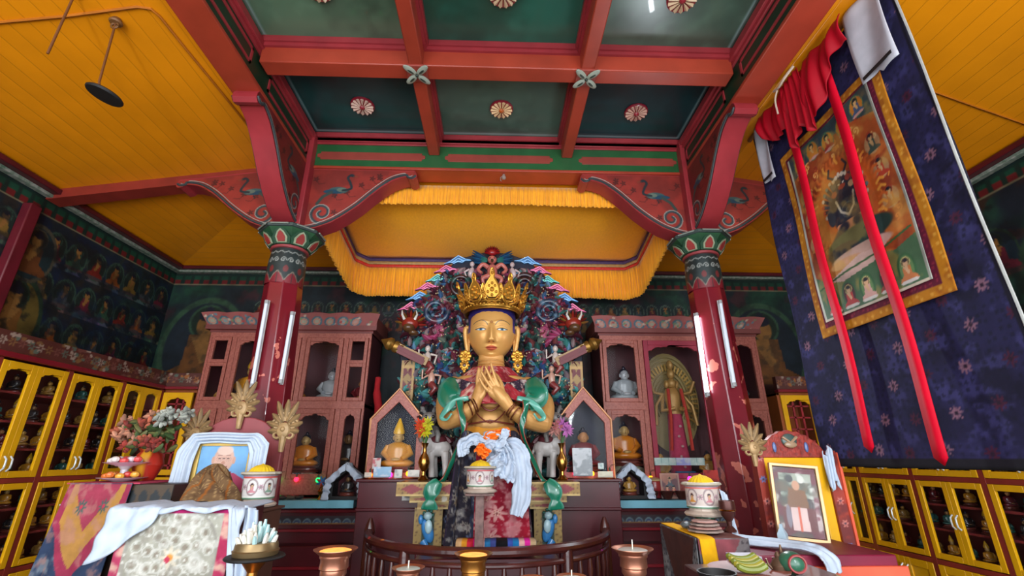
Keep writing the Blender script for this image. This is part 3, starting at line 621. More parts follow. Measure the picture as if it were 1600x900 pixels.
for s in (-1, 1):        # long ears
    b = B(base); x = SX+s*.236
    b.tube(smoothc([(x-s*.01, YH-.02, ZH-.22), (x, YH-.03, ZH-.15), (x+s*.012, YH-.03, ZH-.08), (x+s*.018, YH-.03, ZH-.01), (x+s*.01, YH-.03, ZH+.03), (x-s*.02, YH-.02, ZH+.035)], 4), [.018]*4+[.02]*4+[.022]*4+[.024]*4+[.022]*4+[.014], 10)
    b.ell((x+s*.004, YH-.015, ZH-.03), (.026, .016, .055)); b.tube([(x-s*.022, YH-.01, ZH+.01), (x-s*.02, YH-.012, ZH-.08), (x-s*.018, YH-.015, ZH-.21)], .012, 8)
    b.ell((x-s*.004, YH-.01, ZH-.12), (.018, .01, .1)); part('ear', b, SKIN, st, smooth=60)
    b = B(); ey = YH-.07; ez = ZH-.25; ex = x+s*.008
    for k in range(8): a = k*math.pi/4; b.ell((ex+.04*math.cos(a), ey, ez+.04*math.sin(a)), (.02, .014, .02), 8, 6)
    b.tube([(ex+.022*math.cos(a*math.pi/6), ey-.008, ez+.022*math.sin(a*math.pi/6)) for a in range(12)], .009, 8, True); b.ell((ex, ey, ez), (.014, .014, .014))
    b.ell((ex+s*.004, ey, ez-.088), (.042, .02, .048)); b.ell((ex+s*.004, ey, ez-.14), (.016, .012, .02))
    for k in range(9): a = k*2*math.pi/9; b.ell((ex+s*.004+.038*math.cos(a), ey-.006, ez-.088+.042*math.sin(a)), (.011, .012, .011), 7, 5)
    e = part('earring', b, GOLD, st, label='round gold earring'); b = B(rgb(96, 60, 36)); b.ell((ex+s*.004, ey-.018, ez-.088), (.018, .008, .02)); part('jewel', b, GLOSSY, e)
# ---- crown of pierced golden leaves
cr = None
b = B(); CR, CY = .262, .27
def ringp(a, r=0, z=0, cz=2.945): return Vector((SX+(CR+r)*math.sin(a), YH-(CY+r)*math.cos(a), cz+z))
b.tube([ringp(a*math.pi/24) for a in range(-48, 48)][:96:2], .02, 10, True, flat=1.3); b.tube([ringp(a*math.pi/24, .006, .035) for a in range(-48, 48, 2)], .01, 8, True)
b.tube([ringp(a*math.pi/24, .004, -.03) for a in range(-48, 48, 2)], .009, 8, True)
for a in range(48): b.ell(ringp(a*math.pi/24, .016, .004), .012, 6, 5)
crown = part('crown', b, GOLD, st, label='tall pierced gold crown')
def leaf(a, h, w, z, tilt, tip=True):
    """pointed pierced leaf standing on the crown ring at angle a"""
    o = ringp(a, .02, z); ex = Vector((math.cos(a), math.sin(a), 0)); ez = Vector((math.sin(a)*math.sin(tilt), -math.cos(a)*math.sin(tilt), math.cos(tilt))); ey = ex.cross(ez)
    T = lambda u, v, d=0: o+ex*(u*w)+ez*(v*h)-ey*d*-1
    bb = B(); out = smoothc([(-.25, 0), (-.5, .16), (-.48, .36), (-.3, .56), (-.12, .7), (-.14, .8), (-.1, .92), (0, 1.0), (.1, .92), (.14, .8), (.12, .7), (.3, .56), (.48, .36), (.5, .16), (.25, 0)], 3) if tip else smoothc([(-.22, 0), (-.5, .3), (-.4, .6), (0, 1), (.4, .6), (.5, .3), (.22, 0)], 4)
    bb.tube([T(*p) for p in out], .0085, 6, True)
    hs = .62 if tip else .8
    bb.tube([T(.28*math.cos(k*math.pi/6), hs*.5+hs*.28*math.sin(k*math.pi/6)) for k in range(12)], .006, 6, True)
    plate = [(p[0]*.86, .06+p[1]*.86) for p in out]; n = len(plate); vs = [T(p, q, .0) for p, q in plate]+[T(p, q, .006) for p, q in plate]
    bb.add(vs, [tuple(range(n)), tuple(range(2*n-1, n-1, -1))]+[(i, i+n, (i+1) % n+n, (i+1) % n) for i in range(n)])
    for u, v, r in ((0, .3, .022), (0, .5, .014), (-.28, .22, .014), (.28, .22, .014), (-.2, .42, .012), (.2, .42, .012), (0, .12, .014), (0, .83 if tip else .7, .014 if tip else .008)):
        bb.ell(T(u, v*(1 if tip else .9), -.008), (r, r, r*1.1), 8, 6); bb.ell(T(u, v*(1 if tip else .9), .01), (r, r, r*1.1), 8, 6)
    p = part('crown_leaf', bb, GOLD, crown)
    q = B(rgb(92, 60, 34)); 
    for v, r in ((.3, .010), (.56, .007)): 
        for sg in (-1, 1): q.ell(T(0, v*(1 if tip else .8), sg*.024), (r, r, r*1.5), 8, 6)
    return p
D = math.radians
for a, h, w, z, tl in ((0, .30, .14, .045, .10), (-33, .27, .135, .04, .16), (33, .27, .135, .04, .16), (-74, .27, .14, .015, .3), (74, .27, .14, .015, .3), (-118, .24, .13, .0, .3), (118, .24, .13, .0, .3)): leaf(D(a), h, w, z, tl)
for a, h, w, z, tl in ((-16, .15, .062, .05, .12), (16, .15, .062, .05, .12), (-52, .19, .075, .04, .25), (52, .19, .075, .04, .25), (-94, .19, .075, .02, .4), (94, .19, .075, .02, .4)): leaf(D(a), h, w, z, tl, False)
b = B()
for a0 in (-33, 0, 33, -74, 74, -102, 102):      # C-shaped scroll cradles under the leaves
    for sg in (-1, 1): b.tube([ringp(D(a0)+sg*.04+sg*.24*math.sin(k/9*1.5), .022+.035*math.sin(k/9*1.57), .01+.07*(1-math.cos(k/9*1.57))) for k in range(10)], .009, 6)
part('crown_scrolls', b, GOLD, crown)
# ---- hair behind
b = B(rgb(40, 34, 96)); b.ell((SX, YH+.03, ZH+.14), (.235, .235, .24), 24, 14); part('hair', b, GLOSSY, st)
# ---- body: torso, neck, arms and hands as one surface
b = B(); TY = 4.33
prof = [(.02, 1.62), (.26, 1.66), (.27, 1.74), (.225, 1.84), (.215, 1.92), (.25, 2.02), (.315, 2.13), (.36, 2.22), (.33, 2.29), (.19, 2.34), (.14, 2.37), (.122, 2.42), (.12, 2.5), (.1, 2.56), (.02, 2.58)]
b.lathe([(r, z) for r, z in prof], (SX, TY, 0), 40, sx=1, sy=.62)
for s in (-1, 1): b.ell((SX+s*.11, TY-.13, 2.12), (.12, .07, .09), 16, 10)
b.ell((SX, TY-.08, 1.9), (.17, .13, .15), 16, 10)
for k in range(3): b.lathe([(.1, 0), (.128, .004), (.13, .014), (.1, .02)], (SX, TY-.02, 2.375+.03*k), 28, sy=.85)
def chain(pts, rs, n=12): 
    b.tube(smoothc(pts, 5), list(np.interp(np.linspace(0, len(pts)-1, (len(pts)-1)*5+1), range(len(pts)), rs)), n)
    b.ell(pts[0], rs[0]*.97, 12, 8); b.ell(pts[-1], rs[-1]*.98, 10, 8)
HYW = 3.98
wl = at(741, 634, 4.0); wr = at(799, 641, 3.98)
chain([(SX-.34, TY, 2.22), tuple(at(697, 628, 4.3)), tuple(at(698, 655, 4.18))], [.095, .09, .085], 16)
chain([tuple(at(698, 656, 4.16)), tuple(at(718, 650, 4.08)), tuple(wl)], [.085, .08, .052], 16)
chain([(SX+.34, TY, 2.22), tuple(at(850, 630, 4.3)), tuple(at(848, 660, 4.18))], [.095, .09, .085], 16)
chain([tuple(at(848, 661, 4.16)), tuple(at(824, 655, 4.06)), tuple(wr)], [.085, .08, .052], 16)
# near hand (palm to the viewer's right), its five fingers
def hp(u, v, y=3.95): return tuple(at(u, v, y))
chain([hp(797, 638, 3.97), hp(786, 623, 3.955), hp(774, 609, 3.95)], [.046, .058, .044], 16)
chain([hp(789, 628, 3.965), hp(768, 613, 3.955)], [.05, .036], 14)
for pts, r in (([(762, 610), (755, 602), (749, 590)], .0145), ([(768, 606), (760, 595), (752, 581)], .015), ([(774, 604), (767, 592), (758.5, 573)], .0155), ([(779, 603), (773.5, 590), (767, 568)], .015)):
    chain([hp(u, v, 3.935-.006*i) for i, (u, v) in enumerate(pts)], [r*1.15, r, r*.68], 10)
chain([hp(785, 612, 3.955), hp(783, 599, 3.965), hp(777, 588, 3.985), hp(773, 583, 3.995)], [.026, .018, .015, .012], 10)
# far hand, seen edge-on behind it
chain([hp(742, 632, 4.0), hp(747, 618, 4.02), hp(751, 603, 4.03)], [.048, .052, .045], 14)
for pts, r in (([(746, 608), (745.5, 592), (748, 575)], .015), ([(751, 605), (751, 588), (754, 573)], .0145), ([(756, 604), (757.5, 586), (761, 572)], .0145), ([(761, 604), (764, 588), (768, 574)], .014)):
    chain([hp(u, v, 4.01+.008*i) for i, (u, v) in enumerate(pts)], [r*1.15, r, r*.72], 10)
chain([hp(748, 625, 4.0), hp(757, 612, 3.995), hp(760, 600, 3.99)], [.03, .024, .018], 10)
body = part('body', b, mat('gold_body_paint', rgb(208, 154, 88), .42, .22, var=.08, scale=6), st, smooth=180)
q = body.modifiers.new('skin', 'REMESH'); q.mode = 'VOXEL'; q.voxel_size = .0062; q.use_smooth_shade = True
q = body.modifiers.new('soften', 'SMOOTH'); q.factor = .5; q.iterations = 4
for (c, d) in ((wl, Vector((.12, .02, .06))), (wr, Vector((-.12, .02, .10)))):   # bangles and armlets
    b = B(); d = d.normalized(); e1 = d.orthogonal().normalized(); e2 = d.cross(e1)
    for k, r in ((-.035, .062), (0, .060), (.02, .058)): b.tube([Vector(c)+d*(k-.01)+(e1*math.cos(a*math.pi/10)+e2*math.sin(a*math.pi/10))*r for a in range(20)], .007, 6, True)
    part('bracelet', b, bpy.data.materials.get('bronze_bracelet') or mat('bronze_bracelet', rgb(120, 66, 40), .35, .6), st)
b = B(); nk = smoothc([(-.19, 0, 2.30), (-.15, -.14, 2.16), (-.08, -.22, 2.03), (0, -.235, 1.98), (.08, -.22, 2.03), (.15, -.14, 2.16), (.19, 0, 2.30)], 5)
b.tube([(SX+x, TY+y, z) for x, y, z in nk], .008, 6); b.tube([(SX+x*1.35, TY+y*.98, z-.05-.05*(1-abs(x)/.2)) for x, y, z in nk[6:-6]], .006, 6)
b.tube([(SX-.205, TY-.1, 1.875), (SX-.1, TY-.2, 1.885), (SX, TY-.225, 1.90), (SX+.1, TY-.2, 1.885), (SX+.205, TY-.1, 1.875)], .008, 6)
part('necklace', b, mat('red_brown_cord', rgb(120, 50, 36), .5), st, label='thin brown necklaces and belly chain')
# ---- brocade collar over the shoulders
def brocade(base, fl, core, f=9, seed=0):
    def fn(P):
        P.fill(base); P.blotch(7, shade(base, .7), .52, 6, .7, seed, 3); rr = random.Random(seed); n = int(P.w*P.h*f*f)+1
        for k in range(n): P.flower(rr.uniform(0, P.w), rr.uniform(0, P.h), rr.uniform(.35, .6)/f, fl[k % len(fl)], core, 8)
        P.dots(f*4, shade(fl[0], .8), .18, .6)
    return fn
def drape(b, grid_fn, nu, nv, pw, ph, pf, fold=None):
    """cloth surface grid_fn(u,v)->point coloured by pf over a pw x ph metre swatch"""
    q = Paint(*np.meshgrid(np.linspace(0, pw, nu), np.linspace(0, ph, nv))); pf(q); return b.surf(grid_fn, nu, nv, q.c.reshape(-1, 3))
pink = [rgb(206, 150, 140), rgb(190, 120, 120), rgb(220, 180, 160)]
for s in (-1, 1):
    b = B()
    def fn(u, v, s=s):
        a = -.35+u*2.0; r0 = .16; r = r0+v*(.26+.05*math.sin(u*3)); z = 2.385-v*.235-(.10*v*v)-.02*math.sin(u*14)*v
        return Vector((SX+s*(r*math.sin(a)+.01), TY-.02-(r*.62)*math.cos(a)-.03*v, z))
    drape(b, fn, 60, 30, .7, .3, brocade(rgb(164, 40, 50) if s > 0 else rgb(190, 84, 84), pink, rgb(150, 30, 40), 8, 3+s)); part('brocade_collar', b, CLOTHC, st, solid=.012, smooth=60, label='crimson and pink brocade collar')
    b = B()
    def fn2(u, v, s=s):
        a = .15+u*1.45; r = .36+.05*v+.014*math.sin(u*22); z = 2.24-v*.17-.02*math.sin(u*9)
        return Vector((SX+s*(r*math.sin(a)*1.0), TY-.04-(r*.62)*math.cos(a), z))
    drape(b, fn2, 60, 24, .6, .2, brocade(rgb(52, 34, 50), [rgb(190, 170, 160), rgb(150, 130, 130)], rgb(120, 40, 60), 13, 9)); part('brocade_mantle', b, CLOTHC, st, solid=.012, smooth=60, label='plum and ivory brocade mantle')
# ---- green celestial scarf: ribbons with orange-red lining
RIB = mat('glossy_green_enamel', None, .25, var=.1, coat=.5)
def ribbon(pts, w, c1, c2, name, parent, twist=0, th=.012):
    pts = smoothc(pts, 6); bb = B(); n = len(pts); vs = []; cs = []
    for i, p in enumerate(pts):
        p = Vector(p); t_ = (Vector(pts[min(i+1, n-1)])-Vector(pts[max(i-1, 0)])).normalized(); a = Vector((0, -1, 0)); sd = t_.cross(a); sd = sd.normalized() if sd.length > 1e-3 else Vector((1, 0, 0))
        ww = w if not callable(w) else w(i/(n-1)); ang = twist*math.sin(i/(n-1)*6.28*1.5); sd = (sd*math.cos(ang)+a*math.sin(ang))
        for k in range(7):
            q = k/6*2-1; vs.append(p+sd*q*ww+a*(.25*ww*(1-q*q))); cs.append(c2 if abs(q) > .9 else c1)
    fs = [(i*7+k, i*7+k+1, (i+1)*7+k+1, (i+1)*7+k) for i in range(n-1) for k in range(6)]; bb.add(vs, fs, cs)
    return part(name, bb, RIB, parent, solid=th, smooth=70)
gr, gl, orr = rgb(22, 112, 84), rgb(96, 170, 150), rgb(176, 66, 48)
for s in (-1, 1):
    f = (lambda u: u) if s < 0 else (lambda u: 1540-u)       # mirrored about the statue's axis
    ribbon([at(f(712), 592, 4.2), at(f(704), 606, 4.1), at(f(702), 622, 4.06), at(f(716), 634, 4.04)], lambda k: .05+.05*math.sin(k*3.1), gr, gl, 'scarf_shoulder', st, .2)
    ribbon([at(f(732), 622, 3.99), at(f(712), 627, 3.98), at(f(698), 640, 4.0), at(f(690), 652, 4.02), at(f(698), 656, 4.0), at(f(706), 646, 3.98)], lambda k: .016+.01*math.sin(k*5), gl, gl, 'scarf_loop', st, .5)
    ribbon([at(f(718), 626, 3.97), at(f(719), 640, 3.95), at(f(723), 655, 3.93), at(f(724), 672, 3.93), at(f(717), 695, 3.95), at(f(706), 722, 4.0), at(f(694), 748, 4.05), at(f(684), 758, 4.0)], lambda k: .030-.014*k+.008*math.sin(k*9), gr, orr, 'scarf_tail', st, .9)
    ribbon([at(f(728), 660, 4.02), at(f(722), 685, 4.02), at(f(712), 712, 4.05), at(f(700), 740, 4.08)], .018, orr, rgb(190, 96, 80), 'scarf_lining', st, .5)
    ribbon([at(f(686), 752, 3.86), at(f(674), 768, 3.84), at(f(672), 784, 3.84), at(f(671), 796, 3.85)], lambda k: .03+.03*abs(math.sin(k*5.2)), gr, gl, 'scarf_end', st, .1)
# ---- skirt of the statue: waist sash and dark brocade robe over knees and shins
b = B(); b.lathe([(.24, 1.74), (.262, 1.76), (.262, 1.80), (.235, 1.85), (.215, 1.86)], (SX, TY-.02, 0), 32, sy=.72); part('waist_sash', b, mat('amber_sash', rgb(226, 150, 40), .6, sheen=.2), st, label='amber waist sash', smooth=60)
def robe(u, v):
    a = (u-.5)*math.pi*1.08; top = .275; bot = .355
    r = top+(bot-top)*v**.8; z = 1.74-.77*v; fo = .02*math.sin(u*46)*v**.5+.012*math.sin(u*17+2)
    cx = SX; y = 4.16-(.37+.03*v)*math.cos(a)**.6 if math.cos(a) > 0 else 4.16
    kn = .05*math.exp(-((abs(u-.5)-.2)/.1)**2)*math.exp(-((v-.12)/.15)**2)
    zz = z+.06*math.exp(-((abs(u-.5)-.2)/.12)**2)*(1-v)**4
    return Vector((cx+(r+fo)*math.sin(a), y-kn-fo, zz))
def robepf(P):
    P.fill(rgb(40, 36, 46)); rr = random.Random(5)
    for k in range(14):
        x = rr.uniform(0, P.w); P.poly([(x-.02, 0), (x+.03, 0), (x+.05, .5), (x+.02, 1), (x-.05, 1)], rgb(*rr.choice([(66, 52, 78), (50, 60, 84), (104, 98, 90), (76, 44, 60), (30, 28, 38)])), .8)
    for k in range(170): P.flower(rr.uniform(0, P.w), rr.uniform(0, P.h), rr.uniform(.02, .05), rgb(*rr.choice([(124, 116, 108), (96, 90, 88), (66, 62, 70), (130, 112, 86), (84, 92, 120)])), rgb(50, 34, 42), rr.choice([4, 5, 7]))
    P.blotch(18, rgb(150, 146, 140), .6, 9, .8); P.blotch(9, rgb(26, 22, 34), .58, 8, .8, 4)
b = B(); drape(b, robe, 200, 90, 1.5, .9, robepf); part('robe', b, CLOTHC, st, solid=.01, smooth=70, label='dark plum brocade robe')
FT = mat('gold_feet_paint', rgb(206, 150, 76), .4, .3)
for s in (-1, 1): b = B(); b.ell((SX+s*.14, 3.78, 1.0), (.06, .13, .045), 14, 8); part('foot', b, FT, st, smooth=90)
# ---- carved aureole behind
AY = 4.66
au = thing('aureole', 'tall carved polychrome aureole of foliage, dragons and clouds behind the golden statue', 'carving', (SX, AY, 1.432))
rightpts = [(768, 392), (800, 398), (828, 408), (842, 424), (852, 440), (868, 456), (884, 474), (898, 494), (908, 516), (912, 545), (906, 600), (904, 700)]
outl = [at(u, v, AY) for u, v in rightpts]; outl = [(p.x, p.z) for p in outl]
outl = [(2*SX-x, z) for x, z in outl[::-1]][:-1]+outl
b = B(); b.prism([(outl[0][0], 1.432)]+outl+[(outl[-1][0], 1.432)], AY, AY+.05); part('backboard', b, mat('dark_blue_ground', rgb(22, 24, 44), .6), au, bevel=.01)
PAL = {k: [tuple(min(1, (q*.78+.22*sum(c)/3)*1.22) for q in c) for c in v] for k, v in dict(t=[rgb(40, 118, 112), rgb(70, 150, 150), rgb(30, 92, 84)], b=[rgb(52, 100, 150), rgb(96, 150, 190), rgb(36, 66, 120)], p=[rgb(150, 50, 88), rgb(190, 90, 120), rgb(120, 36, 60)], m=[rgb(90, 30, 44), rgb(120, 50, 50), rgb(66, 24, 40)], g=[rgb(52, 80, 70), rgb(96, 110, 96), rgb(40, 52, 50)], w=[rgb(170, 150, 150), rgb(150, 120, 120), rgb(120, 100, 106)]).items()}
def petal(b, x, y, z, ang, L, W, D_, c, curl=0):
    ca, sa = math.cos(ang), math.sin(ang); N = 4; vs = []; cs = []
    for i in range(N+1):
        t_ = i/N; w_ = W*math.sin(math.pi*(t_*.86+.07))**.8; a = ang+curl*t_; px = x+L*t_*math.cos(a); pz = z+L*t_*math.sin(a); nx, nz = -math.sin(a), math.cos(a)
        h = D_*(.25+.75*math.sin(math.pi*t_*.8)); dk = shade(c, .62)
        vs += [(px-nx*w_, y, pz-nz*w_), (px, y-h, pz), (px+nx*w_, y, pz+nz*w_)]; cs += [dk, c, dk]
    fs = [(i*3+k, i*3+k+1, i*3+k+4, i*3+k+3) for i in range(N) for k in range(2)]
    b.add(vs, fs, cs)
rr = random.Random(11)
ozf = lambda x: np.interp(abs(x-SX), [0]+[outl[k][0]-SX for k in range(len(outl)//2+1, len(outl)-3)], [outl[len(outl)//2][1]]+[outl[k][1] for k in range(len(outl)//2+1, len(outl)-3)])
zones = B()
def zonecol(x, z):
    r = math.hypot(abs(x-SX)*1.1, z-2.75)
    if z > 2.8: return rr.choice('mmmpwgtb')
    if z > 2.5: return rr.choice('tbmmpgwm')
    if z > 1.9: return rr.choice('ttbbtgwmm')
    return rr.choice('gwmtp')
cells = []
for k in range(1350):                               # carved leaves scattered like the foliage carving
    x = rr.uniform(0, .88); z = rr.uniform(1.48, 3.45)
    if z > np.interp(x, [q[0]-SX for q in outl[len(outl)//2:]], [q[1] for q in outl[len(outl)//2:]])-.03: continue
    key = zonecol(SX+x, z); a = math.atan2(z-2.3, x)+rr.uniform(-1.3, 1.3); c = rr.choice(PAL[key]); L = rr.uniform(.05, .125); W = L*rr.uniform(.26, .42); dy = rr.uniform(0, .05); cu = rr.uniform(-1.4, 1.4)
    for s in (-1, 1): petal(zones, SX+s*x, AY-dy, z, a if s > 0 else math.pi-a, L, W, .035+dy*.3, c, cu*s)
    if k % 3 == 0: zones.col = rgb(190, 170, 130); zones.ell((SX+x, AY-.03-dy, z), .009, 6, 4); zones.ell((SX-x, AY-.03-dy, z), .009, 6, 4)
part('carved_foliage', zones, GLOSSY, au, smooth=50, kind='stuff')
for (u, v, r, c, c2) in ((848, 447, .135, 'm', 't'), (861, 488, .13, 'b', 'p')):       # coiled dragon bodies
    for s in (-1, 1):
        p = at(u, v, AY-.05); x = SX+s*(p.x-SX)*(.62 if v < 460 else .95); bb = B(); pts = spiral(x, p.z, r, .03, 1.9, .5, 60, s)
        bb.tube([(q[0], AY-.05-.02*math.sin(i/60*3), q[1]) for i, q in enumerate(pts)], list(np.linspace(.034, .018, 61)), 8)
        bb.c = [shade(PAL[c][(i//16) % 3], .3+.35*abs(math.sin(i*.11))) if (i//20) % 4 else shade(PAL[c2][2], .7) for i in range(len(bb.c))]; bb.hascol = True
        n = 26
        for i in range(n):
            q = pts[int(i*40/n)]; a = math.atan2(q[1]-p.z, q[0]-x); petal(bb, q[0]+.02*math.cos(a), AY-.05, q[1]+.02*math.sin(a), a+.5*s, .05, .016, .03, PAL[c2][i % 3])
        part('coiled_serpent', bb, GLOSSY, au, smooth=60)
clouds = [(716, 409, 'b', .13), (697, 423, 'p', .11), (684, 437, 't', .11), (668, 450, 'p', .11), (656, 465, 'b', .12), (643, 481, 'p', .12)]
for u, v, c, w_ in clouds:                               # pointed cloud tips along the edge
    for s in (-1, 1):
        p = at(u, v, AY-.02); x = SX+s*abs(p.x-SX); bb = B(PAL[c][0]); h = w_*.62
        o = [(-1, -.25), (-.55, .1), (-.35, .45), (0, 1), (.35, .45), (.55, .1), (1, -.25), (.5, -.1), (.3, -.4), (0, -.15), (-.3, -.4), (-.5, -.1)]; o = [(x+q*w_*1.15+s*.0, p.z+(k_)*h*.75+.35*s*(-q)*w_*.5) for q, k_ in o]
        bb.prism(o, AY-.045, AY); part('cloud_tip', bb, GLOSSY, au); bb = B(tuple(min(1, q*1.6) for q in PAL[c][0])); bb.tube([(a, AY-.048, z) for a, z in o], .006, 5, True); bb.tube([(x+(a-x)*.5, AY-.048, p.z+(z-p.z)*.5) for a, z in o], .005, 5, True)
        part('cloud_outline', bb, GLOSSY, bpy.data.objects[C.objects[-1].name])
# garuda at the top
def P3(u, v, y): return Vector(at(u, v, y))
g = B(rgb(196, 110, 100)); c0 = P3(769, 424, AY-.08); g.ell(c0, (.055, .05, .085), 14, 10); g.ell(P3(769, 406, AY-.1), (.05, .05, .045), 12, 8); g.col = rgb(40, 40, 40); g.tube([P3(769, 406, AY-.13), P3(769, 410, AY-.19)], [.02, .004], 8); [g.ell(P3(769+q_*3.4, 403, AY-.145), .008) for q_ in (-1, 1)]; g.col = rgb(196, 110, 100)
for s in (-1, 1):
    g.tube(smoothc([c0+Vector((s*.04, 0, .04)), c0+Vector((s*.1, 0, .08)), c0+Vector((s*.15, 0, .02)), c0+Vector((s*.11, -.02, -.03))], 4), list(np.linspace(.028, .016, 13)), 8)
    g.tube(smoothc([c0+Vector((s*.03, 0, -.05)), c0+Vector((s*.1, -.02, -.09)), c0+Vector((s*.08, -.01, -.16))], 4), list(np.linspace(.03, .016, 9)), 8)
part('garuda', g, GLOSSY, au, smooth=60, label='pink winged bird-man at the peak')
for s in (-1, 1):
    g = B(); o = P3(769, 410, AY-.06)+Vector((s*.07, 0, .02))
    for k in range(6): petal(g, o.x, o.y-.005*k, o.z+.012*k-.03, (0 if s > 0 else math.pi)+s*(.05+.09*k), .16, .014, .02, (rgb(36, 96, 140), rgb(30, 70, 110))[k % 2])
    for k in range(4): petal(g, o.x-s*.02, o.y-.02, o.z+.01*k-.02, (0 if s > 0 else math.pi)+s*(.1*k), .075, .014, .02, rgb(50, 130, 120))
    part('garuda_wing', g, GLOSSY, au, label='blue feathered wing')
g = B(); o = P3(769, 395, AY-.08)
for k in range(13): a = math.pi*(k/12); petal(g, o.x, o.y, o.z-.005, a, .085, .014, .03, (rgb(176, 30, 30), rgb(120, 24, 40))[k % 2])
g.col = rgb(150, 24, 30); g.ell(o, (.05, .04, .035)); part('flame_crest', g, GLOSSY, au, label='red flame crest')
for s in (-1, 1):
    g = B(rgb(196, 176, 176)); o = c0+Vector((s*.225, .0, -.01)); g.ell(o, (.03, .03, .06), rot=(0, s*-.3, 0)); g.ell(o+Vector((s*-.01, -.01, .085)), (.026, .026, .03)); g.tube([o+Vector((0, 0, -.04)), o+Vector((-s*.04, -.02, -.09)), o+Vector((-s*.05, 0, -.15))], [.026, .022, .012], 8); g.tube([o+Vector((s*.02, 0, .03)), o+Vector((s*.07, 0, .0)), o+Vector((s*.05, 0, -.05))], [.014, .012, .01], 8)
    part('white_figure', g, GLOSSY, au, smooth=60, label='small white figure beside the winged bird-man')
# horned beasts at the shoulders, brocade posts, slanted beams with golden bulb ends
for s in (-1, 1):
    fx = (lambda u: u) if s < 0 else (lambda u: 2*768.5-u)
    g = B(rgb(150, 44, 32)); o = P3(fx(641), 506, AY-.12); g.ell(o, (.085, .08, .07), 14, 9); g.col = rgb(90, 60, 36); g.ell(o+Vector((0, -.06, -.06)), (.06, .07, .045)); g.ell(o+Vector((-s*.05, -.05, -.11)), (.05, .06, .03)); g.col = rgb(150, 40, 30)
    for k in range(12): a = math.pi/2-s*(-1.6+k*.27); petal(g, o.x+.06*math.cos(a), o.y+.02, o.z+.05*math.sin(a), a, .1, .016, .03, (rgb(186, 50, 36), rgb(120, 30, 30), rgb(160, 110, 50))[k % 3])
    for k in range(7): petal(g, o.x-s*(.12+.02*k), o.y+.02, o.z-.1-.01*k, (0 if s < 0 else math.pi)+(.3*k-.8), .1, .02, .03, (rgb(176, 60, 104), rgb(206, 110, 150))[k % 2])
    bst = part('horned_beast', g, GLOSSY, au, smooth=50, label='red maned horned beast head')
    for q in (-1, 1): g = B(rgb(206, 200, 190)); g.tube([o+Vector((q*.05, -.05, .03)), o+Vector((q*.075, -.06, .08)), o+Vector((q*.07+s*.01, -.06, .125))], [.016, .011, .004], 8); part('horn', g, GLOSSY, bst)
    g = B(rgb(180, 150, 130)); a, e = P3(fx(617), 541, AY-.16), P3(fx(668), 566, AY-.13); d_ = (e-a); up = Vector((0, 0, 1)); 
    g.tube([a, e], .058, 4, up=(0, -1, 1)); g.c = [rgb(176, 140, 90)]*len(g.c); bm_ = part('slanted_beam', g, PAINTED, au, smooth=None)
    g = B(rgb(110, 26, 36)); n_ = d_.cross(Vector((0, -1, 0))).normalized(); 
    for o2 in ((0),): g.tube([a+d_*.12+Vector((0, -.03, -.03)), e-d_*.1+Vector((0, -.03, -.03))], .036, 4, up=(0, -1, 1)); g.tube([a+d_*.12+Vector((0, -.04, .0)), e-d_*.1+Vector((0, -.04, .0))], .03, 4, up=(0, -1, 1))
    part('maroon_inlay', g, PAINTED, bm_, smooth=None)
    g = B(); m_ = d_.normalized().to_track_quat('Z', 'Y').to_matrix(); g.lathe([(.004, -.15), (.03, -.11), (.062, -.07), (.066, -.04), (.045, -.015), (.06, 0), (.06, .03), (.05, .05), (.055, .06), (.055, .085), (.03, .09)], a, 20, mat=m_); part('bulb_finial', g, mat('antique_gold', rgb(150, 112, 50), .4, .7), bm_, label='golden bulb end')
    g = B(); x = P3(fx(636), 600, AY-.06).x
    def pil(P): P.fill(rgb(176, 140, 84)); P.rect(.02, 0, P.w-.02, 9, rgb(104, 30, 38)); [P.poly([(.02, y), (P.w/2, y+.06), (P.w-.02, y), (P.w/2, y-.06)], rgb(160, 128, 74)) for y in np.arange(.05, 2, .14)]; P.rect(0, .6, 9, .63, rgb(190, 150, 90)); P.rect(0, 1.0, 9, 1.03, rgb(190, 150, 90))
    g.painted((x-.065, AY-.075, 1.435), (1, 0, 0), (0, 0, 1), .13, 1.07, .01, pil); g.box(x-.065, AY-.074, 1.435, x+.065, AY-.001, 2.51); g.c[-8:] = [rgb(150, 110, 66)]*8; part('gilt_post', g, PAINTED, au, smooth=None, label='maroon and gilt side post')
    # small attendants and dragon scales lower down
    for (u, v, cc) in ((862 if s > 0 else 674, 592, rgb(196, 150, 130)), (868 if s > 0 else 668, 560, rgb(206, 190, 180))):
        g = B(cc); o = P3(u, v, AY-.1); g.ell(o, (.035, .03, .07)); g.ell(o+Vector((0, -.01, .095)), (.028, .028, .034)); g.tube([o+Vector((-.03, 0, .04)), o+Vector((-.09, 0, .0)), o+Vector((-.09, 0, .09))], [.014, .012, .009], 8); g.tube([o+Vector((.03, 0, .04)), o+Vector((.09, 0, .03)), o+Vector((.07, 0, -.05))], [.014, .012, .009], 8)
        g.col = rgb(130, 50, 50); g.tube([o+Vector((0, 0, -.05)), o+Vector((.05, -.03, -.1)), o+Vector((.0, -.01, -.15))], [.04, .035, .02], 8); g.col = rgb(36, 30, 50); g.ell(o+Vector((0, .0, .13)), (.03, .028, .02)); part('attendant_figure', g, GLOSSY, au, smooth=60, label='small carved attendant figure')
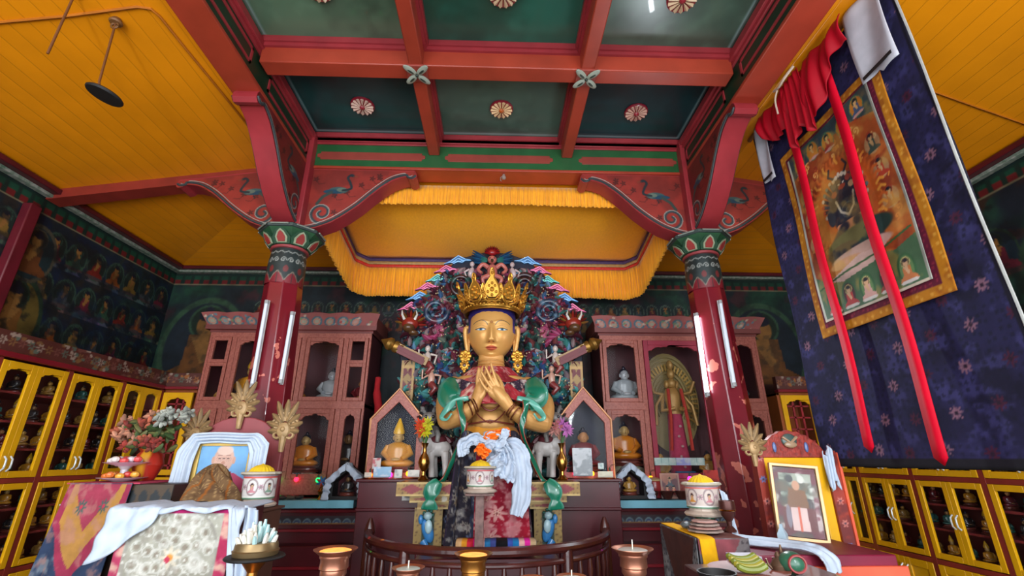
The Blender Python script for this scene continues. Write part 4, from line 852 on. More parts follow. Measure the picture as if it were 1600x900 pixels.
# ================================================================ figurines kept behind glass (built once, copied)
CAB = {}
def figurine(name, label, loc, kind, h, group=None):
    """small seated image: base, robe, body, hat/halo; about h tall"""
    x, y, z = loc; t = thing(name, label, 'figurine', loc, group); k = h
    cl = dict(orange=(rgb(214, 128, 36), rgb(196, 160, 100)), amber=(rgb(206, 140, 40), rgb(186, 150, 90)), maroon=(rgb(110, 30, 36), rgb(176, 120, 70)), gold=(rgb(176, 130, 60), rgb(186, 140, 66)), dark=(rgb(50, 44, 44), rgb(130, 96, 60)), white=(rgb(190, 190, 180), rgb(200, 196, 186)), teal=(rgb(50, 104, 96), rgb(170, 130, 80)), silver=(rgb(150, 156, 160), rgb(170, 172, 176)))[kind]
    b = B(rgb(120, 60, 50) if kind != 'silver' else rgb(130, 134, 140)); b.lathe([(.36*k, 0), (.38*k, .03*k), (.3*k, .06*k), (.3*k, .09*k), (.37*k, .12*k), (.34*k, .14*k)], (x, y, z), 16, sy=.62); part('base', b, GLOSSY, t)
    b = B(cl[0]); b.ell((x, y, z+.2*k), (.34*k, .2*k, .09*k), 14, 8); b.lathe([(.25*k, .16*k), (.2*k, .32*k), (.22*k, .46*k), (.2*k, .55*k), (.08*k, .6*k)], (x, y, z), 16, sy=.65)
    for s in (-1, 1): b.tube([(x+s*.19*k, y, z+.52*k), (x+s*.27*k, y-.04*k, z+.38*k), (x+s*.12*k, y-.17*k, z+.28*k)], [.06*k, .06*k, .045*k], 8)
    part('robed_body', b, GLOSSY, t, smooth=60)
    b = B(cl[1]); b.ell((x, y-.02*k, z+.69*k), (.095*k, .095*k, .12*k), 12, 9); b.lathe([(.06*k, .55*k), (.05*k, .62*k)], (x, y-.01*k, z), 10)
    b.ell((x, y-.15*k, z+.27*k), (.09*k, .05*k, .035*k), 10, 6); b.ell((x, y-.115*k, z+.685*k), (.018*k, .02*k, .025*k), 6, 5)
    for s in (-1, 1): b.ell((x+s*.098*k, y-.01*k, z+.68*k), (.015*k, .02*k, .045*k), 6, 5)
    b.col = rgb(50, 34, 30)
    for s in (-1, 1): b.ell((x+s*.035*k, y-.104*k, z+.705*k), (.014*k, .006*k, .005*k), 6, 4)
    b.ell((x, y-.108*k, z+.645*k), (.02*k, .006*k, .006*k), 6, 4); part('head', b, SKIN, t, smooth=90)
    b = B(rgb(30, 28, 46) if kind != 'amber' else rgb(222, 170, 40))
    if kind == 'amber': b.lathe([(.11*k, .75*k), (.115*k, .8*k), (.07*k, .93*k), (.015*k, 1.06*k)], (x, y, z), 14)
    else: b.ell((x, y+.01*k, z+.76*k), (.095*k, .095*k, .075*k), 12, 7); b.ell((x, y, z+.84*k), (.04*k, .04*k, .05*k), 8, 6)
    part('hat' if kind == 'amber' else 'hair', b, GLOSSY, t, smooth=60)
    return t
PROTO = {}
def put_fig(kind, label, loc, h, group=None, name='seated_figurine'):
    if kind not in PROTO: PROTO[kind] = (figurine(name, label, loc, kind, h, group), h); return PROTO[kind][0]
    p, ph = PROTO[kind]; r = dup(p, loc, label=label, scale=h/ph)
    if group: r['group'] = group
    elif 'group' in r: del r['group']
    return r
def scallop(w, h, n=3):
    """cusped arch valance hanging from z=0: outline in (x, z), x from 0 to w"""
    pts = [(0, 0), (0, -h)]; xs = [0, .07, .16, .27, .38, .5, .62, .73, .84, .93, 1]; zs = [-h, -h*.9, -h*.42, -h*.4, -h*.3, -h*.05, -h*.3, -h*.4, -h*.42, -h*.9, -h]
    c = []
    for i in range(10):
        for k in range(4):
            t_ = k/4; x = xs[i]+(xs[i+1]-xs[i])*t_; z = zs[i]+(zs[i+1]-zs[i])*t_+.10*h*math.sin(math.pi*t_); c.append((x*w, z))
    return pts[:1]+c+[(w, -h), (w, 0)]
def T_face(o, d):
    """local x along direction d, local y into the cabinet, z up"""
    d = Vector(d).normalized(); n = Vector((0, 0, 1)).cross(d); m = Matrix.Identity(4)
    for i in range(3): m[i][0] = d[i]; m[i][1] = n[i]; m[i][2] = (0, 0, 1)[i]; m[i][3] = o[i]
    return m
YEL = mat('yellow_cabinet_paint', rgb(232, 172, 14), .35, var=.06, scale=5)
PORC = mat('pale_handle', rgb(214, 222, 226), .2, .2)
CREST = mat('painted_crest', None, .5, var=.12)
def door(t, T, x0, z0, x1, z1, m, st_=.055, arch=0, glass=True, handle=0, hm=None, hz=.5, d=.022, inset=None):
    b = B(T=T); b.box(x0, -d, z0, x0+st_, 0, z1); b.box(x1-st_, -d, z0, x1, 0, z1); b.box(x0+st_, -d, z1-st_, x1-st_, 0, z1); b.box(x0+st_, -d, z0, x1-st_, 0, z0+st_)
    if not glass: b.box(x0+st_, -d*.5, z0+st_, x1-st_, 0, z1-st_)
    if arch: b.prism([(x0+st_+p, z1-st_+q) for p, q in scallop(x1-x0-2*st_, arch)], -d*.95, -.004)
    o = part('door', b, m, t, bevel=.003)
    if glass: b = B(T=T); b.box(x0+st_-.005, -.009, z0+st_-.005, x1-st_+.005, -.005, z1-st_+.005); part('pane', b, GLASS, o)
    if handle:
        hx = x1-st_/2 if handle > 0 else x0+st_/2; zc = z0+(z1-z0)*hz; b = B(T=T)
        b.tube([(hx, -d, zc-.05), (hx, -d-.02, zc-.03), (hx, -d-.022, zc), (hx, -d-.02, zc+.03), (hx, -d, zc+.05)], .006, 8); part('handle', b, hm or PORC, o)
    return o
def crest(t, T, L, z0, z1, out=.04, cols=((104, 44, 36), (176, 120, 60), (150, 90, 84), (90, 110, 100), (170, 150, 130)), seed=1, name='painted_crest'):
    def pf(P):
        P.fill(rgb(*cols[0])); r = random.Random(seed); n = int(L/.07)
        for k in range(n*3): P.ell(r.uniform(0, L), r.uniform(0, z1-z0), r.uniform(.012, .03), r.uniform(.01, .022), rgb(*r.choice(cols[1:])))
        for k in range(n): x = (k+.5)*L/n; P.flower(x, (z1-z0)*.5, .034, rgb(*cols[1+k % (len(cols)-1)]), rgb(*cols[0]), 6)
    b = B(T=T); b.painted((0, -out-.001, z0), (1, 0, 0), (0, 0, 1), L, z1-z0, .009, pf); b.box(0, -out, z0, L, .02, z1); b.c[-8:] = [rgb(*cols[0])]*8
    return part(name, b, CREST, t, smooth=None)
# ---- long yellow glazed cabinets on both side walls
DX = 3.5
CARC = mat('cabinet_inside', rgb(110, 50, 46), .6)
TRIMR = mat('brick_red_trim', rgb(140, 50, 38), .4)
figs_tiny = ['gold', 'maroon', 'dark', 'amber', 'teal']
def wall_cabinet(side, y_back, units, label, seed):
    s = side; T = T_face((s*DX, y_back, 0) if s > 0 else (s*DX, y_back-sum(units), 0), (0, -1, 0) if s > 0 else (0, 1, 0))
    # after T_face local x runs along the wall, local y points into the wall
    U = units if s > 0 else units[::-1]; Ltot = sum(units); t = thing('glazed_cabinet', label, 'cabinet', (s*DX, y_back-Ltot/2, 0)); dep = XW-.02-DX
    zs = (.85, 1.45, 2.26)
    b = B(T=T); b.box(0, dep-.015, 0, Ltot, dep, 2.3); b.box(0, .0, 2.27, Ltot, dep, 2.3); b.box(0, 0, 0, Ltot, dep, .06); b.box(0, 0, .82, Ltot, dep, .85); b.box(0, 0, 1.43, Ltot, dep, 1.46)
    b.box(0, 0, 0, .02, dep, 2.3); b.box(Ltot-.02, 0, 0, Ltot, dep, 2.3); part('carcass', b, CARC, t)
    for z in (1.06, 1.24, 1.65, 1.84, 2.04): b = B(T=T); b.box(.02, .03, z, Ltot-.02, dep-.015, z+.016); part('shelf', b, mat('red_shelf', rgb(120, 40, 44), .5) if z == 1.06 else bpy.data.materials['red_shelf'], t)
    x = 0
    b = B(T=T)
    for u in list(U)+[0]: b.box(x-.022, -.018, .04, x+.022, .02, 2.27); x += u
    for z in (.835, 1.445): b.box(0, -.017, z-.018, Ltot, .01, z+.018)
    part('red_trim', b, TRIMR, t, bevel=.003); x = 0
    for u in U:
        for k in range(2):
            a = x+.024+k*(u-.048)/2; c = a+(u-.048)/2
            door(t, T, a, 1.465, c, 2.255, YEL, .045 if u > .45 else .034, arch=.03, handle=1 if k == 0 else -1, hz=.12)
            door(t, T, a, .86, c, 1.425, YEL, .042 if u > .45 else .034, handle=1 if k == 0 else -1, hz=.5 if s > 0 else .6)
            door(t, T, a, .06, c, .815, YEL, .055, glass=False, handle=1 if k == 0 else -1, hz=.86)
        x += u
    b = B(T=T); b.box(0, -.05, 2.27, Ltot, .03, 2.31); part('red_cornice', b, RED, t, bevel=.006)
    crest(t, T, Ltot, 2.31, 2.45, seed=seed, cols=((84, 40, 32), (120, 84, 50), (110, 64, 56), (84, 96, 84), (150, 130, 116)))
    r = random.Random(seed); n = 0
    y0 = y_back-Ltot
    for z in (.857, 1.076, 1.256, 1.46, 1.666, 1.856, 2.056):
        y = y_back-.12
        while y > max(y0+.1, 2.2):
            kd = r.choice(figs_tiny); h = .15 if z < 1.45 else .165
            g = '%s small seated figures behind the glass of the %s wall cabinet' % (kd, 'left' if s < 0 else 'right')
            put_fig(kd, 'small %s seated figure on a shelf of the yellow %s wall cabinet' % (dict(gold='golden', maroon='maroon robed', dark='dark bronze', amber='yellow hatted', teal='teal robed')[kd], 'left' if s < 0 else 'right'), (s*(DX+.16), y, z+.001), h, g)
            y -= r.uniform(.13, .17)
wall_cabinet(-1, 5.02, (.53, .58, .58, .58, .58), 'long yellow glazed cabinet with scalloped doors on the left wall', 3)
wall_cabinet(1, 5.04, (.38, .6, .6, .6, .6), 'long yellow glazed cabinet on the right wall behind the hanging scroll', 8)
# corner cabinets facing the room, with red lattice behind the glass
for s in (-1, 1):
    xa, xb = (-DX, -3.12) if s < 0 else (3.06, DX)
    T = T_face((xa, 5.04, 0), (1, 0, 0)); Lx = xb-xa; dep = YB-.02-5.04
    t = thing('corner_cabinet', 'narrow yellow corner cabinet with red lattice door at the %s end of the back wall' % ('left' if s < 0 else 'right'), 'cabinet', ((xa+xb)/2, 5.1, 0))
    b = B(T=T); b.box(0, dep-.02, 0, Lx, dep, 2.27); b.box(0, 0, 0, .03, dep, 2.27); b.box(Lx-.03, 0, 0, Lx, dep, 2.27); b.box(0, 0, 2.24, Lx, dep, 2.27); b.box(0, 0, 0, Lx, dep, .05); part('carcass', b, mat('orange_brown_wood', rgb(150, 76, 30), .45), t, bevel=.003)
    door(t, T, .03, 1.44, Lx-.05, 2.24, YEL, .05, arch=.05); door(t, T, .03, .1, Lx-.05, 1.42, YEL, .05, glass=False)
    b = B(T=T)
    for k in range(1, 3): b.box(.08+(Lx-.18)*k/3, .02, 1.48, .1+(Lx-.18)*k/3, .035, 2.2)
    for k in range(6): b.box(.06, .02, 1.52+.12*k, Lx-.1, .036, 1.535+.12*k)
    part('lattice', b, mat('red_lattice', rgb(150, 36, 44), .5), t)
    b = B(T=T); b.box(-.0, -.05, 2.27, Lx, .03, 2.3); part('red_cornice', b, RED, t, bevel=.005); crest(t, T, Lx, 2.3, 2.44, seed=5, cols=((84, 40, 32), (150, 90, 40), (110, 64, 56), (84, 96, 84), (150, 130, 116)))
# ---- carved reddish glass cabinets on the altar ledge
PINKW = mat('carved_pinkish_red_wood', rgb(170, 98, 82), .45, var=.2, scale=60, bump=.3, col2=rgb(138, 68, 58))
CY_ = 4.85
def altar_cabinet(side, xa, xb, label):
    T = T_face((xa, CY_, 0), (1, 0, 0)); L = xb-xa; dep = .45; z0, z1 = 1.27, 2.86
    t = thing('carved_cabinet', label, 'cabinet', ((xa+xb)/2, CY_+.2, z0))
    b = B(T=T); b.box(0, dep-.02, z0, L, dep, z1); b.box(0, 0, z0, .03, dep, z1); b.box(L-.03, 0, z0, L, dep, z1); b.box(0, 0, z1-.03, L, dep, z1); b.box(0, 0, z0, L, dep, z0+.1); b.box(0, 0, 2.08, L, dep, 2.11) if side < 0 else b.box(0, 0, 2.08, .42, dep, 2.11)
    part('carcass', b, mat('cabinet_maroon_inside', rgb(74, 26, 34), .6) if side < 0 else bpy.data.materials['cabinet_maroon_inside'], t)
    fr = [(0, .10), (L-.10, .10)]
    if side < 0:   # columns of openings: narrow | door | door | door | narrow
        X = [0, .36, .76, 1.2, 1.45, L]
        X = [0, .26, .62, .98, 1.42, L]
    else: X = [0, .44, 1.14, 1.36, L]
    b = B(T=T)
    for x in X: b.box(max(x-.025, 0), -.025, z0, min(x+.025, L), 0, z1)
    b.box(0, -.026, z1-.07, L, 0, z1); b.box(0, -.026, z0, L, 0, z0+.14)
    if side < 0: b.box(0, -.026, 2.06, L, 0, 2.14)
    else: b.box(0, -.026, 2.06, X[1], 0, 2.14); b.box(X[2], -.026, 2.06, L, 0, 2.14)
    part('face_frame', b, PINKW, t, bevel=.004)
    for i in range(len(X)-1):
        a, c = X[i]+.03, X[i+1]-.03
        if side < 0 and i in (0, 4):
            door(t, T, a, 2.14, c, 2.52, PINKW, .035, d=.03); door(t, T, a, 2.52, c, 2.79, PINKW, .035, d=.03)
            door(t, T, a, 1.41, c, 2.06, PINKW, .05, arch=.05, d=.03)
        elif side > 0 and i == 1: door(t, T, a, 1.41, c, 2.79, mat('crimson_door', rgb(150, 36, 60), .4), .05, arch=.07, d=.03)
        else: door(t, T, a, 2.14, c, 2.79, PINKW, .04, arch=.045, d=.03); door(t, T, a, 1.41, c, 2.06, PINKW, .045, arch=.07, d=.03)
    # flaring painted cornice
    def pf(P):
        P.fill(rgb(150, 80, 76)); r = random.Random(side+5)
        for k in range(12): x = (k+.5)*L/12; P.ell(x, .09, .05, .04, rgb(*r.choice([(150, 150, 130), (130, 150, 150), (176, 140, 130)]))); P.ring(x, .09, .05, .04, .2, rgb(60, 96, 110)); P.ring(x, .09, .03, .024, .25, rgb(180, 120, 100))
        for k in range(60): P.ell(r.uniform(0, L+.1), r.uniform(.01, .15), .016, .01, rgb(*r.choice([(190, 170, 150), (90, 120, 130), (160, 60, 60), (110, 130, 90)])))
        P.rect(0, 0, 9, .02, rgb(110, 40, 36)); P.rect(0, .02, 9, .035, rgb(180, 160, 150))
    b = B(T=T); q = Paint(*np.meshgrid(np.linspace(0, L+.16, 170), np.linspace(0, .17, 18))); pf(q)
    b.surf(lambda u, v: Vector((-.08*v-.01+(L+.02+.16*v)*u, -.03-.09*v, z1+.0+(.17+.012*abs(math.sin(u*22)))*v)), 170, 18, q.c.reshape(-1, 3))
    b.col = rgb(120, 60, 56); b.box(-.01, -.03, z1-.02, L+.01, dep, z1+.02); b.box(-.05, -.06, z1+.01, L+.05, dep, z1+.15); part('painted_cornice', b, CREST, t, smooth=40)
    return t, T, X
xa, xb = -3.01, -1.33
altar_cabinet(-1, xa, xb, 'carved pinkish red glass cabinet behind the left column')
altar_cabinet(1, 1.10, 2.82, 'carved pinkish red glass cabinet with a tall crimson middle door behind the right column')
def fig(u, v, kind, h, label, Y=5.08, z=None):
    p = at(u, v, Y); put_fig(kind, label, (p.x, Y, z if z is not None else p.z), h); return p
ZU, ZL = 2.112, 1.372
fig(450, 620, 'amber', .54, 'yellow-hatted seated master in the upper left cabinet right of the red column', z=ZU)
fig(388, 620, 'amber', .52, 'yellow-hatted seated figure in the left cabinet just left of the red column', z=ZU)
fig(346, 620, 'gold', .26, 'small gold figure behind the far left pane of the left carved cabinet', z=ZU)
fig(516, 620, 'silver', .46, 'silver figurine with a bright glint behind the glass of the left carved cabinet', z=ZU)
fig(564, 620, 'maroon', .34, 'small maroon figure behind the narrow right pane of the left carved cabinet', z=ZU)
fig(472, 735, 'orange', .44, 'orange-caped gold figure on a pale cushion in the lower left cabinet', z=ZL+.09)
fig(540, 735, 'dark', .46, 'dark bearded figure on a pale cushion in the lower left cabinet', z=ZL+.09)
fig(352, 735, 'dark', .3, 'dark figure behind the lower far left arch of the left carved cabinet', z=ZL)
fig(976, 600, 'silver', .5, 'grey-blue crowned figurine in the upper left door of the right carved cabinet', z=ZU)
fig(978, 715, 'orange', .5, 'seated orange-caped figure behind the lower left door of the right carved cabinet', z=ZL+.15)
for (u_, h_, lab) in ((472, .088, 'pale patterned cushion under the orange-caped figure in the left cabinet'), (540, .088, 'pale patterned cushion under the dark bearded figure in the left cabinet'), (978, .148, 'tall pale patterned cushion under the orange-caped figure in the right cabinet')):
    x = at(u_, 725, 5.08).x; b = B(rgb(196, 190, 150)); b.lathe([(.14, 0), (.175, .02), (.18, h_*.5), (.175, h_-.02), (.14, h_)], (x, 5.08, ZL), 24, sy=.75); r_ = random.Random(int(u_)); b.c = [rgb(*r_.choice([(196, 190, 150), (206, 200, 170), (170, 176, 150), (190, 130, 110)])) for c in b.c]; single('cushion', b, CLOTHC, lab, 'cushion')
fig(1150, 600, 'teal', .38, 'green robed figure behind the glass right of the right column', z=ZU)
for (u, lab, z) in ((450, 'striped offering cloth under the yellow-hatted master', ZU), (470, 'striped blue and pink cloth hanging before the orange-caped figure', ZL)):
    x = at(u, 620, 4.9).x; b = B()
    def sp(P): 
        for k in range(12): P.rect(k*P.w/12, 0, (k+1)*P.w/12, 9, [rgb(200, 80, 110), rgb(214, 200, 200), rgb(80, 120, 160), rgb(120, 160, 190), rgb(40, 40, 60), rgb(214, 180, 170)][k % 6])
    b.painted((x-.14, 4.905, z+.0), (1, 0, 0), (0, 0, 1), .28, .09, .01, sp); single('offering_cloth', b, CLOTHC, lab, 'cloth', solid=.006, smooth=None)
# many-armed standing figure with a golden fan halo in the tall middle door
x, y, z = at(1062, 715, 5.1).x, 5.1, ZL
t = thing('standing_deity', 'many-headed figure before a huge golden fan halo in the right carved cabinet', 'figurine', (x, y, z))
b = B(rgb(150, 130, 80))
for r0 in np.arange(.12, .40, .035): b.tube([(x+r0*math.cos(a)*.86, y+.1, z+.82+r0*1.35*math.sin(a)) for a in np.linspace(-.7, math.pi+.7, 40)], .012, 6)
b.prism([(x+.36*math.cos(a)*.9, z+.82+.54*math.sin(a)) for a in np.linspace(0, 2*math.pi, 32)[:-1]], y+.11, y+.125); b.col = rgb(186, 146, 70)
for k in range(34): a = -.6+k*(math.pi+1.2)/33; b.rbox((x+.27*math.cos(a), y+.085, z+.82+.37*math.sin(a)), (.075, .02, .018), (0, -a, 0))
part('fan_halo', b, SKIN, t, label='golden fan halo of many arms')
b = B(rgb(176, 60, 90)); b.lathe([(.105, 0), (.11, .1), (.095, .35), (.075, .62)], (x, y, z+.05), 18, sy=.7); b.col = rgb(190, 150, 150)
for k in range(5): b.ell((x+.012*(-1)**k, y-.09, z+.14+.1*k), (.016, .012, .014))
part('pink_robe', b, CLOTHC, t, smooth=60)
b = B(rgb(176, 136, 76)); b.lathe([(.07, .64), (.078, .76), (.1, .86), (.075, .93), (.035, .96)], (x, y, z), 18, sy=.65)
for k in range(3): b.ell((x, y-.02, z+1.0+.1*k), (.05-.008*k, .05, .055), 12, 8)
for s in (-1, 1):
    b.ell((x+s*.055, y, z+.99), (.03, .04, .045)); b.tube([(x+s*.11, y, z+.86), (x+s*.15, y-.06, z+.7), (x+s*.03, y-.12, z+.72)], .022, 8); b.tube([(x+s*.11, y, z+.88), (x+s*.2, y-.02, z+.76), (x+s*.22, y-.04, z+.55)], .018, 8); b.tube([(x+s*.1, y, z+.88), (x+s*.2, y, z+.9), (x+s*.25, y-.02, z+1.02)], .018, 8)
part('gold_body', b, SKIN, t, smooth=70)
b = B(rgb(180, 60, 50))
for s in (-1, 1): b.tube([(x+s*.07, y-.08, z+.93), (x+s*.09, y-.12, z+.6), (x+s*.11, y-.1, z+.3)], .018, 6)
b.col = rgb(60, 110, 150); b.box(x-.1, y-.13, z, x+.1, y-.1, z+.1); part('sashes', b, CLOTHC, t, smooth=50)
for q in (-.24, .26):
    put_fig('gold', 'small gilt attendant at the foot of the many-headed figure, %s side' % ('left' if q < 0 else 'right'), (x+q, 5.02, ZL), .34)
# ================================================================ altar mass, ledges, base
b = B(); b.box(-3.11, 4.75, 0, 3.05, YB-.014, 1.25)
t = thing('altar', 'dark maroon stepped altar with a painted wave band running behind the statue', 'altar', (0, 4.9, 0)); part('body', b, MAROON, t, bevel=.01)
b = B(); b.box(-3.11, 4.6, 0, 3.05, 4.76, .88); b.box(-3.11, 4.46, 0, 3.05, 4.61, .62); part('step', b, MAROON, t, bevel=.01)
def wave(P):
    P.fill(rgb(40, 30, 44)); n = int(P.w/.09)
    for k in range(n): x = (k+.5)*.09; P.ell(x, .0, .042, .05, rgb(96, 116, 120)); P.ell(x, .0, .032, .038, rgb(50, 66, 100)); P.ell(x, 0, .018, .022, rgb(120, 120, 110))
    P.rect(0, 0, 9, .008, rgb(120, 80, 40)); P.rect(0, .062, 9, .07, rgb(60, 40, 40))
b = B(); b.painted((-3.11, 4.745, 1.03), (1, 0, 0), (0, 0, 1), 6.15, .07, .008, wave); part('wave_band', b, PAINTED, t, smooth=None)
b = B()
for z in (1.13, .97, .7): b.box(-3.11, 4.72 if z > .9 else 4.58, z, 3.05, 4.76, z+.025)
part('moulding', b, RED, t, bevel=.004)
for s in (-1, 1):        # side blocks that carry the glass shrines
    xa, xb = at(560, 760, 4.32).x, at(668, 760, 4.32).x
    if s > 0: xa, xb = at(872, 760, 4.32).x, at(968, 760, 4.32).x
    b = B(); b.box(xa, 4.32, 0, xb, 4.76, 1.41); b.box(xa-.02, 4.29, 1.405, xb+.02, 4.76, 1.43); b.box(xa, 4.29, 1.18, xb, 4.33, 1.205)
    part('side_block', b, MAROON, t, bevel=.006)
BLUE = mat('pale_blue_paint', rgb(110, 172, 190), .5, var=.08)
for (ua, ub, lab) in ((424, 552, 'pale blue shelf board on the left under the carved cabinet'), (960, 1076, 'pale blue shelf board on the right under the carved cabinet')):
    xa, xb = at(ua, 790, 4.55).x, at(ub, 790, 4.55).x; z = at(ua, 782, 4.55).z
    if ua > 900: xb += .5
    else: xa -= .3
    b = B(); b.box(xa, 4.55, z-.065, xb, 4.749, z); single('shelf_board', b, BLUE, lab, 'shelf', bevel=.004)
    if ua < 900: ZSH = z
# gilt throne under the statue
t = thing('throne', 'gilt stepped throne with blue lion panels under the golden statue', 'throne', (SX, 4.25, 0))
GILT = mat('gilt_brocade_board', None, .45, .2, var=.15, scale=20)
b = B(); b.box(SX-.55, 3.98, 0, SX+.55, 4.31, .95); part('plinth', b, MAROON, t, bevel=.01)
def gold_diamond(P):
    P.fill(rgb(150, 116, 60)); P.dots(30, rgb(96, 66, 36), .2); P.rect(0, 0, 99, .01, rgb(190, 160, 100)); P.rect(0, P.h-.01, 99, 99, rgb(190, 160, 100))
    for x in np.arange(.12, P.w, .3): P.poly([(x-.09, P.h/2), (x, P.h-.012), (x+.09, P.h/2), (x, .012)], rgb(130, 44, 50)); P.ell(x+.15, P.h/2, .022, .022, rgb(200, 190, 170))
z = 1.42
for (h, hw, y0) in ((.1, .72, 3.95), (.05, .62, 4.0), (.05, .56, 4.03)):
    b = B(); b.painted((SX-hw, y0-.001, z-h), (1, 0, 0), (0, 0, 1), 2*hw, h, .01, gold_diamond); b.box(SX-hw, y0, z-h, SX+hw, 4.31, z); b.c[-8:] = [rgb(140, 106, 56)]*8; part('stepped_cornice', b, GILT, t, smooth=None); z -= h
def lion_panel(sg):
    def pf(P):
        P.fill(rgb(150, 122, 66)); P.dots(26, rgb(96, 66, 36), .2); P.rect(.06, .03, P.w-.06, P.h-.03, rgb(40, 60, 50))
    return pf
for s in (-1, 1):
    xa = SX+s*.47; b = B(); b.painted((xa-.11, 4.04, .93), (1, 0, 0), (0, 0, 1), .22, .3, .01, lion_panel(s)); b.box(xa-.11, 4.041, .93, xa+.11, 4.2, 1.23); b.c[-8:] = [rgb(140, 106, 56)]*8; pn = part('corner_panel', b, GILT, t, smooth=None)
    b = B(rgb(60, 130, 190)); b.ell((xa-s*.0, 4.03, 1.07), (.045, .03, .09), rot=(0, s*.35, 0)); b.tube([(xa+s*.03, 4.02, 1.0), (xa, 4.01, .96), (xa-s*.03, 4.01, .94)], [.03, .022, .015], 8); b.ell((xa+s*.055, 4.015, 1.15), (.02, .02, .035)); b.col = rgb(170, 200, 206); b.ell((xa-s*.01, 4.0, 1.1), (.03, .02, .05)); b.ell((xa, 4.005, 1.175), (.034, .03, .03)); b.col = rgb(40, 100, 90)
    for k in range(7): a = k*.9; b.ell((xa+.035*math.cos(a), 4.02, 1.18+.035*math.sin(a)), .013, 6, 5)
    part('painted_lion', b, GLOSSY, pn, smooth=60, label='small blue and white carved lion')
# glass shrine boxes with gable tops
def shrine(ua, ub, vt, ve, vb, label, kind, flabel):
    Y = 4.36; pa, pb = at(ua, vb, Y), at(ub, vb, Y); xa, xb = pa.x, pb.x; z0 = 1.432; zt = at((ua+ub)/2, vt, Y).z; ze = at(ua, ve, Y).z; xm = (xa+xb)/2
    t = thing('glass_shrine', label, 'shrine', (xm, Y+.17, z0)); o = [(xa, z0), (xb, z0), (xb+.0, ze), (xm, zt), (xa, ze)]
    k = .06; i = [(xa+k, z0+k*.8), (xb-k, z0+k*.8), (xb-k, ze-.03), (xm, zt-.12), (xa+k, ze-.03)]
    b = B(); b.frame(o, i, Y, Y+.03); f = part('front_frame', b, PINKW, t, bevel=.004)
    b = B(); b.tube([(x, Y-.002, z) for x, z in o], .011, 6, True); part('gilt_edging', b, mat('gilt_edging', rgb(190, 130, 84), .4, .2) if 'gilt_edging' not in bpy.data.materials else bpy.data.materials['gilt_edging'], f)
    b = B(); b.prism([(x*.99+xm*.01, z*.99+.0144) for x, z in i], Y+.012, Y+.016); part('pane', b, GLASS, f)
    b = B(); n = 5; vs = [(x, y, z) for y in (Y+.03, Y+.2) for x, z in o]; b.add(vs, [(i_, i_+5, (i_+1) % 5+5, (i_+1) % 5) for i_ in range(5)]+[(5, 6, 7, 8, 9)]); part('case', b, mat('dark_blue_case', rgb(12, 15, 40), .7) if 'dark_blue_case' not in bpy.data.materials else bpy.data.materials['dark_blue_case'], t, solid=.008, smooth=None)
    put_fig(kind, flabel, (xm, Y+.12, z0+.03), (ze-z0)*.92); return xm, Y, z0, xb-xa
s1 = shrine(570, 657, 607, 655, 748, 'gabled pink-framed glass shrine left of the statue', 'amber', 'orange-robed figure with a pointed hat inside the left gabled shrine')
s2 = shrine(875, 961, 605, 655, 748, 'gabled pink-framed glass shrine right of the statue', 'maroon', 'dark red figure inside the right gabled shrine')
# ================================================================ hanging scroll painting on the right
TX, TL_, TR_, TB, TT = 2.1, 3.08, 1.70, 1.55, 4.06
t = thing('hanging_scroll', 'large brocade-mounted scroll painting hanging from the right beam with two red ribbons', 'scroll painting', (TX, 2.4, TB))
def navy(P):
    P.fill(rgb(36, 34, 70)); P.blotch(5, rgb(24, 22, 44), .48, 5, .8); P.blotch(14, rgb(62, 60, 112), .55, 7, .7, 3); P.dots(26, rgb(24, 24, 44), .24, .7)
    P.put((fbm(P.U*2, P.V*2)-.5)*3, rgb(52, 48, 96), .4)
    r = random.Random(2); i = 0
    for y in np.arange(.08, P.h, .17):
        for x in np.arange(.07+(.1 if i % 2 else 0), P.w, .2):
            if .36 < x < 1.08 and .9 < y < 2.0: continue
            c = [rgb(130, 92, 110), rgb(74, 82, 84), rgb(70, 28, 50), rgb(104, 64, 62)][(i*3+int(x*10)) % 4]; P.flower(x+r.uniform(-.015, .015), y+r.uniform(-.02, .02), .034, c, rgb(40, 26, 44), 8)
        i += 1
    P.rect(0, 0, 9, .05, rgb(28, 26, 34)); P.rect(0, 0, 9, .012, rgb(16, 16, 20)); P.rect(P.w-.02, 0, 9, 9, rgb(24, 22, 36))
def wav(U, V): return .012*np.sin(U*9+1)*(.3+V*.1)+.008*np.sin(V*5+U*3)
b = B(); b.painted((TX, TL_, TB), (0, -1, 0), (0, 0, 1), TL_-TR_, TT-TB, .0085, navy, bulge=wav)
part('brocade_ground', b, CLOTHC, t, smooth=180, solid=.006)
b = B(rgb(150, 150, 146)); b.tube([(TX-.012+.006*math.sin(z*4), TR_-.002, z) for z in np.linspace(TB+.02, TT, 20)], .0065, 6); part('white_cord', b, CLOTHC, t)
def mount(P):
    P.fill(rgb(176, 112, 24)); P.blotch(12, rgb(140, 76, 20), .5, 6, .7); P.dots(22, rgb(206, 150, 60), .2, .8)
    P.rect(.05, .05, P.w-.05, P.h-.05, rgb(92, 22, 44)); m = ((P.U > .05) & (P.U < P.w-.05) & (P.V > .05) & (P.V < P.h-.05)); c0 = P.c.copy(); P.dots(34, rgb(140, 40, 60), .22, .8); P.c = np.where(m[..., None], P.c, c0)
MY0, MY1, MZ0, MZ1 = 2.80, 1.89, 2.31, 3.66
b = B(); b.painted((TX-.022, MY0, MZ0), (0, -1, 0), (0, 0, 1), MY0-MY1, MZ1-MZ0, .008, mount, bulge=wav); part('inner_mount', b, CLOTHC, t, smooth=180, solid=.004, label='gold and crimson inner brocade mount')
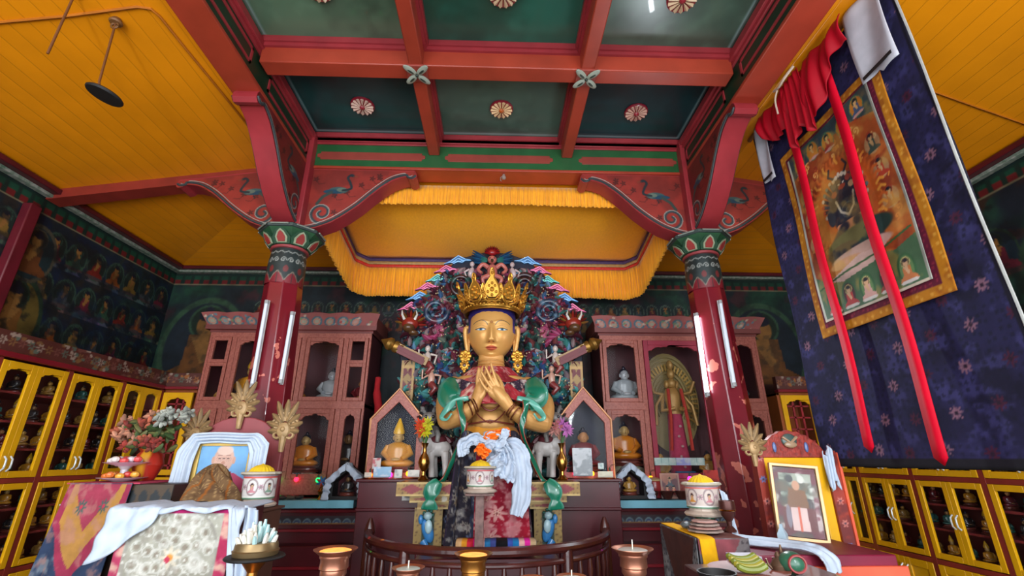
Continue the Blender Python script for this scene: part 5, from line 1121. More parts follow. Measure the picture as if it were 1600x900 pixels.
def deity(P):
    W, H = P.w, P.h; P.fill(rgb(164, 76, 32)); P.blotch(6, rgb(130, 46, 26), .48, 6, .8); P.blotch(9, rgb(206, 120, 56), .56, 8, .8, 4)
    r = random.Random(9)
    P.poly([(0, H), (W, H), (W, H-.2), (W*.75, H-.13), (W*.5, H-.1), (W*.25, H-.13), (0, H-.18)], rgb(44, 66, 72))
    for k in range(110):                      # flame scrolls
        x, y = r.uniform(.06, W-.06), r.uniform(.32, H-.12); s = r.uniform(.014, .03); c = rgb(*r.choice([(222, 140, 60), (206, 110, 50), (150, 50, 30), (230, 170, 100)]))
        P.line(spiral(x, y, s, .003, 1.1, r.uniform(0, 6), 12), .0045, c)
    for k in range(5): P.buddha(W*(.14+.18*k), H-.15+.02*math.sin(k*2), .11, rgb(*[(176, 60, 40), (206, 130, 50), (160, 50, 40), (190, 120, 60), (70, 90, 120)][k]), rgb(214, 170, 110), rgb(70, 110, 80), rgb(190, 120, 40), rgb(200, 150, 140))
    for s in (.09, W-.09):
        for y in (.5, .68, .84): P.ell(s, y, .055, .06, rgb(190, 170, 130), .6); P.buddha(s, y-.05, .12, rgb(*r.choice([(176, 60, 40), (60, 80, 70), (190, 120, 60)])), rgb(200, 160, 110), rgb(150, 60, 40))
    P.ell(W*.5, .62, .25, .3, rgb(186, 88, 30)); 
    for k in range(46):
        a = k*2*math.pi/46; x, y = W*.5+.235*math.cos(a), .62+.285*math.sin(a); P.line([(x, y), (x+.03*math.cos(a+.5), y+.035*math.sin(a+.5)), (x+.05*math.cos(a+.1), y+.055*math.sin(a+.1))], .008, rgb(*r.choice([(226, 150, 60), (200, 96, 40)])))
    ink = rgb(26, 28, 44); x = W*.5
    for k in range(9):                        # many arms
        for s in (-1, 1): a = -.5+k*.24; P.line([(x, .66), (x+s*.1*math.cos(a), .66+.09*math.sin(a)), (x+s*.17*math.cos(a+.15), .66+.16*math.sin(a+.25))], .012, ink if k % 2 else rgb(44, 50, 70)); P.ell(x+s*.175*math.cos(a+.15), .66+.165*math.sin(a+.25), .012, .012, rgb(*r.choice([(200, 180, 160), (170, 60, 40), (90, 110, 110)])))
    P.ell(x, .60, .125, .15, ink); P.ell(x, .585, .075, .085, rgb(34, 42, 56)); P.line(spiral(x, .585, .06, .01, 1.5, 0, 20), .004, rgb(70, 80, 90)); [P.ell(x+q_*.13, .6, .03, .06, rgb(44, 50, 60)) for q_ in (-1, 1)]; P.ell(x, .765, .065, .06, rgb(34, 36, 50)); [P.ell(x+a_, .73+b_, .022, .02, rgb(*c_)) for a_, b_, c_ in ((-.07, 0, (150, 60, 50)), (.07, 0, (190, 150, 110)), (-.06, .05, (70, 80, 90)), (.06, .05, (150, 60, 50)))]; P.ell(x, .75, .03, .016, rgb(150, 60, 40)); P.ell(x-.018, .772, .008, .006, rgb(210, 200, 180)); P.ell(x+.018, .772, .008, .006, rgb(210, 200, 180))
    for k in range(5): P.ell(x-.05+.025*k, .815+.008*(2-abs(k-2)), .013, .016, rgb(214, 200, 180))
    for s in (-1, 1): P.line([(x+s*.05, .83), (x+s*.08, .86), (x+s*.06, .9)], .008, rgb(40, 40, 50))
    P.line([(x-.07, .68), (x-.05, .60), (x, .56), (x+.05, .60), (x+.07, .68)], .007, rgb(200, 190, 170)); P.poly([(x-.1, .53), (x+.1, .53), (x+.14, .42), (x-.12, .44)], rgb(196, 130, 90)); P.blotch(20, rgb(150, 96, 60), .6, 9, .25)
    for s in (-1, 1): P.line([(x+s*.05, .5), (x+s*.13, .43), (x+s*.1, .34), (x+s*.17, .32)], .034, ink); P.line([(x+s*.1, .36), (x+s*.12, .36)], .012, rgb(206, 180, 120))
    P.ell(x+.03, .40, .24, .075, rgb(30, 60, 56)); P.ell(x-.1, .36, .12, .05, rgb(30, 36, 48)); P.line([(x-.15, .33), (x-.1, .27), (x-.06, .36)], .008, ink); P.ell(x+.02, .31, .22, .045, rgb(196, 160, 146)); P.ell(x-.1, .29, .12, .03, rgb(200, 150, 120))
    P.poly([(0, 0), (W, 0), (W, .26), (W*.8, .22), (W*.5, .29), (W*.2, .2), (0, .3)], rgb(66, 100, 70)); P.blotch(7, rgb(190, 150, 70), .5, 8, .5, 7); P.poly([(.12, .22), (W*.5, .3), (W*.75, .28), (W*.62, .22), (W*.3, .19)], rgb(206, 170, 160))
    P.line([(.03, .2), (W*.35, .24), (W*.7, .26), (W-.03, .3)], .006, rgb(50, 90, 50))
    for k in range(5):
        q = W*(.15+.175*k); P.ell(q, .1, .055, .085, rgb(50, 96, 60)); P.ell(q, .1, .042, .07, rgb(70, 30, 40) if k % 2 else rgb(96, 130, 80)); P.buddha(q, .035, .13, rgb(*[(196, 90, 80), (176, 50, 50), (210, 160, 150), (150, 60, 50), (200, 120, 70)][k]), rgb(214, 170, 130), rgb(200, 180, 120), None, rgb(214, 206, 200))
    P.rect(0, 0, .018, 9, rgb(190, 190, 176)); P.rect(0, 0, 9, .014, rgb(206, 190, 170)); P.rect(W-.012, 0, 9, 9, rgb(150, 150, 140))
b = B(); b.painted((TX-.034, MY0-.075, MZ0+.085), (0, -1, 0), (0, 0, 1), MY0-MY1-.15, MZ1-MZ0-.16, .0055, deity, bulge=wav); part('painting', b, MURAL, t, smooth=180, solid=.003, label='orange flame painting with a dark many-armed central figure')
RIBR = mat('scarlet_ribbon', rgb(206, 2, 38), .6, var=.06, spec=.2); REDC = mat('crimson_silk', rgb(160, 4, 26), .6, var=.1, spec=.2)
for y, zb in ((2.605, 1.66), (2.19, 1.60)):
    b = B(); n = 40; zs = np.linspace(3.84, zb, n); vs = []
    for k, z in enumerate(zs): o = -.05-.008*math.sin(z*5); vs += [(TX+o, y+.035, z), (TX+o, y-.035, z)]
    vs.append((TX-.05, y, zb-.035)); b.add(vs, [(2*k, 2*k+1, 2*k+3, 2*k+2) for k in range(n-1)]+[(2*n-2, 2*n-1, 2*n)]); part('red_ribbon', b, RIBR, t, solid=.005, label='scarlet hanging ribbon with a pointed end')
for y0, y1, zb in ((2.99, 2.85, 3.55), (1.98, 1.74, 3.545)):
    b = B(); b.surf(lambda u, v: Vector((TX-.05-.012*math.sin(u*6+v*3), y0+(y1-y0)*u, 4.07-(4.07-zb-(.03 if u < .5 else 0)*v)*v)), 12, 20); part('white_flap', b, mat('grey_white_silk', rgb(176, 176, 184), .55, var=.08, scale=10) if 'grey_white_silk' not in bpy.data.materials else bpy.data.materials['grey_white_silk'], t, solid=.005, label='pale silk flap with a dark hem')
    b = B(); b.rbox((TX-.065, (y0+y1)/2, zb+.045), (.006, abs(y1-y0)*.8, .018)); part('dark_hem', b, BLACK, t)
def swag(u, v):
    y = 2.86-(2.86-1.93)*u; bot = 3.74+.06*math.cos(u*6.28*1.0)-.05*math.sin(u*6.28*2)+.08*(u-.5)**2*4; gx = abs(u-.55)
    z = 4.06-(4.06-bot)*v; f = .012*math.sin(u*64+v*5*math.sin(u*3))*(.5+.5*v)+.016*math.sin(u*21+2*v)
    return Vector((TX-.085-f-.03*math.sin(v*3.1), y+.05*v*(u-.5), z-.006*math.sin(u*23)*v))
b = B(); b.surf(swag, 220, 24); part('red_swag', b, REDC, t, solid=.005, smooth=180, label='gathered crimson silk veil along the top')
b = B(); b.surf(lambda u, v: Vector((TX-.12-.014*math.sin(u*26)*(.4+v), 2.52-.2*u+.05*math.sin(v*2)*(.5-u), 4.05-(.46+.05*math.sin(u*9))*v)), 60, 16); part('red_tail', b, REDC, t, solid=.004, smooth=180)
b = B(); b.tube([(TX-.03, TL_+.02, 4.065), (TX-.03, TR_-.03, 4.065)], .018, 10); part('top_rod', b, mat('rod_wood', rgb(120, 70, 30), .5), t)
b = B(); b.tube(smoothc([(TX-.14, 2.55, 4.06), (TX-.16, 2.47, 4.02), (TX-.16, 2.40, 4.03), (TX-.13, 2.33, 4.07)], 5), .009, 6); b.tube(smoothc([(TX-.15, 2.5, 4.03), (TX-.17, 2.52, 3.95), (TX-.15, 2.55, 3.86)], 5), .006, 6); part('tie_cord', b, mat('pale_cord', rgb(190, 170, 150), .8), t)
# ================================================================ lights and fittings
def ceil_pt(u, v, s=-1):
    d = ray(u, v); k = (ZT-ZC)/(XW-XC-HW)      # z = ZT - k(|x|-XC-HW)
    t_ = (ZT+k*(XC+HW)-EYE)/(d.z+k*abs(d.x)); return Vector((d.x*t_, d.y*t_, d.z*t_+EYE))
LIT = mat('lit_tube', rgb(226, 240, 255), .4, emit=9, var=0); TUB = mat('unlit_tube', rgb(206, 214, 224), .3, var=.02)
def tubelight(u0, v0, u1, v1, Y, lit, label):
    a, c = Vector(at(u0, v0, Y)), Vector(at(u1, v1, Y)); 
    t = thing('tube_light', label, 'lamp', c, None); b = B(); b.tube([a, c], .0135, 12); o = part('tube', b, LIT if lit else TUB, t)
    b = B(); 
    for p, q in ((a, c), (c, a)): d = (q-p).normalized(); b.tube([p-d*.004, p+d*.025], .016, 10)
    part('end_caps', b, mat('cap_grey', rgb(150, 150, 150), .4), t)
    sx_ = 1 if c.x < 0 else -1
    b = B(); b.tube([a+Vector((0, .024, .01)), c+Vector((0, .024, -.01))], .014, 4, up=(0, 1, 0)); part('batten', b, mat('batten_white', rgb(190, 190, 190), .5), t); return t
tubelight(1088, 490, 1106, 618, 3.62, True, 'glowing white tube light on the left side of the right red column')
tubelight(1125, 470, 1148, 603, 3.50, False, 'unlit white tube light on the front of the right red column')
tubelight(417, 470, 393, 605, 3.50, False, 'unlit white tube light on the front of the left red column')
tubelight(457, 488, 438, 598, 3.58, False, 'thin unlit tube light on the right edge of the left red column')
l = bpy.data.lights.new('tube_glow', 'AREA'); l.shape = 'RECTANGLE'; l.size = .05; l.size_y = .75; l.energy = 14; l.color = (.86, .94, 1)
o = bpy.data.objects.new('tube_glow', l); C.objects.link(o); p = at(1100, 554, 3.6); o.location = (p.x-.03, 3.58, p.z); o.rotation_euler = Vector((-.6, -.75, 0)).to_track_quat('-Z', 'Y').to_euler()
# pendant disc
p = ceil_pt(183, 30); pz = at(163, 149, p.y)
t = thing('pendant_disc', 'flat black disc hanging on a thin rod from the left yellow ceiling', 'lamp', (p.x, p.y, pz.z)); d = .088; dc = at(163, 149, p.y)
b = B(); b.lathe([(.02, .02), (d*.9, .014), (d, .006), (d, 0), (d*.95, -.006), (.01, -.008)], dc, 36, mat=Euler((0, R(14), 0)).to_matrix()); part('disc', b, BLACK, t)
b = B(); b.tube([dc+Vector((-.03, 0, .012)), at(155, 128, p.y), (p.x, p.y, p.z-.02)], .006, 8); part('rod', b, mat('rusty_rod', rgb(100, 56, 20), .6), t)
b = B(); b.lathe([(.03, 0), (.035, .01), (.02, .04)], (p.x, p.y, p.z-.035), 12); b.tube([(p.x+.02*math.cos(a), p.y, p.z-.05+.02*math.sin(a)) for a in np.linspace(0, 6, 12)], .006, 6); part('ceiling_hook', b, mat('hook_brown', rgb(110, 70, 30), .6), t)
p = ceil_pt(118, -12); q = at(82, 84, p.y); b = B(); b.tube([(p.x, p.y, p.z), (p.x, p.y, q.z)], .006, 8); b.ell((p.x, p.y, p.z-.01), .02, 8, 6); single('hanging_rod', b, bpy.data.materials['rusty_rod'], 'thin rusty rod hanging from the ceiling at the top left', 'rod')
pts = [ceil_pt(u, v)+Vector((0, 0, -.008)) for u, v in ((-30, 36), (100, 24), (215, 9), (236, 12), (250, 24), (290, 74), (340, 135), (386, 193), (394, 203))]
b = B(); b.tube(pts, .008, 6); single('ceiling_cable', b, mat('painted_cable', rgb(170, 96, 16), .5), 'yellow painted cable bending across the left ceiling boards', 'cable')
pts = [ceil_pt(u, v)+Vector((0, 0, -.006)) for u, v in ((1452, 140), (1530, 168), (1610, 196))]; b = B(); b.tube(pts, .005, 6); single('ceiling_cable', b, bpy.data.materials['painted_cable'], 'thin cable on the right ceiling boards beside the hanging scroll', 'cable')
p = at(787, 284, 3.69); b = B(); b.lathe([(.012, .035), (.014, .02), (.02, .012), (.02, -.008), (.008, -.016)], (p.x, YC+.05, ZB-.034), 14); b.tube([(p.x-.01, YC+.05, ZB-.01), (p.x-.03, YC+.05, ZB-.03), (p.x-.03, YC+.05, ZB-.06), (p.x-.02, YC+.05, ZB-.07)], .003, 5)
single('ceiling_hook', b, mat('pale_socket', rgb(150, 130, 120), .5), 'small pale hook under the middle of the green beam', 'hook')
# ================================================================ offerings around the statue
SILK = mat('white_offering_silk', rgb(182, 194, 210), .55, var=.05, scale=14)
ORC = mat('orange_silk', rgb(250, 120, 24), .55, var=.1, scale=12)
def cloth(name, fn, nu, nv, m, label, cat='cloth', th=.006, parent=None, cols=None, group=None):
    b = B(); b.surf(fn, nu, nv, cols)
    if parent: return part(name, b, m, parent, solid=th, smooth=180)
    return single(name, b, m, label, cat, group, solid=th, smooth=180)
def band(path, w, fold=.006, f=9, face=(0, -1, 0), crump=.045, w0=3.3):
    """strip of cloth following a path; returns surf function"""
    P_ = [Vector(p) for p in smoothc([tuple(p) for p in path], 6)]; n = len(P_)
    def fn(u, v):
        x = v*(n-1); i = min(int(x), n-2); k = x-i; p = P_[i].lerp(P_[i+1], k); t_ = (P_[min(i+2, n-1)]-P_[max(i-1, 0)]).normalized(); s_ = t_.cross(Vector(face)); s_ = s_.normalized() if s_.length > .05 else Vector((1, 0, 0))
        ww = w(v) if callable(w) else w; nz_ = float(fbm(np.array(u*3+v*1.3+w0), np.array(v*7.+w0)))-.5; n2 = float(fbm(np.array(u*5+9.), np.array(v*9.+w0)))-.5
        return p+s_*((u-.5)*ww*(1+.5*n2)+.03*nz_)+Vector(face)*(fold*math.sin(u*f+v*3)+crump*nz_)+t_*(.04*n2*crump*20)
    return fn
# brocade-covered stand before the knees, with drum on top
def redbro(P):
    P.fill(rgb(150, 24, 44)); P.blotch(5, rgb(120, 16, 34), .5, 6, .6); r = random.Random(4)
    for k in range(9): x, y = r.uniform(.03, P.w-.03), .06+k*.11; P.flower(x, y, .085, rgb(200, 140, 136), rgb(150, 50, 60), 7); P.flower(x, y, .03, rgb(220, 180, 160), rgb(120, 40, 50), 6)
    P.blotch(11, rgb(190, 130, 130), .56, 9, .8, 5); P.dots(22, rgb(200, 150, 150), .14, .5)
X0, X1 = at(742, 800, 3.66).x, at(820, 800, 3.66).x; zt_ = at(780, 769, 3.62).z; zb_ = at(780, 848, 3.66).z
q = Paint(*np.meshgrid(np.linspace(0, .4, 60), np.linspace(0, .9, 90))); redbro(q)
cloth('brocade_apron', lambda u, v: Vector((X0+(X1-X0)*u+.06*(1-v)*(u-.2), 3.70+.012*math.sin(u*17)+.05*(1-v)+.0*v, zb_-.02+(1.68-zb_)*v)), 60, 90, CLOTHC, 'crimson and pink brocade apron hanging from the knees of the golden statue', cols=q.c.reshape(-1, 3))
bx = at(725, 0, 3.6).x
def drum(x, y, z, label, r=.092, h=.15, col=(rgb(206, 196, 190), rgb(196, 90, 90)), seed=1, stand=True):
    """white painted drum with a pleated yellow top; z is its base"""
    t = thing('offering_drum', label, 'drum', (x, y, z)); 
    b = B(rgb(196, 176, 160)); b.lathe([(r*.5, 0), (r*1.12, .004), (r*1.2, .014), (r*1.12, .022), (r*.9, .03), (r*.86, .045)], (x, y, z), 30, lobes=12, amp=.03); part('lotus_base', b, PAINTED, t)
    def pf(P):
        P.fill(col[0]); n = 6
        for k in range(n): c = (k+.5)*P.w/n; P.ring(c, .5*h, .03, .04, .14, rgb(150, 130, 130)); P.buddha(c, .26*h, .42*h, rgb(*[(206, 140, 60), (190, 120, 130), (120, 150, 130)][k % 3]), rgb(190, 150, 110), rgb(150, 90, 80))
        for k in range(n): c = k*P.w/n; P.flower(c, .5*h, .016, rgb(170, 120, 140), rgb(120, 140, 110), 6)
        P.rect(0, .86*h, 9, 9, col[1]); P.rect(0, .94*h, 9, 9, rgb(140, 140, 160)); P.rect(0, 0, 9, .07*h, rgb(90, 130, 100)); P.rect(0, .07*h, 9, .11*h, rgb(230, 230, 220))
    nu_ = 140; q = Paint(*np.meshgrid(np.linspace(0, 2*math.pi*r, nu_), np.linspace(0, h, 40))); pf(q); b = B()
    b.surf(lambda u, v: Vector((x+r*math.cos(2*math.pi*u-math.pi), y+r*math.sin(2*math.pi*u-math.pi), z+.045+h*v)), nu_, 40, q.c.reshape(-1, 3)); b.col = col[0]; b.lathe([(.01, .045), (r*.99, .046)], (x, y, z), 30); part('drum_body', b, PAINTED, t, smooth=60)
    b = B(rgb(190, 180, 160)); b.lathe([(r*.98, h+.04), (r*1.2, h+.05), (r*1.14, h+.06), (r*.8, h+.062)], (x, y, z), 30, lobes=16, amp=.03); part('scalloped_rim', b, PAINTED, t)
    b = B(rgb(230, 190, 40)); nn = 80; pr = [(r*.78, h+.06), (r*.62, h+.08), (r*.36, h+.094), (r*.1, h+.1), (.002, h+.105)]; b.lathe(pr, (x, y, z), nn, lobes=20, amp=.05); part('pleated_top', b, CLOTHC, t, smooth=60)
    return t
cx = at(750, 768, 3.55).x
b = B(); b.box(cx-.03, 3.53, 0, cx+.03, 3.6, zt_-.015); b.box(cx-.1, 3.46, zt_-.015, cx+.1, 3.64, zt_); single('drum_stand', b, mat('pale_brocade_wood', rgb(120, 90, 84), .6, var=.2, scale=30), 'slim stand under the middle offering drum', 'stand', bevel=.004)
drum(cx, 3.55, zt_, 'white painted drum with yellow pleated top in front of the statue knees', r=.097, h=.115)
# scarves piled on the lap
cloth('offering_scarf', band([at(786, 692, 3.70), at(800, 695, 3.66), at(812, 710, 3.62), at(817, 735, 3.60), at(815, 770, 3.60), at(806, 806, 3.60)], lambda v: .075+.055*math.sin(v*2.6), .008, 14, crump=.03), 24, 90, SILK, 'long white silk scarf over the statue lap falling down its right-hand side', 'scarf')
cloth('offering_scarf', band([at(725, 712, 3.70), at(724, 698, 3.69), at(738, 686, 3.68), at(756, 690, 3.65), at(772, 698, 3.62)], lambda v: .085, .008, 12, w0=8.1), 20, 60, SILK, 'white silk scarf end with a squared flap at the left of the statue lap', 'scarf')
cloth('offering_scarf', band([at(756, 700, 3.67), at(772, 698, 3.64), at(788, 706, 3.6), at(786, 724, 3.57), at(776, 742, 3.56)], lambda v: .17+.06*math.sin(v*9), .016, 22, crump=.11, w0=5.5), 44, 90, SILK, 'crumpled white silk bundle in the middle of the statue lap', 'scarf')
cloth('offering_scarf', band([at(774, 702, 3.64), at(784, 690, 3.60), at(792, 671, 3.60)], .055, .006, 6), 10, 30, SILK, 'short white strip tied at the right of the statue waist', 'scarf')
cloth('orange_cloth', band([at(757, 688, 3.66), at(772, 679, 3.62), at(797, 676, 3.64)], .06, .012, 16), 24, 30, ORC, 'bright orange cloth tucked at the waist of the golden statue', 'cloth')
cloth('orange_cloth', band([at(745, 698, 3.62), at(753, 704, 3.58), at(762, 712, 3.57)], .07, .012, 16), 24, 20, ORC, 'small orange cloth knotted on the lap above the middle drum', 'cloth')
def rainbow(P):
    cs = [(214, 170, 120), (224, 150, 40), (214, 40, 60), (226, 20, 140), (220, 170, 160), (40, 110, 160), (60, 70, 130), (14, 14, 18), (14, 14, 18), (60, 80, 160), (30, 120, 180), (220, 170, 160), (220, 40, 150), (200, 170, 130)]; n = len(cs)
    for k, c in enumerate(cs): P.rect(k*P.w/n, 0, (k+1)*P.w/n, 9, rgb(*c))
xa, xb = at(712, 848, 3.6).x, at(838, 848, 3.6).x; z = at(770, 846, 3.6).z
q = Paint(*np.meshgrid(np.linspace(0, 1, 120), np.linspace(0, .1, 12))); rainbow(q)
cloth('striped_cloth', lambda u, v: Vector((xa+(xb-xa)*u, 3.6+.012*math.sin(u*30)+.15*(v > .8)*(v-.8)*5, z-.09+.09*min(v/.8, 1))), 120, 12, CLOTHC, 'rainbow striped cloth laid along the foot of the throne', cols=q.c.reshape(-1, 3))
b = B(); b.box(SX-.5, 3.63, 0, SX+.5, 3.97, .945); single('foot_platform', b, MAROON, 'dark maroon platform under the feet of the statue', 'platform', bevel=.006)
# gabled shrines draped with white scarves on the pale blue shelves
for (u, vt, vb, w_, nm) in ((536, 722, 786, .30, 'left'), (989, 722, 782, .31, 'right')):
    Y = 4.565; p = at(u, vb, Y); x = p.x; z0 = ZSH+.001; zt2 = at(u, vt, Y).z-.02; h = w_/2; ze = zt2-.13
    t = thing('draped_shrine', 'small black gabled shrine draped with a white scarf on the %s pale blue shelf' % nm, 'shrine', (x, Y+.1, z0))
    o = [(x-h, z0), (x+h, z0), (x+h, ze), (x, zt2), (x-h, ze)]; i_ = [(x-h*.72, z0+.03), (x+h*.72, z0+.03), (x+h*.72, ze-.02), (x, zt2-.06), (x-h*.72, ze-.02)]
    b = B(); b.frame(o, i_, Y, Y+.17); part('case', b, BLACK, t, bevel=.003)
    b = B(); b.prism(i_, Y+.16, Y+.17); part('back_board', b, MAROON, t)
    fo = [(x-h*1.25, z0+.0), (x-h*1.12, ze), (x, zt2+.015), (x+h*1.12, ze), (x+h*1.3, z0+.005)]
    part('white_scarf', (lambda bb: bb.surf(lambda uu, v: (lambda q_: Vector((q_[0]*(1)+.012*math.sin(uu*40)*v, Y-.03-.012*math.sin(uu*60)+.11*v, q_[1]-.0)))((np.interp(uu*4, range(5), [a[0] for a in fo])+(x-np.interp(uu*4, range(5), [a[0] for a in fo]))*.0, np.interp(uu*4, range(5), [a[1] for a in fo]))), 90, 6))(B()), SILK, t, solid=.006, smooth=180)
    b = B(); b.surf(lambda uu, v: (lambda q_: Vector((x+(q_[0]-x)*(1-.32*v)+.006*math.sin(uu*70), Y-.032-.01*math.sin(uu*50), z0+(q_[1]-z0)*(1-.17*v*(1 if .1 < uu < .9 else 0))+0*v)))((np.interp(uu*4, range(5), [a[0] for a in fo]), np.interp(uu*4, range(5), [a[1] for a in fo]))), 90, 6); part('scarf_front_fold', b, SILK, t, solid=.006, smooth=180)
    put_fig('gold' if nm == 'right' else 'dark', 'little statuette inside the scarf-draped shrine on the %s shelf' % nm, (x, Y+.08, z0+.03), .2)
# vases of artificial flowers
def flowers_vase(u, vb, Y, z0, cols, label, seed):
    p = at(u, vb, Y); x = p.x; t = thing('flower_vase', label, 'vase', (x, Y, z0)); b = B()
    b.lathe([(.04, 0), (.045, .01), (.02, .04), (.018, .07), (.04, .1), (.05, .14), (.042, .18), (.018, .22), (.016, .26), (.034, .3), (.03, .3), (.012, .262)], (x, Y, z0), 24); part('brass_vase', b, BRASS, t)
    r = random.Random(seed); b = B(rgb(60, 110, 50))
    for k in range(6): a = r.uniform(0, 6.28); b.tube([(x, Y, z0+.27), (x+.03*math.cos(a), Y+.02*math.sin(a), z0+.35), (x+.06*math.cos(a), Y+.03*math.sin(a), z0+.42)], .004, 5)
    part('stems', b, PAINTED, t)
    for k, (dx, dz, c) in enumerate(cols):
        b = B(); o = Vector((x+dx, Y-.03, z0+.38+dz))
        for m_ in range(26):
            a = r.uniform(0, 6.28); e = r.uniform(-.6, 1.2); d = Vector((math.cos(a)*math.cos(e), -abs(math.sin(e))*.6, math.sin(a)*math.cos(e)*1.1)); L = .065; s_ = d.orthogonal().normalized()*.011
            b.add([o, o+d*L*.5+s_, o+d*L, o+d*L*.5-s_], [(0, 1, 2, 3)], [shade(c, .7), c, c, c])
        part('blossom', b, CLOTHC, t, solid=.002, smooth=None)
    return t
ZV = 1.432
flowers_vase(661, 748, 4.24, 1.421, [(.0, .02, rgb(220, 214, 40)), (.02, .08, rgb(226, 220, 60)), (-.045, .07, rgb(230, 80, 50)), (-.04, .02, rgb(220, 90, 40))], 'brass vase with yellow and orange artificial flowers left of the statue', 1)
flowers_vase(879, 748, 4.24, 1.421, [(.02, .08, rgb(206, 120, 196)), (.05, .03, rgb(214, 130, 200)), (-.06, .03, rgb(200, 140, 130)), (-.03, .06, rgb(190, 110, 110))], 'brass vase with pink artificial flowers right of the statue', 2)
# coloured string lamps
def led(u, v, Y, c, where):
    p = at(u, v, Y); m = 'led_'+c
    col = dict(green=rgb(20, 255, 90), red=rgb(255, 30, 60), orange=rgb(255, 140, 20), magenta=rgb(255, 40, 220), pink=rgb(255, 50, 130), yellow=rgb(255, 210, 60))[c]
    M_ = bpy.data.materials.get(m) or mat(m, col, .3, emit=3.0, var=0)
    t = thing('string_lamp', 'small glowing %s lamp %s' % (c, where), 'lamp', (p.x, Y, p.z)); b = B(); b.ell(p, .022, 12, 8); part('bulb', b, M_, t, smooth=180)
    b = B(); b.lathe([(.006, .018), (.009, .02), (.008, .045), (.003, .05)], p, 8); b.tube([p+Vector((0, 0, .05)), p+Vector((.02, .01, .07)), p+Vector((.05, .015, .075))], .002, 5); part('socket', b, mat('socket_green', rgb(30, 60, 40), .5) if 'socket_green' not in bpy.data.materials else bpy.data.materials['socket_green'], t)
for a in ((434, 750, 4.8, 'green', 'above the left blue shelf, leftmost'), (463, 749, 4.8, 'red', 'above the left blue shelf'), (497, 750, 4.8, 'green', 'above the left blue shelf, beside the draped shrine'),
          (578, 742, 4.33, 'orange', 'at the left foot of the left gabled shrine'), (609, 742, 4.33, 'magenta', 'before the left gabled shrine'), (638, 740, 4.33, 'orange', 'at the right foot of the left gabled shrine'),
          (899, 740, 4.33, 'pink', 'at the left foot of the right gabled shrine'), (925, 740, 4.33, 'orange', 'before the right gabled shrine'), (953, 740, 4.33, 'orange', 'at the right foot of the right gabled shrine'),
          (1017, 747, 4.8, 'orange', 'right of the draped shrine on the right shelf'), (1078, 748, 4.7, 'magenta', 'behind the right offering drum')): led(*a)
# cards, notes and small frames along the ledges
def card(name, u, v, Y, w_, h_, pf, label, cat='card', tilt=0, m=None, depth=.008):
    p = at(u, v, Y); b = B(); b.painted((p.x-w_/2, Y-depth-.001, p.z), (1, 0, 0), (0, 0, 1), w_, h_, .006, pf); b.box(p.x-w_/2, Y-depth, p.z, p.x+w_/2, Y, p.z+h_); b.c[-8:] = [rgb(170, 160, 150)]*8
    return single(name, b, m or PAINTED, label, cat, smooth=None)
def notes(c1, c2): return lambda P: (P.fill(c1), P.blotch(20, c2, .5, 8, .8), P.rect(0, 0, P.w, .008, shade(c1, .8)))
for k, (u, v, w_, h_, c1, c2, lab) in enumerate([(588, 733, .07, .09, (206, 196, 190), (190, 70, 80), 'small pink and white card at the left of the left shrine'), (597, 746, .15, .085, (150, 190, 220), (220, 220, 230), 'shiny blue picture card in front of the left gabled shrine'),
        (622, 747, .065, .07, (214, 214, 206), (150, 150, 150), 'white card with a round grey mark before the left shrine'), (646, 745, .10, .055, (220, 214, 206), (190, 190, 180), 'folded white paper under the orange lamp left of the statue'),
        (575, 746, .06, .04, (220, 206, 190), (200, 180, 160), 'small white paper at the left corner of the left shrine'), (911, 744, .17, .23, (150, 156, 160), (206, 210, 214), 'crumpled silver foil picture before the right gabled shrine'), (946, 746, .13, .05, (220, 214, 190), (206, 196, 170), 'white papers under the lamps of the right shrine'), (939, 733, .05, .05, (206, 220, 214), (120, 150, 150), 'small pale card on the right shrine')]):
    card('offering_card', u, v, 4.30-.004*k, w_, h_, notes(rgb(*c1), rgb(*c2)), lab)
card('wall_plaque', 636, 782, 4.28, .085, .075, lambda P: (P.fill(rgb(206, 206, 200)), P.rect(.02, .018, .065, .06, rgb(150, 150, 146))), 'small white plaque on the maroon altar below the left shrine', 'plaque')
def icon(P): P.fill(rgb(176, 150, 140)); P.rect(.012, .012, P.w-.012, P.h-.012, rgb(120, 90, 96)); P.blotch(16, rgb(196, 140, 120), .5, 8, .8); [P.buddha(x, .03, .09, rgb(190, 90, 80), rgb(214, 170, 140), rgb(120, 130, 130)) for x in (.06, .12)]; P.buddha(.09, .11, .08, rgb(96, 110, 120), rgb(214, 170, 140), rgb(206, 180, 140))
card('framed_icon', 1049, 779, 4.66, .18, .22, icon, 'framed religious picture standing on the right pale blue shelf', 'picture')
card('banknote_row', 1062, 727, 4.80, .5, .07, lambda P: (P.fill(rgb(170, 196, 190)), [P.rect(k*.07, 0, k*.07+.006, 9, rgb(120, 150, 150)) for k in range(8)], P.rect(.22, 0, .36, 9, rgb(150, 160, 214)), P.blotch(24, rgb(206, 214, 206), .5, 8, .6)), 'row of pale green banknotes along the foot of the crimson cabinet door', 'banknotes')
card('red_card', 1113, 752, 4.74, .16, .10, notes(rgb(200, 50, 40), rgb(150, 30, 30)), 'red paper beside the column on the right cabinet', 'card')
BOWL = mat('dark_copper_bowl', rgb(84, 46, 40), .35, .5)
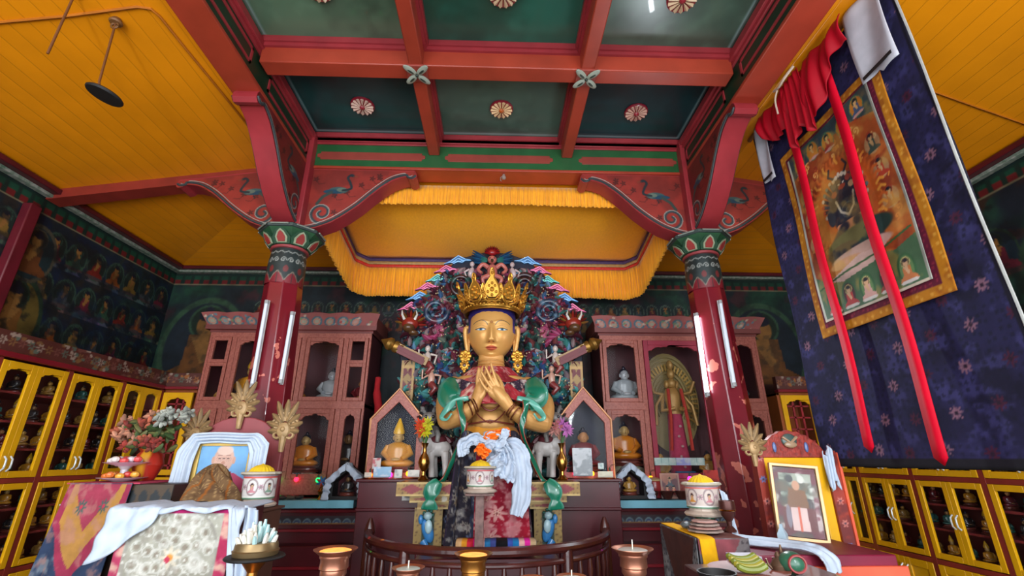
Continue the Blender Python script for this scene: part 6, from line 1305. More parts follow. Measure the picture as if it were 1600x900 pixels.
def bowl(x, y, z, r, h, label, group=None, m=BOWL, name='offering_bowl', fill=None):
    t = thing(name, label, 'bowl', (x, y, z), group); b = B(); b.lathe([(r*.55, 0), (r*.6, .006), (r*.72, h*.3), (r*.9, h*.7), (r*1.05, h), (r*.98, h), (r*.85, h*.68), (r*.6, h*.2), (.002, h*.15)], (x, y, z), 28); part('bowl_shell', b, m, t, smooth=50)
    b = B(fill or rgb(150, 160, 166)); b.lathe([(.003, h*.72), (r*.86, h*.73), (r*.86, h*.78), (.003, h*.8)], (x, y, z), 24); part('filling', b, GLOSSY, t); return t
for k, u in enumerate((1020, 1044, 1067, 1090)): p = at(u, 786, 4.59); bowl(p.x, 4.59, ZSH+.001, .062, .065, 'dark copper offering bowl in the row on the right pale blue shelf', 'copper bowls on the right shelf')
p = at(500, 780, 4.6); t = thing('small_vase', 'tiny brass vase with a blue flower left of the left draped shrine', 'vase', (p.x, 4.6, ZSH)); b = B(); b.lathe([(.025, 0), (.012, .03), (.03, .07), (.014, .1), (.022, .12), (.015, .12)], (p.x, 4.6, ZSH+.001), 16); part('vase_body', b, BRASS, t)
b = B()
for k in range(14): a = k*.9; petal(b, p.x, 4.58, ZSH+.15, a, .05, .012, .02, rgb(70, 130, 190) if k % 3 else rgb(200, 80, 60))
part('blue_flower', b, GLOSSY, t)
for k, (u, c) in enumerate(((440, rgb(60, 56, 54)), (452, rgb(90, 80, 70)), (463, rgb(50, 46, 46)))): p = at(u, 784, 4.62); b = B(c); b.ell((p.x, 4.62+.02*k, ZSH+.02), (.045, .04, .02), 12, 8); single('dark_stone', b, GLOSSY, 'flat dark stone on the left pale blue shelf', 'stone', 'stones on the left blue shelf')
p = at(1024, 768, 4.72); t = thing('red_jar', 'red painted jar behind the bowls on the right shelf', 'jar', (p.x, 4.72, ZSH)); b = B(rgb(150, 40, 44)); b.lathe([(.06, 0), (.085, .04), (.09, .1), (.08, .14), (.07, .15)], (p.x, 4.74, ZSH+.001), 20); part('jar_body', b, GLOSSY, t); b = B(rgb(200, 170, 120)); b.lathe([(.078, .148), (.08, .16), (.03, .18)], (p.x, 4.74, ZSH), 20); part('lid', b, GLOSSY, t)
b = B(rgb(160, 30, 36)); b.tube(smoothc([at(591, 590, 4.9), at(589, 615, 4.88), at(592, 640, 4.86), at(590, 658, 4.9)], 4), [.03]*4+[.04]*4+[.045]*4+[.02], 10); single('red_cloth_bundle', b, CLOTHC, 'red cloth bundle hanging in the dark gap right of the left cabinet', 'cloth', smooth=60)
# carved elephants and lions at the feet of the aureole
WHT = mat('white_carving', rgb(196, 190, 186), .45, var=.12)
for s in (-1, 1):
    fx = (lambda u: u) if s < 0 else (lambda u: 1538-u)
    Y = 4.42; t = thing('carved_elephant', 'white carved elephant with a draped saddle at the %s foot of the aureole' % ('left' if s < 0 else 'right'), 'carving', at(fx(682), 745, Y))
    b = B(); E1 = lambda u, v, d=0: at(fx(u), v, Y+d)
    b.ell(E1(686, 700), (.11, .085, .075), 14, 10); b.ell(E1(670, 694, -.03), (.06, .06, .065), 12, 8)
    for u, d in ((673, -.05), (678, .05), (695, -.05), (699, .05)): b.tube([E1(u, 706, d), E1(u+1, 728, d), E1(u+1.5, 746, d)], [.036, .028, .03], 10)
    b.tube(smoothc([E1(664, 700, -.07), E1(661, 715, -.09), E1(663, 735, -.08)], 4), list(np.linspace(.03, .014, 9)), 8); b.tube(smoothc([E1(702, 694), E1(706, 710), E1(704, 728)], 3), .009, 6)
    o = part('elephant_body', b, WHT, t, smooth=180); q = o.modifiers.new('skin', 'REMESH'); q.mode = 'VOXEL'; q.voxel_size = .009; q.use_smooth_shade = True
    b = B(rgb(96, 36, 44)); c_ = E1(684, 696); b.tube([(c_.x+.12*math.cos(a), Y+.0+.092*math.sin(a)*0-.09*abs(math.cos(a))*0, c_.z+.08*math.sin(a)) for a in np.linspace(.3, 2.9, 10)], .02, 6); b.ell(c_+Vector((0, 0, .05)), (.085, .092, .045)); part('saddle_cloth', b, PAINTED, t)
    t = thing('carved_lion', 'grey and white carved lion with dark mane above the %s elephant' % ('left' if s < 0 else 'right'), 'carving', E1(676, 690))
    b = B(); b.ell(E1(674, 674), (.08, .08, .10), 12, 9); b.ell(E1(671, 654, -.06), (.075, .07, .06), 12, 9); b.ell(E1(671, 661, -.12), (.04, .05, .032))
    for q_ in (-1, 1): b.tube([E1(672+q_*8, 668, -.05), E1(670+q_*15, 680, -.09), E1(671+q_*12, 690, -.08)], [.03, .024, .02], 8); b.ell(E1(671+q_*11, 643, -.04), (.02, .015, .03))
    part('lion_body', b, mat('grey_carving', rgb(128, 124, 120), .45, var=.3, scale=20), t, smooth=60); b = B(rgb(34, 34, 40)); r = random.Random(3)
    for k in range(36): a = k*2*math.pi/18; rm = .06 if k < 18 else .085; o = E1(671, 656, -.05 if k < 18 else -.02)+Vector((rm*math.cos(a), 0, rm*math.sin(a))); petal(b, o.x, o.y, o.z, a+.3, .06, .024, .035, rgb(36, 36, 42) if k % 3 else rgb(160, 158, 156))
    b.ell(E1(671, 660, -.165), (.022, .015, .014)); [b.ell(E1(671+q_*5.5, 651, -.125), (.013, .01, .015)) for q_ in (-1, 1)]; part('mane_and_features', b, GLOSSY, t)
# ---- curved wooden railing
t = thing('curved_railing', 'dark brown curved wooden railing bulging out before the statue', 'railing', (SX, 3.4, 0)); RW = mat('dark_brown_varnish', rgb(72, 30, 26), .3, var=.2, scale=10, coat=.4, stretch=(1, 1, .2))
def rp(a, z, r=1.0): return Vector((SX+.0+.93*r*math.sin(a), 4.15-.93*r*math.cos(a), z))
A_ = np.linspace(-1.5, 1.5, 60)
for z, r, nm in ((1.055, .03, 'top_rail'), (.98, .018, 'sub_rail'), (.35, .025, 'bottom_rail')): b = B(); b.tube([rp(a, z) for a in A_], r, 10); part(nm, b, RW, t)
for k in range(25):
    a = -1.44+k*2.88/24; b = B(); z0 = .35; post = k in (0, 12-5, 12+5, 24)
    if post: b.lathe([(.035, 0), (.035, 1.0), (.03, 1.04)] , (*rp(a, 0)[:2], 0), 12)
    else: b.lathe([(.012, .36), (.02, .42), (.011, .5), (.017, .66), (.011, .82), (.02, .9), (.012, .975)], (*rp(a, 0)[:2], 0), 10)
    part('post' if post else 'baluster', b, RW, t)
for s in (-1, 1): b = B(); p = rp(s*1.5, 1.055); b.lathe([(.03, -.04), (.045, 0), (.035, .05), (.012, .1)], p, 14); part('end_finial', b, RW, t)
# ---- offering table and butter lamps
b = B(); t = thing('offering_table', 'low dark table below the frame edge carrying the butter lamps', 'table', (0, 2.15, 0)); b.box(-1.25, 1.88, .96, .82, 2.48, .99); part('table_top', b, RW, t, bevel=.004)
for x in (-1.2, .77):
    for y in (1.93, 2.45): b = B(); b.box(x-.03, y-.03, 0, x+.03, y+.03, .96); part('leg', b, RW, t)
def blamp(u, v, wpx, label, fillc, m, wick, emit=0, Y=2.1):
    p = at(u, v, Y); r = wpx/2*Y/(676.7-.345*(450-v)); k = r/.082; z0 = .991; H = p.z-z0; x = p.x; t = thing('butter_lamp', label, 'lamp', (x, Y, z0))
    b = B(); b.lathe([(.05*k, 0), (.052*k, .01), (.03*k, .03), (.016*k, .06), (.02*k, max(H-.12*k, .07)), (.042*k, H-.1*k), (.050*k, H-.088*k), (.049*k, H-.072*k), (.055*k, H-.067*k), (.053*k, H-.036*k), (.058*k, H-.03*k), (.058*k, H-.022*k), (.076*k, H-.008*k), (.084*k, H-.002*k), (.084*k, H), (.076*k, H-.002*k), (.056*k, H-.014*k), (.003, H-.022*k)], (x, Y, z0), 36); part('chalice', b, m, t, smooth=50)
    fm = GLOSSY if not emit else (bpy.data.materials.get('lit_butter') or mat('lit_butter', rgb(255, 150, 70), .5, emit=1.1, var=.15, scale=30))
    b = B(fillc if not emit else None); b.lathe([(.003, H-.018*k), (.054*k, H-.018*k), (.060*k, H-.007*k), (.05*k, H-.004*k), (.003, H-.004*k)], (x, Y, z0), 28); part('butter', b, fm, t)
    if wick: b = B(rgb(230, 226, 210)); b.tube([(x, Y, z0+H-.006), (x+.001, Y, z0+H+.03*k)], .0025, 6); part('wick', b, PAINTED, t)
BRC = mat('pale_copper', rgb(206, 140, 112), .3, .85); BRG = mat('golden_brass', rgb(190, 130, 60), .3, .9)
blamp(525, 857, 64, 'copper butter lamp glowing orange left of the railing', None, BRC, 0, 1)
blamp(740, 864, 58, 'golden brass butter lamp glowing orange before the middle of the railing', None, BRG, 0, 1)
blamp(988, 856, 63, 'pink copper butter lamp with pale butter right of the railing', rgb(206, 206, 196), BRC, 1)
blamp(638, 886, 50, 'copper butter lamp with white wick left of the golden one', rgb(196, 206, 196), BRC, 1, Y=2.05)
blamp(893, 900, 46, 'butter lamp cut by the lower edge between the golden and pink lamps', rgb(196, 200, 190), BRC, 1, Y=2.0)
blamp(832, 902, 40, 'small butter lamp at the lower edge right of the golden lamp', rgb(196, 200, 190), BRC, 0, Y=2.0)
# ---- dish of crystal-like butter sculptures
p = at(398, 872, 2.2); x, Y = p.x, 2.2; z0 = p.z; t = thing('butter_dish', 'brass dish piled with pale green and white upright butter shapes', 'dish', (x, Y, .991))
b = B(); b.lathe([(.06, .991), (.06, 1.0), (.02, 1.03), (.02, z0-.05), (.05, z0-.01), (.07, z0)], (x, Y, 0), 24); part('stand', b, BRG, t)
b = B(); b.lathe([(.02, z0), (.112, z0), (.116, z0+.004), (.112, z0+.01), (.02, z0+.012)], (x, Y, 0), 36); part('black_tray', b, BLACK, t)
b = B(); b.lathe([(.03, z0+.01), (.085, z0+.012), (.09, z0+.03), (.084, z0+.034), (.082, z0+.05), (.078, z0+.06), (.07, z0+.06)], (x, Y, 0), 30); part('ribbed_bowl', b, mat('dull_brass', rgb(140, 116, 80), .4, .7), t)
r = random.Random(6)
for k in range(34): a = r.uniform(0, 6.28); d = .066*math.sqrt(r.random()); h = .03+.075*(1-d/.07)*r.uniform(.6, 1.1); b = B(rgb(*r.choice([(214, 206, 190), (190, 214, 206), (170, 206, 206), (224, 220, 206)]))); q = Vector((x+d*math.cos(a), Y+d*math.sin(a), z0+.05)); b.tube([q, q+Vector((d*math.cos(a)*.2, d*math.sin(a)*.2, h*.7)), q+Vector((d*math.cos(a)*.3, d*math.sin(a)*.3, h))], [.010, .009, .005], 6); part('butter_spike', b, GLOSSY, t)
# ================================================================ left side: thrones, tables
GILTC = mat('pale_gilt_carving', None, .5, .15, var=.2, scale=20)
def ornate(b, x, y, z, s):
    """flame-like pierced finial"""
    b.col = rgb(176, 142, 96)
    for q in (-1, 1):
        for (cx_, cz_, r_) in ((.035, .035, .03), (.042, .085, .026), (.02, .125, .02)): b.tube([(px_, y, pz_) for px_, pz_ in spiral(x+q*cx_*s, z+cz_*s, r_*s, .008*s, 1.3, math.pi/2-q*1.2, 16, q)], .0075*s, 6)
    for k in range(9): a = -.1+(math.pi+.2)*k/8; L_k = (.06+.05*abs(math.sin(a))**3+.015*(k % 2))*s; petal(b, x+.02*s*math.cos(a), y-.004, z+(.06+.04*math.sin(a))*s, a, L_k, .017*s, .014*s, rgb(176, 142, 96))
    b.tube([(x, y, z+.1*s), (x, y, z+.17*s)], [.014*s, .004*s], 6)
    b.ell((x, y-.012, z+.055*s), (.035*s, .016, .04*s), 10, 8); b.tube([(x, y, z-.05*s), (x, y, z+.03*s)], [.012*s, .02*s], 8); b.ell((x, y-.02, z+.06*s), (.014*s,)*3)
Y = 3.3; t = thing('portrait_throne', 'carved red throne back with three gilt flame finials behind the scarf-draped portrait', 'throne', (-1.77, Y, 0))
xl, xr, zt = at(300, 690, Y).x, at(442, 690, Y).x, at(370, 668, Y).z; xm = (xl+xr)/2
b = B(); pts = [(xl, 0), (xr, 0), (xr, zt-.05)]+[(xm+(xr-xm)*.75*math.cos(a), zt-.05+.12*math.sin(a)) for a in np.linspace(0, math.pi, 14)]+[(xl, zt-.05)]
b.prism(pts, Y, Y+.05); part('back_board', b, mat('rose_red_board', rgb(140, 62, 66), .5), t, bevel=.006)
for u, v, s in ((375, 655, 1.25), (441, 690, 1.3), (303, 694, 1.1)): b = B(); p = at(u, v, Y-.02); ornate(b, p.x, Y-.02, p.z, s); part('gilt_finial', b, GILTC, t)
b = B(); b.box(-1.80, 2.81, 0, -1.42, Y, 1.33); part('seat_block', b, MAROON, t, bevel=.008)
# framed portrait draped with white silk
Y = 3.15; x0, x1 = -1.93, -1.47; z0, z1 = 1.34, 1.70
t = thing('framed_portrait', 'gold-framed portrait of a smiling elderly monk draped with white silk', 'picture', ((x0+x1)/2, Y, z0))
def monk(P):
    W, H = P.w, P.h; P.fill(rgb(110, 166, 214)); P.blotch(4, rgb(140, 186, 220), .55, 4, .6)
    cx = W*.5; P.poly([(cx-.19, 0), (cx+.19, 0), (cx+.17, .09), (cx+.08, .14), (cx-.06, .14), (cx-.17, .09)], rgb(176, 50, 90)); P.poly([(cx-.05, .15), (cx+.06, .15), (cx+.02, .02), (cx-.05, .06)], rgb(140, 30, 50)); P.poly([(cx-.19, 0), (cx-.19, .07), (cx-.1, .11), (cx-.03, 0)], rgb(190, 150, 50), .5)
    P.ell(cx, .15, .034, .05, rgb(184, 136, 116)); P.ell(cx, .222, .062, .078, rgb(206, 164, 146)); P.ell(cx, .275, .05, .03, rgb(226, 196, 180), .7); [P.ell(cx+s*.064, .215, .01, .022, rgb(196, 150, 130)) for s in (-1, 1)]
    for s in (-1, 1): P.ring(cx+s*.026, .223, .019, .012, .07, rgb(160, 128, 118)); P.ell(cx+s*.026, .225, .009, .0035, rgb(96, 70, 64)); P.line([(cx+s*.014, .245), (cx+s*.038, .244)], .0018, rgb(150, 116, 104))
    P.line([(cx-.006, .226), (cx+.006, .226)], .0022, rgb(70, 50, 50)); P.ell(cx, .2, .011, .012, rgb(184, 132, 112)); P.line(smoothc([(cx-.025, .178), (cx, .170), (cx+.025, .178)], 4), .0035, rgb(140, 60, 56))
b = B(); b.painted((x0+.08, Y-.012, z0+.03), (1, 0, 0), (0, 0, 1), x1-x0-.16, z1-z0-.06, .004, monk); part('portrait', b, PAINTED, t, smooth=None, solid=.002, label='colour portrait of a bald monk in glasses and maroon robe')
b = B(); b.frame([(x0+.05, z0), (x1-.05, z0), (x1-.05, z1), (x0+.05, z1)], [(x0+.08, z0+.03), (x1-.08, z0+.03), (x1-.08, z1-.03), (x0+.08, z1-.03)], Y-.025, Y+.02); b.box(x0+.055, Y+.005, z0+.005, x1-.055, Y+.018, z1-.005); part('gold_frame', b, mat('thin_gold_frame', rgb(206, 170, 90), .4, .4), t, bevel=.002)
fo = [(x0-.06, z0+.02), (x0-.045, z1-.06), (x0+.03, z1+.045), (x1-.03, z1+.05), (x1+.05, z1-.01), (x1+.04, z0+.03)]
fi = [(x0+.06, z0+.02), (x0+.065, z1-.13), (x0+.085, z1-.015), (x1-.085, z1-.015), (x1-.06, z1-.08), (x1-.06, z0+.1)]
def pl(pts, u): n = len(pts)-1; i = min(int(u*n), n-1); k = u*n-i; return (pts[i][0]+(pts[i+1][0]-pts[i][0])*k, pts[i][1]+(pts[i+1][1]-pts[i][1])*k)
b = B(); b.surf(lambda u, v: (lambda a, c: Vector((a[0]+(c[0]-a[0])*v, Y-.04-.02*math.sin(v*3.14)-.008*math.sin(v*20+u*2), a[1]+(c[1]-a[1])*v+.004*math.sin(u*30))))(pl(fo, u), pl(fi, u)), 90, 26); part('silk_scarf', b, SILK, t, solid=.006, smooth=180, label='white silk scarf draped round the frame')
# brown folded robe heap
t0 = at(318, 786, 2.8)
def heap(u, v):
    a = u*2*math.pi; h = v; r = (1-h)**.6; sx_, sy_ = .15, .10
    return Vector((t0.x+.012-.0*h+r*sx_*math.cos(a)*(1+.10*math.sin(a*5+h*4)), 2.83+r*sy_*math.sin(a)*(1+.1*math.sin(a*7)), 1.385+.185*h**.9+.02*math.sin(a*6+h*9)*r*h*2))
q = Paint(*np.meshgrid(np.linspace(0, 1, 90), np.linspace(0, 1, 40))); q.w = q.h = 1; q.fill(rgb(112, 84, 56)); q.blotch(5, rgb(84, 60, 40), .5, 7, .8); q.dots(24, rgb(150, 120, 80), .2); [q.line([(x, 0), (x+.06, .5), (x-.02, 1)], .008, rgb(140, 80, 30)) for x in (.3, .62, .75, .9)]
b = B(); b.surf(heap, 90, 40, q.c.reshape(-1, 3)); single('folded_robe', b, CLOTHC, 'heap of brown brocade robe before the monk portrait', 'cloth', smooth=180)
# chest draped with silver brocade and white silk
xa, xb, Yc, ztop = -1.79, -1.235, 2.5, 1.375
t = thing('draped_chest', 'low throne front hung with silver flower brocade under white silk', 'chest', ((xa+xb)/2, 2.7, 0))
b = B(); b.box(xa+.02, Yc+.02, 0, xb-.01, 2.79, ztop-.01); part('chest_body', b, MAROON, t, bevel=.006)
def silver(P):
    P.fill(rgb(166, 164, 150)); P.blotch(9, rgb(148, 144, 130), .5, 7, .8); cx, cy = P.w*.5, P.h-.2
    for r_, n in ((.17, 14), (.115, 10), (.07, 8)):
        for k in range(n): a = 2*math.pi*k/n+r_*9; P.ring(cx+r_*math.cos(a), cy+r_*math.sin(a), .024, .024, .14, rgb(192, 190, 180)); P.ell(cx+r_*math.cos(a), cy+r_*math.sin(a), .012, .012, rgb(140, 130, 116))
    P.ring(cx, cy, .21, .21, .03, rgb(150, 146, 136)); P.blotch(22, rgb(206, 204, 196), .56, 9, .6); P.blotch(13, rgb(140, 134, 122), .6, 9, .6, 3); P.flower(cx, cy, .05, rgb(200, 190, 170), rgb(210, 140, 70), 8); P.ell(cx-.01, cy-.01, .014, .014, rgb(180, 60, 80)); P.dots(26, rgb(200, 198, 188), .16)
    P.rect(0, 0, .045, 9, rgb(170, 60, 90)); P.rect(P.w-.05, 0, 9, 9, rgb(170, 50, 84)); m = (P.U < .045) | (P.U > P.w-.05); c0 = P.c.copy(); P.blotch(14, rgb(206, 170, 150), .52, 8, .9, 4); P.c = np.where(m[..., None], P.c, c0); P.rect(0, P.h-.012, 9, 9, rgb(150, 24, 84))
b = B(); b.painted((xa+.02, Yc, ztop-.75), (1, 0, 0), (0, 0, 1), xb-xa-.03, .74, .006, silver, bulge=lambda U, V: .006*np.sin(U*30)); part('silver_brocade', b, CLOTHC, t, smooth=180, solid=.005, label='silver brocade front with crimson borders')
def dr(u, v):  # silk over the top hanging unevenly: long at the left, thin band in the middle, long at the right
    x = xa-.03+(xb-xa+.07)*u; L = .02+.22*max(0, 1-u/.36)**.6+(.34*max(0, (u-.88)/.12) if u > .88 else 0)+.01*math.sin(u*20); d = v*(.27+L)
    sl = (0.05*max(0, 1-u/.36)+.0)*max(0, d-.27)/.22
    return Vector((x-sl, 2.78-min(d, .27), ztop+.004+.008*math.sin(u*22+v*3))) if d < .27 else Vector((x-sl+.006*math.sin(v*30), Yc-.022-.012*math.sin(u*34), ztop+.004-(d-.27)))
b = B(); b.surf(dr, 80, 40); part('white_silk_cover', b, SILK, t, solid=.006, smooth=120)
b = B(); b.surf(lambda u, v: Vector((xb+.03+.07*u+.008*math.sin(v*9), 2.49+.015*math.sin(u*12+v*2), ztop+.01-.45*v-.02*u)), 14, 24); part('silk_tail', b, SILK, t, solid=.005, smooth=180)
# wooden stand and drum at its right
b = B(); b.box(-1.36, 2.84, 0, -1.16, 3.02, 1.355); b.box(-1.38, 2.82, 1.325, -1.14, 3.04, 1.357); 
xd = at(400, 790, 2.93).x; b = B(); b.box(xd-.1, 2.8, 0, xd+.1, 3.04, at(400, 792, 2.93).z-.015); b.box(xd-.115, 2.79, at(400, 792, 2.93).z-.015, xd+.115, 3.05, at(400, 792, 2.93).z-.001); single('wooden_stand', b, mat('old_wood', rgb(84, 48, 34), .6), 'dark wooden stand under the left offering drum', 'stand', bevel=.004)
drum(xd, 2.93, at(400, 792, 2.93).z, 'white painted drum with yellow pleated top beside the monk portrait', r=.088, h=.125, col=(rgb(214, 210, 206), rgb(200, 80, 70)))
z = at(400, 792, 2.93).z
b = B(); b.surf(lambda u, v: Vector((xd+.03+.05*u, 2.782+.01*math.sin(u*9), z-.01-.13*v-.02*math.sin(u*8))), 10, 12); single('white_scarf_end', b, SILK, 'short white scarf end hanging below the left offering drum', 'scarf', solid=.005, smooth=180)
# patchwork-covered table with flowers and plates
z = 1.46; t = thing('patchwork_table', 'dark table with painted diamonds and a pink, gold and blue patchwork cloth', 'table', (-2.15, 3.15, 0))
xa, xb = -2.37, -1.83
b = B(); b.box(xa, 2.92, z-.14, xb, 3.28, z); b.box(xa+.02, 2.94, 0, xb-.02, 3.26, z-.14); part('table_body', b, mat('table_dark', rgb(52, 38, 32), .5), t, bevel=.005)
b = B(); b.painted((xa, 2.915, z-.135), (1, 0, 0), (0, 0, 1), xb-xa, .13, .008, lambda P: (P.fill(rgb(76, 60, 44)), [P.poly([(x-.03, .065), (x, .11), (x+.03, .065), (x, .02)], rgb(34, 40, 44)) for x in np.arange(.32, .62, .065)])); part('diamond_frieze', b, PAINTED, t, smooth=None)
def patch(P):
    W, H = P.w, P.h; P.fill(rgb(44, 58, 84)); P.blotch(11, rgb(120, 130, 140), .53, 9, .8); P.blotch(9, rgb(40, 54, 84), .6, 9, .6, 3)
    cx = W*.5
    P.poly([(0, H), (W, H), (W, H-.28), (cx, H-.5), (0, H-.2)], rgb(150, 50, 76)); P.poly([(.04, H), (W-.04, H), (W-.06, H-.16), (cx, H-.42), (.05, H-.2)], rgb(176, 128, 66)); P.poly([(.08, H), (W-.08, H), (W-.1, H-.05), (cx, H-.24), (.1, H-.06)], rgb(156, 60, 80))
    P.blotch(16, rgb(170, 120, 110), .55, 9, .6, 6); [P.flower(x, H-.12, .04, rgb(70, 96, 90), rgb(190, 60, 80), 8) for x in (cx-.08, cx+.09)]
q = Paint(*np.meshgrid(np.linspace(0, .5, 100), np.linspace(0, .95, 110))); q.w, q.h = .5, .95; patch(q)
b = B(); b.surf(lambda u, v: Vector((xa-.03+.34*u-(.04*(1-u))*(1-v)**.8-.02*math.sin(v*4), 2.895+.02*math.sin(u*15)*(1-v)-.05*(1-v), z+.006-.95*(1-v)+.02*math.sin(u*12)*(1-v))), 100, 110, q.c.reshape(-1, 3)); part('patchwork_cloth', b, CLOTHC, t, solid=.006, smooth=180, label='pink, gold and blue patchwork cloth')
b = B(rgb(190, 70, 96)); b.box(xa-.04, 2.9, z+.001, xa+.36, 3.3, z+.007); part('cloth_top', b, CLOTHC, t)
x, y = at(225, 750, 3.2).x, 3.2; t = thing('flower_vase', 'red and yellow vase of orange and white artificial flowers on the left table', 'vase', (x, y, z+.008))
b = B(rgb(176, 44, 30)); b.lathe([(.05, 0), (.06, .02), (.085, .09), (.07, .15), (.055, .17), (.07, .19), (.06, .19)], (x, y, z+.008), 24); b.c = [rgb(216, 150, 40) if abs(math.sin(i*.26)) > .93 else c for i, c in enumerate(b.c)]; part('vase_body', b, GLOSSY, t)
r = random.Random(8); b = B(rgb(70, 92, 50))
for k in range(60): a = r.uniform(0, 6.28); rr_ = r.uniform(.03, .17); petal(b, x+rr_*math.cos(a), y-.05+r.uniform(-.08, .08), z+.2+r.uniform(0, .14), r.uniform(0, 6.28), .07, .018, .02, rgb(*r.choice([(60, 84, 44), (90, 110, 60), (120, 120, 70)])))
part('leaves', b, PAINTED, t)
for k in range(26):
    cx_, cz = x+r.uniform(-.17, .12), z+.2+r.uniform(.0, .2); c = rgb(*r.choice([(206, 110, 80), (190, 90, 70), (214, 150, 120), (176, 70, 60)]))
    if k > 18: cx_, cz, c = x+r.uniform(.06, .26), z+r.uniform(.3, .42), rgb(206, 210, 196)
    b = B()
    for m_ in range(9): a = m_*.7; petal(b, cx_, y-.1+r.uniform(-.05, .05), cz, a, .038, .015, .02, shade(c, r.uniform(.75, 1.1)))
    part('blossom', b, PAINTED, t)
for (zz, rr_, nm, cl) in ((0, .12, 'lower', [(226, 120, 50), (236, 170, 60), (200, 60, 50)]), (.085, .11, 'upper', [(230, 220, 214), (220, 80, 80), (214, 200, 206)])):
    x, y = at(187, 748, 3.05).x, 3.07; z_ = z+.008+zz
    t = thing('offering_plate', '%s plate of wrapped sweets and fruit on the left table' % nm, 'plate', (x, y, z_)); b = B(rgb(206, 200, 206) if zz == 0 else rgb(214, 170, 196)); b.lathe([(.05, 0), (.055, .004), (rr_, .018), (rr_+.006, .022), (rr_-.01, .022), (.04, .01)], (x, y, z_), 30, lobes=0); part('dish', b, GLOSSY, t)
    if zz: b = B(rgb(200, 190, 196)); b.lathe([(.03, -.075), (.02, -.05), (.02, -.02), (.04, .002)], (x, y, z_), 14); part('stem', b, GLOSSY, t)
    for k in range(16): a = k*2.4; d = rr_*.75*math.sqrt((k+.5)/16); b = B(rgb(*cl[k % 3])); b.ell((x+d*math.cos(a), y+d*math.sin(a), z_+.03+.008*(k % 2)), (.024, .022, .018), 8, 6); part('sweet', b, GLOSSY, t)
# ================================================================ right side
xa, xb, ya, yb, z = .985, 1.215, 2.5, 3.02, 1.232
t = thing('cloth_covered_table', 'small table draped with grey and maroon brocade crossed by a yellow strip', 'table', ((xa+xb)/2, 2.75, 0))
b = B(); b.box(xa+.01, ya+.01, 0, xb-.01, yb, z-.01); part('table_body', b, MAROON, t, bevel=.004)
def greyb(tri):
    def f(P): P.fill(rgb(96, 96, 100)); P.blotch(14, rgb(150, 150, 150), .5, 9, .8); P.dots(30, rgb(50, 50, 56), .2); P.poly(tri(P.w, P.h), rgb(150, 76, 84) if P.w < .4 else rgb(84, 50, 44)); P.blotch(5, rgb(70, 50, 50), .6, 7, .4)
    return f
b = B(); b.painted((xa+.0, ya-.006, z-.6), (1, 0, 0), (0, 0, 1), xb-xa+.02, .6, .007, greyb(lambda w, h: [(0, h), (w*.85, h), (w*.3, h-.22), (0, h-.05)]), bulge=lambda U, V: .01*np.sin(U*40)*(1-V/.6)); part('front_cloth', b, CLOTHC, t, smooth=180, solid=.005)
b = B(); b.painted((xa-.006, yb, z-.6), (0, -1, 0), (0, 0, 1), yb-ya, .6, .007, greyb(lambda w, h: [(.02, h), (w-.02, h), (w*.55, h-.45)]), bulge=lambda U, V: .01*np.sin(U*25)*(1-V/.6)); part('side_cloth', b, CLOTHC, t, smooth=180, solid=.005)
b = B(rgb(130, 84, 78)); b.box(xa, ya, z-.008, xb+.01, yb, z); part('top_cloth', b, CLOTHC, t)
b = B(rgb(240, 176, 20)); b.surf(lambda u, v: Vector((xa+.0+.075*u, (yb-(yb-ya+.012)*min(v*2, 1)), z+.004)) if v < .5 else Vector((xa+.005+.075*u+.03*(v-.5), ya-.014, z+.004-.5*(v-.5)*2*.55)), 8, 40); part('yellow_strip', b, CLOTHC, t, solid=.004, smooth=60)
x, y = at(1103, 800, 2.82).x, 2.84; zd = at(1103, 807, 2.82).z
t = thing('glass_goblet', 'squat glass goblet holding up the right offering drum', 'goblet', (x, y, z+.002)); b = B(); b.lathe([(.07, 0), (.072, .006), (.03, .02), (.03, max(zd-z-.03, .03)), (.07, zd-z-.006), (.07, zd-z-.003)], (x, y, z+.002), 24); part('goblet_body', b, mat('greenish_glass', rgb(96, 130, 110), .15, .3), t)
drum(x, y, zd, 'white and pink painted drum with yellow pleated top on the right brocade table', r=.09, h=.115, col=(rgb(206, 190, 180), rgb(206, 110, 100)))
b = B(); b.surf(lambda u, v: Vector((x+.10+.04*u+.04*v, y-.01+.01*math.sin(u*9), zd+.14-.24*v-.03*u)), 8, 20); single('white_scarf_end', b, SILK, 'narrow white scarf hanging behind the right offering drum', 'scarf', solid=.004, smooth=180)
x, y = at(1103, 826, 2.62).x, 2.63
for k in range(4): t = thing('stacked_dish', 'pinkish scalloped dish in the small stack on the right brocade table', 'dish', (x, y, z+.008+.014*k), 'dishes stacked on the brocade table'); b = B(rgb(196, 150, 140) if k % 2 else rgb(176, 160, 150)); R_ = .085-.008*k; b.lathe([(R_*.6, 0), (R_, .006), (R_*1.03, .011), (R_*.8, .013)], (x, y, z+.008+.0145*k), 30, lobes=10, amp=.04); part('dish', b, PAINTED, t); b = B(rgb(150, 110, 100)); b.lathe([(R_*.4, .011), (R_*.5, .0135), (R_*.3, .0142)], (x, y, z+.008+.0145*k), 20); part('centre', b, PAINTED, t)
x, y = at(1143, 822, 2.66).x, 2.68; t = thing('copper_goblet', 'tarnished copper goblet beside the stacked dishes', 'goblet', (x, y, z+.002)); b = B(); b.lathe([(.03, 0), (.032, .008), (.012, .03), (.014, .05), (.036, .08), (.042, .12), (.04, .15), (.034, .15), (.03, .1)], (x, y, z+.002), 20); part('cup', b, BOWL, t); b = B(); b.lathe([(.041, .1), (.044, .104), (.041, .108)], (x, y, z+.002), 20); part('band', b, BRASS, t)
